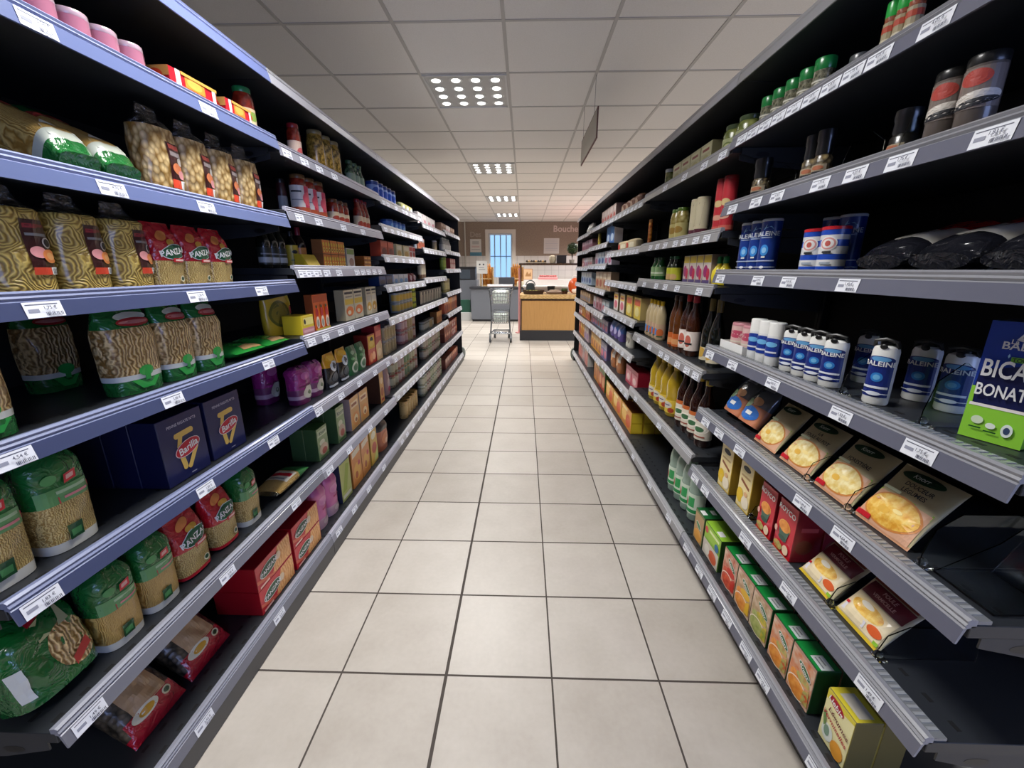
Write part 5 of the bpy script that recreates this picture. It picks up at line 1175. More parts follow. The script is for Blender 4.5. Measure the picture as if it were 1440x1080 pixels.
RECORDS = []
def place_rows():
    merged = {}
    for key, side, z, off, ys, w, h in ROWS:
        merged.setdefault((key, side, z), []).append((off, ys, w, h))
    for (key, side, z), lst in merged.items():
        name, cat, noun, fn, opt = K[key]
        spots = sorted((y, off, w, h) for off, ys, w, h in lst for y in ys)
        bays = [bay_of(s[0]) for s in spots]
        bay = bays[0]
        n = len(spots)
        rows = opt.get('rows', 1); stack = opt.get('stack', 1)
        for i, (y, off, w, h) in enumerate(spots):
            b = bays[i]; sn, zr, znext = shelf_name(side, b, z)
            deck = zr - .010
            room = znext - .034 - deck - .006
            same = [q for q in range(n) if bays[q] == b]
            oi, on = same.index(i), len(same)
            where = f"on {sn} shelf, {BAYN[b]} {SIDE[side]} bay"
            for st in range(stack):
                for rw in range(rows):
                    hh = h; build = fn; bk = key
                    nn = noun
                    if key in ALT:
                        bk = ALT[key][(i // 2) % len(ALT[key])]; name, cat, nn, build, _o = K[bk]
                    if key == 'cube_pack': hh = min(h, (room - .002) / 2)
                    if opt.get('lay') or opt.get('tilt'): pass
                    else: hh = min(h, room - (h if st else 0) * 0) if stack == 1 else hh
                    d_off = 0.0
                    if key == 'soup':
                
                        txts = [('DOUCEUR', 'LÉGUMES'), ('', 'FORESTIÈRE'), ('LA', 'POULE AU POT'), ('', '')]
                        kk = (1, 0, 0, 0)[oi]; tx = txts[oi]
                        build = (lambda a, c: (lambda w_, h_: soupbag(w_, h_, a, DGREEN, c)))(tx, kk); bk = key + str(oi)
                    if key == 'tomato':
                        pics = [(tex('noise', '#8a9a3a', '#d8b83c', 45, .5, .2, .1), SOUPG, '#a88a5c'), (m('#e0b02e', .4), SOUPO, '#b0865a'), (m('#c8301e', .4), SOUPR, '#c0583c')][oi % 3]
                        build = (lambda a, c, g_: (lambda w_, h_: knorr(w_, h_, a, c, g_)))(*pics); bk = key + str(oi)
                        nn = ('soup carton with green soup bowl', 'soup carton with yellow pepper bowl', 'soup carton with red tomato bowl')[oi % 3]
                    if key == 'spag_flat':
                        build = lambda w_, h_: pouch(.10, w_, h_, [(0, .08, FILMD), (.08, .70, SPAG), (.70, 1, m('#2c7a3a', .3, .5))], [('r', .05, .34, .95, .66, m('#e0dcc8', .4)), ('r', .1, .48, .9, .58, RED), ('r', .2, .38, .8, .42, GREY)], 'pillow', 2.6, 61, .003)
                    dep = {'blue_box': .073, 'tea1': .063, 'tea2': .063, 'roy': .079, 'gbox': .079, 'lime': .079, 'tomato': .064, 'carrot': .064, 'ylegume': .064, 'orb': .084, 'vermi': .08}.get(key, .08)
                    d_off = rw * dep
                    zz = deck + st * (hh + .001)
                    sgn = -1 if side == 'L' else 1
                    X = FRONT[side] + sgn * (off + d_off)
                    base = radians(90) if side == 'L' else radians(-90)
                    if key == 'bicarb': base += radians(22)
                    rz = base + radians(random.uniform(-1.5, 1.5) if (stack == 1 and rows == 1) else random.uniform(-.3, .3))
                    rx = 0
                    if opt.get('lay'):
                        rx = -pi / 2
                    elif opt.get('tilt'):
                        rx = -radians(opt['tilt'])
                    if key == 'soup': rx = -radians(36)
                    if key == 'vsachet': rx = -radians(40)
                    if key == 'spag_flat':
                        # long axis along the aisle, printed face up
                        M_ = Matrix.Rotation(base, 4, 'Z') @ Matrix.Rotation(pi / 2, 4, 'Z') @ Matrix.Rotation(-pi / 2, 4, 'X')
                        M_ = Matrix.Rotation(0, 4, 'Z') @ Matrix.Rotation(-pi / 2, 4, 'X')
                        rot = M_.to_euler(); X = FRONT[side] + sgn * (off + .05); yy = y - w / 2; zz = deck + h + .004
                    else:
                        rot = (Matrix.Rotation(rz, 4, 'Z') @ Matrix.Rotation(rx, 4, 'X')).to_euler(); yy = y
                    pre = suf = ''
                    if stack == 2: pre = 'lower ' if st == 0 else 'upper '
                    if rows > 1 and rw: suf = ' in second row' if rw == 1 else ' in third row'
                    lab = nn
                    grp = None
                    if n * rows * stack > 1: grp = f"{nn} row, {sn} shelf, {BAYN[b]} {SIDE[side]} bay"
                    if key in YAW:
                        b2 = rz + radians(YAW[key]) * (1 if side == 'R' else -1); R_ = w / 2
                        X += R_ * (-sin(rz) + sin(b2)); yy += R_ * (cos(rz) - cos(b2)); rot = (0, 0, b2)
                    ob_ = put(key, bk, w, hh, build, name, cat, lab, (X, yy, zz), rot, grp, rx, side, key == 'spag_flat')
                    RECORDS.append((pre, nn, suf, where, y, ob_))
            # the low jars on the far lower shelves stand two high
            if key in ('tanjar', 'pinkjar', 'jar3h', 'jar4h', 'jar5h', 'jarbase4', 'flat_tin', 'ygreen_tin'):
                lab = nn
                sgn = -1 if side == 'L' else 1
                if 2 * h < room:
                    ob_ = put(key, bk, w, hh, build, name, cat, lab, (FRONT[side] + sgn * off, y, deck + hh + .0015), (0, 0, radians(90) if side == 'L' else radians(-90)), f"{nn} row, {sn} shelf, {BAYN[b]} {SIDE[side]} bay")
                    RECORDS.append(('upper ', nn, '', where, y, ob_))

place_rows()
_by = {}
for rec in RECORDS: _by.setdefault(rec[:4], []).append(rec)
for (pre, nn, suf, where), rs in _by.items():
    rs.sort(key=lambda t: t[4])
    for i_, t in enumerate(rs): t[5]['label'] = f"{pre}{ordinal(i_, len(rs))}{nn}{suf} {where}"

# ------------------------------------------------------------------ shelving bays
def ridge(hx): return m(hx, .22, .5)
PRICES = ['3,24 €', '1,75 €', '1,49 €', '3,08 €', '4,54 €', '4,05 €', '3,44 €', '1,83 €']
CARD = m('#dfe2ea', .45); CARDT = m('#55586a', .5)
def rail_mesh(y0, y1, c, c2):
    # local frame of the rail: x towards the aisle, z up from the lip top
    prof = [(-.012, 0), (-.002, .0015), (.003, -.002), (.0015, -.0065), (.005, -.010), (.0025, -.0145), (.006, -.0165), (.0125, -.045), (.009, -.0455), (.001, -.016), (-.012, -.012)]
    n = len(prof); mb = MB(); ca = m(c, .32, .35); cb = m(c2, .36, .25)
    vs = [(p[0], y0, p[1]) for p in prof] + [(p[0], y1, p[1]) for p in prof]
    for i in range(n):
        j = (i + 1) % n
        mb.add([vs[i], vs[j], vs[n + j], vs[n + i]], [(0, 1, 2, 3)], cb if i < 6 else ca)
    mb.add(vs[:n], [tuple(range(n))], cb); mb.add(vs[n:], [tuple(range(n))], cb)
    return mb.mesh('price_rail')
def tag_mesh(k, w, near, flip):
    # card lies on the sloped face of the rail from (.0066,-.0175) to (.0122,-.0435)
    a = Vector((.0072, -.0172)); b = Vector((.0128, -.0440)); H = .0275
    class S:
        pass
    S.W = w; S.H = H
    def at(u, v, off):
        p = b + (a - b) * v; x = p.x + off; yy = (u - .5) * w * (1 if flip else -1)
        return (x, -yy if flip else -yy, p.y + off * .2)
    # flip True: readable from +x (left shelves face +x: reading direction is +y)
    def at2(u, v, off):
        p = b + (a - b) * v
        return (p.x + off, (u - .5) * w, p.y + off * .2)
    S.at = staticmethod(at2)
    dec = [('p', [(0, 0), (1, 0), (1, 1), (0, 1)], CARD)]
    mb = MB()
    class FlatTag(Flat):
        def __init__(s): s.W = w; s.H = H; s.y = 0
        def at(s, u, v, off): return at2(u, v, off)
    F = FlatTag()
    dec += [('r', .06, .80, .90, .86, CARDT), ('r', .08, .34, .36, .56, m('#8d90a0', .5))]
    if near:
        dec += [('r', .50 + .036 * i, .10, .50 + .036 * i + (.022 if i % 3 else .012), .32, CARDT) for i in range(12)]
        dec += [('t', PRICES[k], .62, .58, .30, CARDT)]
    else: dec += [('r', .52, .10, .92, .32, m('#9a9dac', .5)), ('r', .5, .48, .8, .64, m('#8d90a0', .5))]
    decal(mb, F, dec, .0004, .0002)
    return mb.mesh('price_tag')
_TAG = {}
TAGS = {
 ('L', 0): {1.674: [0.826, 1.227], 1.425: [0.894, 1.153], 1.2: [0.708, 1.06, 1.331], 0.965: [0.599, 0.921, 1.306], 0.706: [0.571, 0.957, 1.265], 0.426: [0.577, 0.966, 1.335], 0.107: [0.791, 1.14]},
 ('R', 0): {1.66: [1.475, 1.410, 1.345, 1.28, 1.215, 1.150, 1.085, 1.02, 0.955, 0.84], 1.456: [1.474, 1.333, 1.228, 1.059, 0.954, 0.848, 0.695], 1.235: [1.495, 1.257, 1.114, 0.911], 0.966: [1.499, 1.33, 1.104, 0.853, 0.671], 0.717: [1.462, 1.352, 1.21, 0.907, 0.775], 0.471: [1.487, 1.394, 1.103, 0.89, 0.635], 0.15: [1.479, 1.35, 1.239, 1.127, 1.005, 0.913, 0.694]},
 ('L', 1): {1.66: [1.60, 1.72, 1.84, 1.98], 1.452: [1.63, 1.78, 2.02, 2.26], 1.25: [1.60, 1.66, 1.72, 1.80, 1.92, 2.13, 2.21, 2.29, 2.38, 2.47], .987: [1.60, 1.72, 1.87, 1.99, 2.35], .70: [1.585, 1.80, 2.02, 2.25, 2.48], .42: [1.61, 1.82, 2.10, 2.37], .107: [1.62, 1.80, 2.0, 2.25]},
 ('R', 1): {1.645: [1.60, 1.75, 1.95, 2.2], 1.377: [1.65, 1.75, 1.88, 1.98, 2.12, 2.24, 2.36], 1.183: [1.66, 1.90, 2.06, 2.20, 2.42], .86: [1.60, 1.69, 1.80, 1.94, 2.03, 2.22, 2.44], .51: [1.95, 2.40], .15: [1.70, 2.0, 2.35]},
}
rt = random.Random(3)
KICK = m('#4b4a4a', .5); DECK = m('#25282d', .42, .1); DECK2 = m('#0b0c0e', .6); BACK = m('#0c0d0f', .7); POST = m('#141518', .45)
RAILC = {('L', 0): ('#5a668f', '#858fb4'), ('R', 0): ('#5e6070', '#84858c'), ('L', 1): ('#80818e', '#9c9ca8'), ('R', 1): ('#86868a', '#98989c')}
DEPTH = .42
def bay(side, b):
    sg = 1 if side == 'L' else -1                # direction of the aisle in world x
    y0, y1 = JY[b], JY[b + 1]; X = FRONT[side]; zs = SHELF[side][b]; tz = TOPZ[side]
    root = link(bpy.data.objects.new('shelving_bay', None)); root.location = (X, (y0 + y1) / 2, 0)
    root['label'] = f"black metal shelving bay, {BAYN[b]} one on the {SIDE[side]} side of the aisle"
    root['category'] = 'shelf'; root['group'] = 'shelving bays along the aisle'
    L = (y1 - y0) / 2
    def part(name, me, par=None):
        o = link(bpy.data.objects.new(name, me), par or root)
        return o
    # everything below in the bay frame: x = distance towards the aisle, mirrored for the right run
    def fx(mb):
        if sg < 0: mb.v = [(-x, -y, z) for x, y, z in mb.v]
        return mb
    bx = -DEPTH
    mb = MB()
    if side == 'R' and b == 0: mb.box(bx - .02, bx, -L, L, .34, tz, BACK)
    else: mb.box(bx - .02, bx, -L, L, .0, tz, BACK)
    part('back_panel', fx(mb).mesh('back_panel'))
    for e in (-1, 1):
        if e == 1 and False: continue
        mb = MB(); mb.box(bx, bx + .03, e * L - (.015 if e > 0 else 0), e * L + (.015 if e < 0 else 0), 0, tz, POST, .002)
        for k in range(40): mb.box(bx + .03, bx + .0303, e * L - (.009 if e > 0 else -.004), e * L - (.004 if e > 0 else -.009), .06 + k * .044, .085 + k * .044, BLACK)
        part('upright_post', fx(mb).mesh('upright_post'))
    ca, cb = RAILC.get((side, b), ('#98989e', '#acacb0'))
    for i, z in enumerate([tz] + zs):
        basei = i == len(zs)
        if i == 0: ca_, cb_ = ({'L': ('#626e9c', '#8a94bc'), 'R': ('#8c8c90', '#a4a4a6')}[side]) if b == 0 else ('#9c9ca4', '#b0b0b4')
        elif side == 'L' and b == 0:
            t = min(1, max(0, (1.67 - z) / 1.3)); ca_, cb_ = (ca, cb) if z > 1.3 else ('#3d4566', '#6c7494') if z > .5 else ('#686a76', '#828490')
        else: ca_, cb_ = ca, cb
        mb = MB(); mb.box(bx, -.004, -L + .002, L - .002, z - .034, z - .010, DECK, .001)
        if b < 2 and i and z < 1.0:              # punched slots near the front edge
            for k in range(20):
                yy = -L + .03 + k * (2 * L - .06) / 19
                for xx in (-.030, -.075): mb.box(xx - .004, xx + .004, yy - .009, yy + .009, z - .0101, z - .0096, DECK2)
        shelf = part('shelf' if i else 'top_shelf', fx(mb).mesh('shelf'))
        if side == 'R' and b == 0 and z in (.966, .717, .471):
            q = MB(); q.box(-.036, -.014, -L + .004, L - .004, z - .0098, z - .003, m('#6f7276', .2, .8)); n_ = 80
            for t_ in range(n_): q.box(-.034, -.016, -L + .01 + t_ * (2 * L - .02) / n_, -L + .016 + t_ * (2 * L - .02) / n_, z - .0032, z - .0018, m('#8b8e92', .2, .6))
            link(bpy.data.objects.new('divider_rail', fx(q).mesh('divider_rail')), shelf)
        shelf.location = (0, 0, 0)
        r = link(bpy.data.objects.new('price_rail', None), shelf); bpy.data.objects.remove(r)
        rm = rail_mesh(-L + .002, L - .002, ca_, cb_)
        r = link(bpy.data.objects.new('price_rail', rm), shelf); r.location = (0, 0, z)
        if sg < 0: r.rotation_euler = (0, 0, pi)
        if not basei and i:
            for e in (-1, 1):
                q = MB(); yb = e * (L - .006)
                q.prism([(-.03, z - .036), (-.03, z - .056), (-.12, z - .075), (bx + .02, z - .10), (bx + .02, z - .036)], 0, .003, m('#2c2e32', .45), 'y')
                q.v = [(x, yb + (y - .0015), zz) for x, y, zz in q.v]
                for s_ in (1,):
                    pts = [(-.10 + .022 * cos(2 * pi * t / 14), z - .056 + .008 * sin(2 * pi * t / 14)) for t in range(14)]
                    q.prism(pts, yb - .0018, yb + .0018, BLACK, 'y')
                o = link(bpy.data.objects.new('bracket', fx(q).mesh('bracket')), shelf)
        if i:
            key = TAGS.get((side, b))
            if key: ys = key.get(z, [])
            else:
                ys = []; y = y0 + .06
                while y < y1 - .05: ys.append(y); y += rt.choice([.08, .1, .13, .17])
            for y in ys:
                near = b == 0; k = rt.randrange(len(PRICES)); w = .06
                kk = (k if near else 0, near)
                if kk not in _TAG: _TAG[kk] = tag_mesh(k, w, near, True)
                t = link(bpy.data.objects.new('price_tag', _TAG[kk]), shelf)
                yl = y - (y0 + y1) / 2
                t.location = (0, yl, z)
                if sg < 0: t.rotation_euler = (0, 0, pi)
    zb = zs[-1]
    mb = MB(); kx = .012 if side == 'L' else -.042
    mb.box(kx - .012, kx, -L + .0015, L - .0015, .003, zb - (.046 if side == 'L' else .04), KICK)
    part('kick_plate', fx(mb).mesh('kick_plate'))
    if b == 4:
        mb = MB(); mb.box(bx - .02, -.01, L if sg > 0 else -L - .012, L + .012 if sg > 0 else -L, 0.0, tz, POST, .002)
        mb.v = [(x, y, z) for x, y, z in mb.v]
        part('end_panel', fx(mb).mesh('end_panel'))
        mb = MB()
        yb = (L + .012) if sg > 0 else -(L + .012)
        pts = [(-.02 + .05 * cos(a), .09 + .09 * sin(a)) for a in [pi * 2 * t / 16 for t in range(16)]]
        mb.prism(pts, yb, yb + (.05 if sg > 0 else -.05), m('#8e948c', .35, .2), 'y')
        part('end_bumper', fx(mb).mesh('end_bumper'))
for s_ in 'LR':
    for b_ in range(5): bay(s_, b_)
# ------------------------------------------------------------------ acrylic fittings and small shelf bits
def thing(name, parts, label, cat, loc, rz=0, group=None): return new_thing(name, parts, label, cat, loc, (0, 0, rz), group)
ACR = glass()
def divider(h, d, wplate=False):
    mb = MB()
    pts = [(0, 0), (d, 0), (d, h * .8), (d - .03, h), (.05, h), (.012, h * .72), (0, h * .25)]
    mb.prism(pts, -.0012, .0012, ACR, 'x')
    parts = [('divider_plate', mb.mesh('divider_plate'), [])]
    q = MB(); q.box(-.012, .012, -.004, .016, 0, .006, ACR, .001); q.ball((0, .004, .012), .008, ACR, 10, 7); parts.append(('foot', q.mesh('foot', 40), []))
    return parts
DIV = {}
def put_div(side, z, y, h, d, label, off=.042):
    sg = -1 if side == 'L' else 1
    loc = (FRONT[side] + sg * off, y, z - .009); rot = (0, 0, radians(90) if side == 'L' else radians(-90))
    k = (h, d)
    if k in DIV: return copy_thing(DIV[k], label, 'divider', loc, rot, 'clear shelf dividers')
    DIV[k] = new_thing('shelf_divider', divider(h, d), label, 'divider', loc, rot, 'clear shelf dividers')
for z, y, h, lab in ((.966, .932, .10, 'clear divider right of the four white salt bottles'), (.966, .735, .12, 'clear divider between dim salt bottles and bicarbonate box'),
                     (1.456, 1.392, .09, 'clear divider beside the farthest dark spice grinder'), (1.456, 1.075, .09, 'clear divider after the two black capped grinders'), (1.456, .925, .09, 'clear divider left of the shaded grinder'), 
                     (.717, .985, .07, 'clear divider left of the mushroom soup sachet'), (.717, .845, .07, 'clear divider between the two nearest soup sachets'), (.717, .664, .11, 'clear divider at the empty near end of fifth shelf'),
                     (.471, .828, .07, 'clear divider between the two noodle sachets'), (.471, .690, .08, 'clear divider before the empty near end, sixth shelf'), (.471, 1.185, .06, 'clear divider between yellow and red boxes')):
    put_div('R', z, y, h, .085 if z in (.966, 1.456) else .20, lab)
# sloped clear bin at the empty near end of the soup shelf
mb = MB()
mb.prism([(0, 0), (.16, .0), (.16, .004), (0, .004)], -.05, .05, ACR, 'x')
q = MB(); q.prism([(.10, 0), (.16, .12), (.164, .12), (.104, 0)], -.05, .05, ACR, 'x')
q2 = MB(); q2.prism([(.0, .0), (.16, .0), (.16, .12), (.10, .06)], -.051, -.049, ACR, 'x')
thing('pusher_tray', [('tray_base', mb.mesh('tray_base'), []), ('back_plate', q.mesh('back_plate'), []), ('side_plate', q2.mesh('side_plate'), [])], 'empty clear plastic product tray beside the nearest soup sachet', 'tray', (.745, .600, .7095), radians(-90))
# white card tray holding the pink pots
mb = MB(); mb.box(-.08, .08, 0, .003, 0, .03, WHITE); mb.box(-.08, -.078, .003, .10, 0, .028, WHITE); mb.box(.078, .08, .003, .10, 0, .028, WHITE)
t = thing('card_tray', mb.mesh('card_tray'), 'white card tray in front of the small pink pots', 'tray', (.732, 1.462, .9572), radians(-90))

# ------------------------------------------------------------------ the room
def structure(name, mb, smooth=None):
    o = link(bpy.data.objects.new(name, mb.mesh(name, smooth))); o['kind'] = 'structure'; return o
XW0, XW1, YW0, YW1, HC = -3.6, 3.6, -3.2, 12.5, 2.52

def floor_mat():
    mt = bpy.data.materials.new('beige floor tiles'); mt.use_nodes = True; nt = mt.node_tree; N = nt.nodes; L = nt.links; b = N['Principled BSDF']
    tc = N.new('ShaderNodeTexCoord'); sp = N.new('ShaderNodeSeparateXYZ'); L.new(tc.outputs['Object'], sp.inputs[0])
    def mth(op, a, bb=None, c=None):
        n = N.new('ShaderNodeMath'); n.operation = op
        for i, v in enumerate((a, bb, c)):
            if v is None: continue
            if isinstance(v, (int, float)): n.inputs[i].default_value = v
            else: L.new(v, n.inputs[i])
        return n.outputs[0]
    T = 1 / 3
    def line(sock, off, half):
        f = mth('FRACT', mth('DIVIDE', mth('SUBTRACT', sock, off), T))
        d = mth('MULTIPLY', mth('MINIMUM', f, mth('SUBTRACT', 1.0, f)), T)
        return mth('LESS_THAN', d, half)
    gx = line(sp.outputs[0], -.2365, .0028); gy = line(sp.outputs[1], 1.0025, .0034)
    wide = mth('LESS_THAN', mth('ABSOLUTE', mth('ADD', sp.outputs[0], .2365)), .0050)
    g = mth('MAXIMUM', mth('MAXIMUM', gx, gy), wide)
    # per tile tint
    fx = mth('FLOOR', mth('DIVIDE', mth('ADD', sp.outputs[0], .2365), T)); fy = mth('FLOOR', mth('DIVIDE', mth('SUBTRACT', sp.outputs[1], 1.0025), T))
    cb = N.new('ShaderNodeCombineXYZ'); L.new(fx, cb.inputs[0]); L.new(fy, cb.inputs[1])
    wn = N.new('ShaderNodeTexWhiteNoise'); L.new(cb.outputs[0], wn.inputs['Vector'])
    nz = N.new('ShaderNodeTexNoise'); nz.inputs['Scale'].default_value = 7; nz.inputs['Detail'].default_value = 6; L.new(tc.outputs['Object'], nz.inputs['Vector'])
    nz2 = N.new('ShaderNodeTexNoise'); nz2.inputs['Scale'].default_value = 60; nz2.inputs['Detail'].default_value = 3; L.new(tc.outputs['Object'], nz2.inputs['Vector'])
    s = mth('ADD', mth('MULTIPLY', wn.outputs['Value'], .35), mth('ADD', mth('MULTIPLY', nz.outputs['Fac'], .55), mth('MULTIPLY', nz2.outputs['Fac'], .25)))
    rp = N.new('ShaderNodeValToRGB'); rp.color_ramp.elements[0].color = lin('#a39b91'); rp.color_ramp.elements[1].color = lin('#b7b0a7'); rp.color_ramp.elements[0].position = .3; rp.color_ramp.elements[1].position = .8
    L.new(s, rp.inputs['Fac'])
    mx = N.new('ShaderNodeMix'); mx.data_type = 'RGBA'; L.new(g, mx.inputs['Factor']); L.new(rp.outputs['Color'], mx.inputs['A']); mx.inputs['B'].default_value = lin('#3a322c')
    L.new(mx.outputs['Result'], b.inputs['Base Color'])
    L.new(mth('ADD', mth('MULTIPLY', nz.outputs['Fac'], .2), mth('ADD', mth('MULTIPLY', g, .4), .28)), b.inputs['Roughness'])
    bp = N.new('ShaderNodeBump'); bp.inputs['Strength'].default_value = .3; bp.inputs['Distance'].default_value = .002; bp.invert = True
    L.new(g, bp.inputs['Height']); L.new(bp.outputs['Normal'], b.inputs['Normal'])
    return mt
mb = MB(); mb.box(XW0, XW1, YW0, YW1, -.05, 0, floor_mat()); structure('floor', mb)

def ceil_mat():
    return tex('noise', '#e0ddd8', '#e6e3df', 160, .85, 0, .05)
CM = ceil_mat(); BAR = m('#b8b5b0', .6)  # recess shadow along the grid is put into the darker bar colour
CX0, CY0, CPX, CPY = -.121, 2.656, .604, .6155
mb = MB(); mb.box(XW0, XW1, YW0, YW1, HC + .004, HC + .05, CM); structure('ceiling', mb)
mb = MB()
k = -6
for k in range(-6, 7):
    x = CX0 + k * CPX
    if XW0 < x < XW1: mb.box(x - .010, x + .010, YW0, YW1, HC, HC + .006, BAR)
for k in range(-10, 18):
    y = CY0 + k * CPY
    if YW0 < y < YW1: mb.box(XW0, XW1, y - .009, y + .009, HC + .0003, HC + .006, BAR)
structure('trim_1', mb)

BROWNW = tex('noise', '#8c7a6c', '#958474', 30, .7, 0, .03)
def walltile():
    mt = bpy.data.materials.new('white wall tiles'); mt.use_nodes = True; nt = mt.node_tree; N = nt.nodes; L = nt.links; b = N['Principled BSDF']
    tc = N.new('ShaderNodeTexCoord'); mp = N.new('ShaderNodeMapping'); mp.inputs['Rotation'].default_value = (pi / 2, 0, 0)
    L.new(tc.outputs['Object'], mp.inputs['Vector'])
    br = N.new('ShaderNodeTexBrick'); br.offset = 0; br.inputs['Scale'].default_value = 1; br.inputs['Brick Width'].default_value = .2; br.inputs['Row Height'].default_value = .2; br.inputs['Mortar Size'].default_value = .004
    br.inputs['Color1'].default_value = lin('#d6d0ca'); br.inputs['Color2'].default_value = lin('#cfc9c3'); br.inputs['Mortar'].default_value = lin('#a8a29c')
    L.new(mp.outputs['Vector'], br.inputs['Vector']); L.new(br.outputs['Color'], b.inputs['Base Color']); b.inputs['Roughness'].default_value = .25
    return mt
WT = walltile(); OFFW = m('#b9b6b0', .7); GREYW = m('#77746f', .8)
WX0, WX1, WZ0, WZ1 = -1.02, -.345, 1.0, 2.21      # window opening
for nm, z0, z1, mt in (('wall_back', 1.60, HC, BROWNW), ('wall_back_lower', 0, 1.60, WT)):
    mb = MB()
    za, zb = max(z0, WZ0), min(z1, WZ1)
    mb.box(XW0, WX0, YW1, YW1 + .2, z0, z1, mt); mb.box(WX1, XW1, YW1, YW1 + .2, z0, z1, mt)
    if z0 < WZ0: mb.box(WX0, WX1, YW1, YW1 + .2, z0, WZ0, mt)
    if z1 > WZ1: mb.box(WX0, WX1, YW1, YW1 + .2, WZ1, z1, mt)
    structure('wall_back', mb)
mb = MB(); mb.box(XW0 - .2, XW0, YW0, YW1, 0, HC, GREYW); structure('wall_left', mb)
mb = MB(); mb.box(XW1, XW1 + .2, YW0, YW1, 0, HC, GREYW); structure('wall_right', mb)
# shop front behind the viewer: a wall with a wide daylit window
SX0, SX1, SZ0, SZ1 = 0.9, 3.3, .5, 2.3
mb = MB(); mb.box(XW0, SX0, YW0 - .2, YW0, 0, HC, GREYW); mb.box(SX1, XW1, YW0 - .2, YW0, 0, HC, GREYW); mb.box(SX0, SX1, YW0 - .2, YW0, 0, SZ0, GREYW); mb.box(SX0, SX1, YW0 - .2, YW0, SZ1, HC, GREYW)
structure('wall_front', mb)
def daylight(hx, s, streak=None):
    mt = bpy.data.materials.new('daylight pane'); mt.use_nodes = True; nt = mt.node_tree; b = nt.nodes['Principled BSDF']
    b.inputs['Base Color'].default_value = lin('#202830'); b.inputs['Roughness'].default_value = .1
    b.inputs['Emission Color'].default_value = lin(hx); b.inputs['Emission Strength'].default_value = s
    return mt
mb = MB(); mb.box(SX0, SX1, YW0 - .12, YW0 - .10, SZ0, SZ1, daylight('#8aa4f0', 4.0)); structure('window_2', mb)
# back window: pane, frame and bars
mb = MB(); mb.box(WX0, WX1, YW1 + .10, YW1 + .12, WZ0, WZ1, daylight('#9ccbff', 1.25))
w1 = structure('window_1', mb)
FR = m('#d8cfc4', .5); FRW = m('#dfe6ee', .4)
mb = MB()
for a in ((WX0 - .10, WX0, 1.0, WZ1 + .11), (WX1, WX1 + .10, 1.0, WZ1 + .11)): mb.box(a[0], a[1], YW1 - .02, YW1 + .05, a[2], a[3], FR)
mb.box(WX0, WX1, YW1 - .02, YW1 + .05, WZ1, WZ1 + .11, FR)
structure('trim_2', mb)
mb = MB()
mb.box(WX0, WX0 + .04, YW1 + .04, YW1 + .10, WZ0, WZ1, FRW); mb.box(WX1 - .04, WX1, YW1 + .04, YW1 + .10, WZ0, WZ1, FRW); mb.box(WX0 + .04, WX1 - .04, YW1 + .04, YW1 + .10, WZ1 - .04, WZ1, FRW); mb.box(WX0 + .04, WX1 - .04, YW1 + .05, YW1 + .09, 1.575, 1.60, m('#5d86b0', .5))
c = link(bpy.data.objects.new('window_frame', mb.mesh('window_frame')), w1)
for k in range(3):
    q = MB(); x = WX0 + .16 + k * .17; q.box(x - .018, x + .018, YW1 + .07, YW1 + .098, WZ0, WZ1 - .04, m('#a9cdf0', .5)); link(bpy.data.objects.new('window_bar', q.mesh('window_bar')), w1)
# white corner pipe by the left run
mb = MB(); mb.lathe([(.02, 0), (.02, HC)], m('#b9b4ac', .5), 10, -1.70, YW1 - .05); structure('trim_3', mb, 40)

# ------------------------------------------------------------------ ceiling lights
LEDM = m('#fffdf8', .4, emit=7.0); REFL = m('#c9c9c6', .3)
def light_panel():
    mb = MB(); mb.box(-.292, .292, -.298, .298, .006, .010, m('#b9b8b4', .5))
    mb.box(-.292, .292, -.298, -.285, -.002, .006, REFL); mb.box(-.292, .292, .285, .298, -.002, .006, REFL); mb.box(-.292, -.279, -.285, .285, -.002, .006, REFL); mb.box(.279, .292, -.285, .285, -.002, .006, REFL)
    parts = [('light_housing', mb.mesh('light_housing'), [])]
    for i in range(4):
        for j in range(4):
            x = -.21 + .14 * i; y = -.21 + .14 * j
            q = MB(); q.lathe([(.050, .0055), (.050, .004), (.044, .003)], REFL, 16, x, y)
            e = MB(); e.lathe([(.031, .0029), (.027, .0005), (.014, -.001)], LEDM, 16, x, y)
            parts.append(('reflector', q.mesh('reflector', 40), [('led', e.mesh('led', 40))]))
    return parts
LP = [1.112 - 2.462, 1.112, 3.578, 6.04, 8.50, 10.96]
first = None
NAMES = ['square sixteen spot ceiling light behind the viewer', 'square sixteen spot ceiling light above the viewer', 'nearest square ceiling light over the aisle with sixteen spots', 'second square ceiling light along the aisle', 'third square ceiling light along the aisle', 'farthest square ceiling light before the back wall']
for i, y in enumerate(LP):
    lab = NAMES[i]
    if first is None: first = new_thing('ceiling_light', light_panel(), lab, 'light', (-.423, y, HC - .006), (0, 0, 0), 'square LED ceiling lights')
    else: copy_thing(first, lab, 'light', (-.423, y, HC - .006), (0, 0, 0), 'square LED ceiling lights')
def area(name, loc, rot, sx, sy, power, color=(1, 1, 1), spread=180):
    l = bpy.data.lights.new(name, 'AREA'); l.shape = 'RECTANGLE'; l.size = sx; l.size_y = sy; l.energy = power; l.color = color; l.spread = radians(spread)
    o = link(bpy.data.objects.new(name, l)); o.location = loc; o.rotation_euler = rot; return o
for i, y in enumerate(LP):
    area('panel_or_added_lamp', (-.423, y, HC - .012), (0, 0, 0), .52, .52, LAMP_W[i], (1, .985, .965), LAMP_SPREAD)
for x, y, p in ADDED_LAMPS: area('panel_or_added_lamp', (x, y, HC - .012), (0, 0, 0), .52, .52, p, (1, .98, .96), 140)  # added lamps, no fixtures modelled; they lift the ceiling by bounce
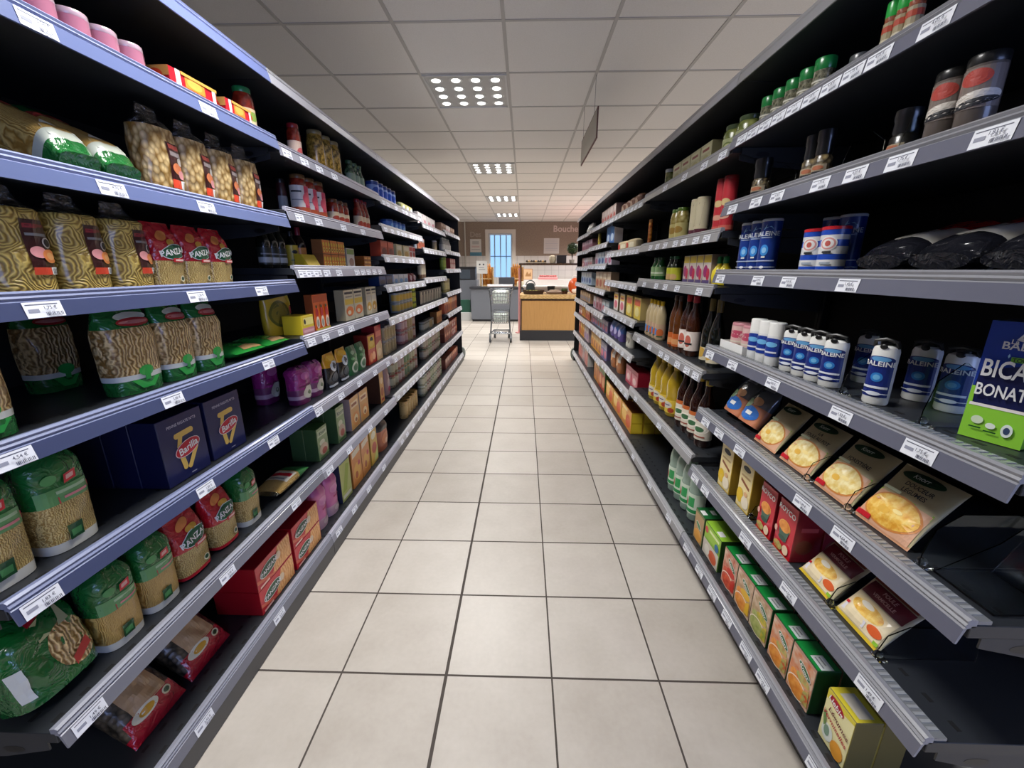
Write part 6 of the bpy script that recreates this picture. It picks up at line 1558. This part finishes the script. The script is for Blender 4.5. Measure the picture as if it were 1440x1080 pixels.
area('window_daylight', (2.1, YW0 - .02, 1.4), (radians(90), 0, 0), 2.3, 1.7, DAY_W, (.52, .64, 1.0))
area('butcher_display_lamp', (2.2, 10.3, 1.0), (radians(180), 0, 0), 1.6, .5, PINK_W, (1, .45, .42))

# ------------------------------------------------------------------ hanging sign
mb = MB(); mb.box(-.004, .004, -.40, .40, -.095, .095, m('#5a302c', .5)); parts = [('sign_board', mb.mesh('sign_board'), [])]
q = MB()
q.box(-.0052, -.004, -.385, .385, -.085, .085, m('#a8a297', .6)); parts.append(('sign_face', q.mesh('sign_face'), []))
for yy in (-.24, .33):
    q = MB(); q.tube([(0, yy, .1), (0, yy, HC - 2.185)], .0016, m('#6c6a66', .4), 6); parts.append(('hanging_wire', q.mesh('hanging_wire'), []))
thing('hanging_sign', parts, 'thin beige aisle sign with dark red edge hanging from ceiling on wires', 'sign', (.485, 3.55, 2.185))

# ------------------------------------------------------------------ produce stand at the end of the aisle
WOOD = tex('strands', '#a97a44', '#c99a5c', 3.2, .5, .1, .1, stretch=(14, 1, .6)); WOODL = tex('strands', '#b8925c', '#d2b07a', 4, .5, .1, .1, stretch=(1, 1, 10)); DWOOD = tex('strands', '#3a281a', '#5c4028', 5, .5, .1, .1, stretch=(1, 1, 8)); PLINTH = m('#2a2a2e', .5)
SX, SY = .56, 7.33
def bx(x0, x1, y0, y1, z0, z1, mt, c=.002):
    q = MB(); q.box(x0, x1, y0, y1, z0, z1, mt, c); return q
P = []
P.append(('front_panel', bx(-.595, .60, .03, .05, .18, .70, WOOD).mesh('front_panel'), []))
P.append(('plinth', bx(-.63, .64, .01, .80, 0, .18, PLINTH).mesh('plinth'), []))
P.append(('worktop', bx(-.63, .64, 0, .85, .735, .80, WOODL).mesh('worktop'), []))
P.append(('top_rail', bx(-.62, .63, .03, .06, .70, .735, DWOOD).mesh('top_rail'), []))
for x in (-.62, .60): P.append(('corner_post', bx(x, x + .025, .02, .06, .18, .70, DWOOD).mesh('corner_post'), []))
P.append(('inner_body', bx(-.58, .58, .06, .80, .18, .735, DWOOD).mesh('inner_body'), []))
for x in (-.63, .61): P.append(('upright', bx(x, x + .025, .55, .59, .80, 1.30, DWOOD).mesh('upright'), []))
P.append(('upper_shelf', bx(-.65, .66, .45, .80, 1.30, 1.335, DWOOD).mesh('upper_shelf'), []))
thing('produce_stand', P, 'wooden produce stand with dark plinth and upper shelf at the aisle end', 'stand', (SX, SY, 0))
def basket(w, d, h, c1, c2):
    mb = MB(); n = 22
    pr = [(.42, 0), (.46, h * .5), (.5, h), (.47, h), (.43, h * .5), (.40, .01)]
    mb.lathe([(r * w, z) for r, z in pr], tex('strands', c1, c2, 70, .6, 0, .6, stretch=(1, 1, 3)), n, 0, 0, d / w)
    return [('basket_body', mb.mesh('basket_body', 40), [])]
th = thing('wicker_basket', basket(.40, .30, .07, '#241510', '#4a2c1a'), 'dark wicker basket of pale greens on produce stand', 'basket', (.17, 7.55, .802))
for i in range(5):
    q = MB(); q.ball((0, 0, .03), .027, tex('noise', '#8a9a3a', '#d0c86a', 60, .5, .2, .2), 10, 7, (1.3, 1, .9), .2)
    thing('leafy_vegetable', q.mesh('leafy_vegetable', 60), ('leftmost', 'second', 'middle', 'fourth', 'rightmost')[i] + ' yellow green vegetable in the dark wicker basket', 'vegetable', (.06 + .055 * i, 7.55 + .06 * (i % 2) - .03, .816), 0, 'vegetables in the wicker basket')
def ringbasket():
    mb = MB()
    for k in range(4):
        r = .13 - .018 * k
        mb.tube([(r * cos(2 * pi * t / 20), r * .7 * sin(2 * pi * t / 20), .03 + .01 * k) for t in range(20)], .016, m(('#5a4030', '#a89078')[k % 2], .6), 8, True)
    return [('basket_body', mb.mesh('basket_body', 60), [])]
thing('woven_tray', ringbasket(), 'coiled brown and cream woven tray in the middle of stand', 'basket', (.54, 7.52, .802))
q = MB(); q.lathe([(.06, 0), (.075, .13), (.07, .13), (.055, .02)], m('#1c1c1e', .4), 18)
thing('black_pot', [('pot_body', q.mesh('pot_body', 40), [])], 'black pot standing behind the woven tray', 'pot', (.50, 7.80, .802))
q = MB(); q.lathe([(.07, 0), (.085, .10), (.07, .17), (.03, .19)], m('#3c4446', .3, .4), 18)
h_ = MB(); h_.tube([(.085 * cos(t), 0, .14 + .09 * sin(t)) for t in [pi * k / 12 for k in range(13)]], .008, m('#2c3234', .4), 8)
thing('watering_can', [('can_body', q.mesh('can_body', 40), []), ('can_handle', h_.mesh('can_handle', 40), [])], 'dark grey can with round handle behind the wicker basket', 'can', (.12, 7.78, .802))
q = MB(); q.ball((0, 0, .14), .12, m('#d8581c', .4, .3), 18, 12, (.95, .8, 1.15), .1)
k_ = MB(); k_.tube([(.05 * cos(t), 0, .27 + .05 * sin(t)) for t in [pi * k / 8 for k in range(9)]], .006, m('#efe9e4', .4), 6)
lb = MB(); lb.ball((0, -.07, .06), .06, m('#efe0d4', .5), 12, 8, (1, .5, .8))
thing('orange_net_bag', [('bag_body', q.mesh('bag_body', 60), []), ('bag_handle', k_.mesh('bag_handle', 40), []), ('paper_label', lb.mesh('paper_label', 60), [])], 'bright orange net bag at right of produce stand', 'bag', (.90, 7.55, .806))
q = MB(); q.lathe([(.05, 0), (.07, .05), (.06, .05)], m('#4a2a1c', .5), 14)
g_ = MB()
for i in range(5): g_.ball((.03 * cos(i * 1.3), .03 * sin(i * 1.3), .07), .03, tex('noise', '#2a3a1c', '#5a6a34', 60, .6, 0, .3), 8, 6)
thing('herb_pot', [('pot_body', q.mesh('pot_body', 40), []), ('herb_leaves', g_.mesh('herb_leaves', 60), [])], 'small dark herb pot left of the orange bag', 'plant', (.728, 7.62, .802))
# things on the upper shelf
q = MB(); q.box(-.19, .19, -.05, .05, 0, .02, m('#c9bda8', .5), .002)
for i in range(9): q.ball((-.17 + .042 * i, 0, .032), .022, (m('#3a2414', .5), m('#c9a060', .5), m('#241a12', .5))[i % 3], 8, 6)
thing('bread_tray', q.mesh('bread_tray', 50), 'shallow tray of dark goods on upper stand shelf', 'tray', (.22, 7.90, 1.337))
q = MB(); q.lathe([(.05, 0), (.07, .06), (.06, .12), (.02, .14)], m('#d8ccb4', .4, .2), 16)
thing('cream_jar', [('jar_body', q.mesh('jar_body', 50), [])], 'cream rounded jar on the upper stand shelf', 'jar', (.52, 7.90, 1.337))
q = MB(); q.box(-.085, .085, -.06, .06, 0, .13, m('#332e34', .45), .003); q.box(-.09, .09, -.065, .065, .13, .14, m('#46404a', .45), .002)
thing('storage_box', q.mesh('storage_box'), 'dark lidded box beside cream jar, upper stand shelf', 'box', (.68, 7.90, 1.337))
q = MB(); q.lathe([(.04, 0), (.05, .06), (.04, .06)], m('#cfc6ba', .5), 14)
tr = MB(); tr.tube([(0, 0, .04), (.004, 0, .12), (0, 0, .18)], .012, m('#3a2c1c', .7), 8)
lf = MB(); rr = random.Random(5); LEAF = m('#25401c', .5); LEAF2 = m('#3c5a28', .5)
lf.ball((0, 0, .26), .085, LEAF, 14, 10, (1, 1, 1), .3)
for i in range(260):
    a = rr.uniform(0, 2 * pi); t = math.acos(rr.uniform(-1, 1)); d = Vector((sin(t) * cos(a), sin(t) * sin(a), cos(t)))
    c = Vector((0, 0, .26)) + d * rr.uniform(.085, .105); u = d.orthogonal().normalized() * .016; v = d.cross(u).normalized() * .009; d2 = d * .008
    lf.add([c - u, c - v + d2, c + u + d2, c + v], [(0, 1, 2, 3)], (LEAF, LEAF2)[i % 2])
thing('topiary_plant', [('plant_pot', q.mesh('plant_pot', 40), []), ('trunk', tr.mesh('trunk', 40), []), ('foliage', lf.mesh('foliage'), [])], 'ball shaped green topiary plant on the upper stand shelf', 'plant', (.87, 7.88, 1.337))
# framed picture board leaning behind the stand, pink lit meat tray on the rear counter
mb = MB(); mb.box(-.095, .095, 0, .02, 0, .22, m('#a06a4a', .5), .002); f = [('picture_frame', mb.mesh('picture_frame'), [])]
q = MB(); decal(q, Flat(.19, .22), [('r', .05, .05, .95, .95, m('#d8b48c', .5)), ('p', [(.2, .3), (.4, .75), (.6, .5), (.8, .7), (.85, .3)], m('#a87a4c', .5))]); f.append(('picture', q.mesh('picture'), []))
thing('picture_board', f, 'small brown framed board standing on the rear counter', 'picture', (.08, 8.86, 1.02))
q = MB(); q.box(-1.1, 1.5, 0, .6, 0, .86, m('#cfc8c4', .3), .003); w_ = MB(); w_.box(-1.12, 1.52, -.02, .62, .86, .90, m('#d9d4d0', .25), .003); s_ = MB(); s_.box(-1.1, 1.5, .25, .6, .90, 1.02, m('#dcd6d2', .3), .002)
thing('rear_counter', [('counter_body', q.mesh('counter_body'), []), ('worktop', w_.mesh('worktop'), []), ('raised_ledge', s_.mesh('raised_ledge'), [])], 'pale rear counter running behind the wooden stand', 'counter', (1.1, 8.6, 0))
q = MB(); q.box(-.20, .20, -.07, .07, 0, .05, m('#e8a0a0', .4), .004); q.box(-.19, .19, -.06, .06, .05, .055, WHITE)
mt_ = MB()
for i in range(9): mt_.ball((-.16 + .04 * i, 0, .07), .026, tex('noise', '#8a2424', '#c85a54', 60, .4, .3, .2), 9, 7, (1, 1.6, .8))
thing('meat_tray', [('tray', q.mesh('tray'), []), ('meat', mt_.mesh('meat', 60), [])], 'pink tray of red meat on the rear counter', 'tray', (.50, 8.92, 1.02))
# pink post beside the stand
q = MB(); q.lathe([(.025, 0), (.025, 1.25)], m('#dc9a98', .4), 12); b_ = MB(); b_.lathe([(.08, 0), (.08, .02)], m('#c98a88', .4), 16)
thing('rope_post', [('post', q.mesh('post', 40), []), ('post_foot', b_.mesh('post_foot', 40), [])], 'slim pink post left of the wooden produce stand', 'post', (-.085, 8.25, 0))

# ------------------------------------------------------------------ bakery counter, racks and till
CG = m('#6a6e76', .45); CGD = m('#2c2e34', .45)
Pq = [('counter_body', bx(-1.27, .35, 0, .7, .05, .78, CG).mesh('counter_body'), []), ('worktop', bx(-1.30, .36, -.03, .75, .78, .82, CGD).mesh('worktop'), []), ('plinth', bx(-1.25, .33, .03, .68, 0, .05, CGD).mesh('plinth'), [])]
thing('bakery_counter', Pq, 'long grey bakery counter with dark top at the far left', 'counter', (0, 10.08, 0))
q = MB(); q.box(-.25, .25, 0, .55, 0, .95, CG, .004)
thing('side_cabinet', q.mesh('side_cabinet'), 'tall grey cabinet behind the bakery counter, far left', 'cabinet', (-1.50, 11.2, 0))
q = MB(); q.box(-.22, .22, 0, .4, 0, .30, m('#2b2d33', .4), .006); d_ = MB(); d_.box(-.19, .08, -.012, 0, .03, .26, m('#4a525c', .15, .5), .003); kn = MB()
kn.lathe([(.02, 0), (.02, .02)], STEEL, 12)
kk_ = kn.mesh('oven_knob'); 
tv = thing('oven', [('oven_body', q.mesh('oven_body'), []), ('oven_door', d_.mesh('oven_door'), []), ('oven_top', bx(-.23, .23, -.01, .41, .30, .34, m('#16171a', .4)).mesh('oven_top'), [])], 'dark countertop oven on the tall grey cabinet', 'oven', (-1.50, 11.2, .951))
q = MB(); q.box(-.13, .13, 0, .02, 0, .30, m('#c9c8c4', .5), .002); s_ = MB(); decal(s_, Flat(.26, .30), [('e', .3, .72, .08, .07, DGREY), ('e', .65, .72, .08, .07, DGREY), ('r', .2, .3, .8, .36, GREY), ('r', .2, .45, .7, .5, GREY)])
p_ = MB(); p_.tube([(0, .01, 0), (0, .01, -.30)], .012, m('#c9c8c4', .4), 8)
thing('notice_stand', [('notice', q.mesh('notice'), []), ('notice_print', s_.mesh('notice_print'), []), ('stand_pole', p_.mesh('stand_pole', 40), [])], 'white notice on a pole upon the bakery counter', 'sign', (-1.02, 10.35, 1.122))
q = MB(); q.box(-.19, .19, 0, .03, .0, .22, m('#4a4c54', .4), .004); s2 = MB(); s2.box(-.10, .10, .03, .2, 0, .02, m('#2a2b30', .4), .003)
thing('till_screen', [('screen', q.mesh('screen'), []), ('screen_base', s2.mesh('screen_base'), [])], 'grey till screen on the bakery counter behind the trolley', 'till', (-.42, 10.25, .821))
CRUST = tex('noise', '#9a5a1e', '#d8963c', 30, .55, .1, .3)
def baguette():
    mb = MB(); L_ = .52; n = 14; sec = 16
    pr = []
    for i in range(sec + 1):
        t = i / sec; r = .032 * (max(.03, 1 - abs(2 * t - 1) ** 3.2)) ** .6; pr.append((r, t * L_))
    mb.lathe(pr, CRUST, n)
    return mb.mesh('baguette', 50)
BG = baguette()
def rack(x, y, side, n0):
    Pk = []
    for xx in (-.16, .14): Pk.append(('side_panel', bx(xx, xx + .02, 0, .3, 0, .46, WOODL).mesh('side_panel'), []))
    Pk.append(('rack_base', bx(-.16, .16, 0, .3, 0, .02, WOODL).mesh('rack_base'), [])); Pk.append(('back_board', bx(-.16, .16, .28, .3, .02, .46, WOODL).mesh('back_board'), []))
    Pk.append(('front_bar', bx(-.14, .14, 0, .015, .16, .19, WOODL).mesh('front_bar'), []))
    thing('bread_rack', Pk, f'wooden bread rack {side} of the blue window', 'rack', (x, y, .821), 0, 'wooden bread racks')
    for i in range(4):
        lab = ('first', 'second', 'third', 'last')[i] + f' baguette from the left in rack {side} of window'
        o = new_thing('baguette', BG, lab, 'bread', (x - .055 + .052 * i, y + .07 + .075 * (i % 2), .852), (radians(-8), radians(-5), 0), 'baguettes in the bread racks')
rack(-.92, 10.48, 'left', 0); rack(-.17, 10.48, 'right', 4)
q = MB(); q.box(-.12, .12, 0, .25, 0, .12, CREAM, .003); thing('bread_basket', q.mesh('bread_basket'), 'low cream bread box right of the till screen', 'box', (-.05, 10.15, .8215))
q = MB(); q.box(-.16, .16, 0, .12, 0, .30, m('#1c4a3a', .4), .004); thing('green_crate', q.mesh('green_crate'), 'dark green crate on the floor left of bakery counter', 'crate', (-1.48, 10.3, .2))
q = MB(); q.box(-.2, .2, 0, .3, 0, .198, m('#b9b8b6', .4), .004); thing('white_crate', q.mesh('white_crate'), 'pale crate under the dark green crate', 'crate', (-1.48, 10.25, 0))
# notices and lettering on the back wall
def notice(w, h, deco, label, x, z, col='#d8d4ce'):
    q = MB(); q.box(-w / 2, w / 2, 0, .012, 0, h, m(col, .5), .001); s = MB(); decal(s, Flat(w, h), deco)
    thing('wall_notice', [('notice_sheet', q.mesh('notice_sheet'), []), ('notice_print', s.mesh('notice_print'), [])], label, 'notice', (x, YW1 - .013, z))
notice(.32, .36, [('r', .2, .6, .8, .85, m('#b9b6b2', .5)), ('r', .15, .44, .85, .48, m('#c89a98', .5)), ('r', .15, .36, .85, .39, m('#c89a98', .5)), ('r', .1, .18, .9, .22, GREY)], 'white printed notice on the brown wall left of window', -1.40, 1.70)
notice(.34, .10, [('e', .5, .4, .4, .3, m('#4f8296', .5))], 'narrow teal strip below the white notice', -1.40, 1.60, '#5a8ca0')
notice(.44, .42, [('r', .10, .86 - .11 * i, .90, .89 - .11 * i, m('#b4b4bc', .5)) for i in range(7)], 'white paper notice right of window on brown wall', .78, 1.66, '#cfcac6')
def letters(txt, x, z, size, col, label):
    vs, fs = text2d(txt); q = MB()
    q.add([(vx * size, 0, vy * size) for vx, vy in vs], fs, m(col, .5))
    n = len(q.v); f0 = list(q.f)
    me = q.mesh('wall_lettering'); bm = bmesh.new(); bm.from_mesh(me)
    r_ = bmesh.ops.extrude_face_region(bm, geom=list(bm.faces)); bmesh.ops.translate(bm, verts=[e for e in r_['geom'] if isinstance(e, bmesh.types.BMVert)], vec=(0, .012, 0))
    bmesh.ops.recalc_face_normals(bm, faces=bm.faces); bm.to_mesh(me); bm.free()
    thing('wall_lettering', me, label, 'lettering', (x, YW1 - .0135, z))
letters('Boucherie', 1.30, 2.325, .235, '#d0bcb2', 'pale raised lettering high on the brown wall at right')
letters('Des', -1.40, 2.18, .20, '#a89a8e', 'short pale lettering above the white notice, far left')

# ------------------------------------------------------------------ shopping trolley
CH = m('#a8acb0', .22, 0, .85); CHD = m('#4a4c50', .4)
T = []
for x in (-.17, .17):
    q = MB(); q.tube([(x * 1.15, 0, .96), (x, .02, .80), (x * .9, .05, .40), (x * 1.0, .0, .16)], .013, CHD, 10); T.append(('leg_tube', q.mesh('leg_tube', 50), []))
q = MB(); q.tube([(-.21, -.02, .965), (.21, -.02, .965)], .022, m('#d9cfd2', .4, .3), 12); T.append(('handle', q.mesh('handle', 50), []))
def wire_basket(w0, w1, z0, z1, d):
    q = MB(); n = 9
    for k in range(5):
        t = k / 4; w = w0 + (w1 - w0) * t; z = z0 + (z1 - z0) * t
        q.tube([(-w, -.02, z), (w, -.02, z), (w, d, z), (-w, d, z)], .005, CH, 6, True)
    for i in range(n):
        u = -1 + 2 * i / (n - 1)
        q.tube([(u * w0, -.02, z0), (u * w1, -.02, z1)], .003, CH, 5); q.tube([(u * w0, d, z0), (u * w1, d, z1)], .003, CH, 5)
        q.tube([(u * w0, -.02, z0), (u * w0, d, z0)], .003, CH, 5)
    return q
T.append(('upper_basket', wire_basket(.15, .20, .66, .90, .5).mesh('upper_basket', 50), []))
T.append(('lower_basket', wire_basket(.14, .15, .34, .52, .5).mesh('lower_basket', 50), []))
q = MB(); q.tube([(-.17, 0, .16), (-.15, .55, .14), (.15, .55, .14), (.17, 0, .16)], .013, CH, 10, True); q.box(-.12, .12, .0, .04, .15, .19, CH, .004); T.append(('base_frame', q.mesh('base_frame', 50), []))
for x, y in ((-.18, .02), (.18, .02), (-.13, .5), (.13, .5)):
    q = MB(); n = 18
    q.prism([(y + .055 * cos(2 * pi * t / n), .056 + .055 * sin(2 * pi * t / n)) for t in range(n)], x - .016, x + .016, CHD, 'x'); h2 = MB(); h2.box(x - .02, x + .02, y - .02, y + .02, .06, .16, CH, .003)
    T.append(('wheel', q.mesh('wheel', 40), [('wheel_fork', h2.mesh('wheel_fork'))]))
thing('shopping_trolley', T, 'small two tier metal shopping trolley with pale handle in the aisle', 'trolley', (-.40, 7.10, 0))
PL = tex('noise', '#a9b4aa', '#dfe4df', 40, .3, .5, .3)
for nm, z0, h0, w0, lb in (('carrier_bag', .668, .225, .285, 'crumpled pale bags filling the upper trolley basket'), ('carrier_bag', .348, .165, .262, 'grey plastic bag in the lower trolley basket')):
    P_ = Pouch(w0, h0, .42, 'brick', 5, 71 if h0 > .2 else 72, .008)
    new_thing(nm, P_.body([(0, 1, PL)]).mesh(nm, 60), lb, 'bag', (-.40, 7.115, z0), (0, 0, 0))

# ------------------------------------------------------------------ camera
cam = bpy.data.cameras.new('camera'); co = link(bpy.data.objects.new('camera', cam)); scene.camera = co
cam.sensor_width = 36; cam.lens = 580 / 1440 * 36; cam.clip_start = .02
co.location = (0, 0, 1.238)
psi = radians(1.617); th = radians(15.608)
co.rotation_euler = (pi / 2 - th, 0, psi)
w = bpy.data.worlds.new('world'); scene.world = w; w.use_nodes = True
w.node_tree.nodes['Background'].inputs[0].default_value = (0, 0, 0, 1); w.node_tree.nodes['Background'].inputs[1].default_value = 0
vs_ = scene.view_settings; vs_.view_transform = 'Standard'; vs_.look = 'None'; vs_.gamma = 1; vs_.exposure = EXPOSURE; vs_.use_curve_mapping = False
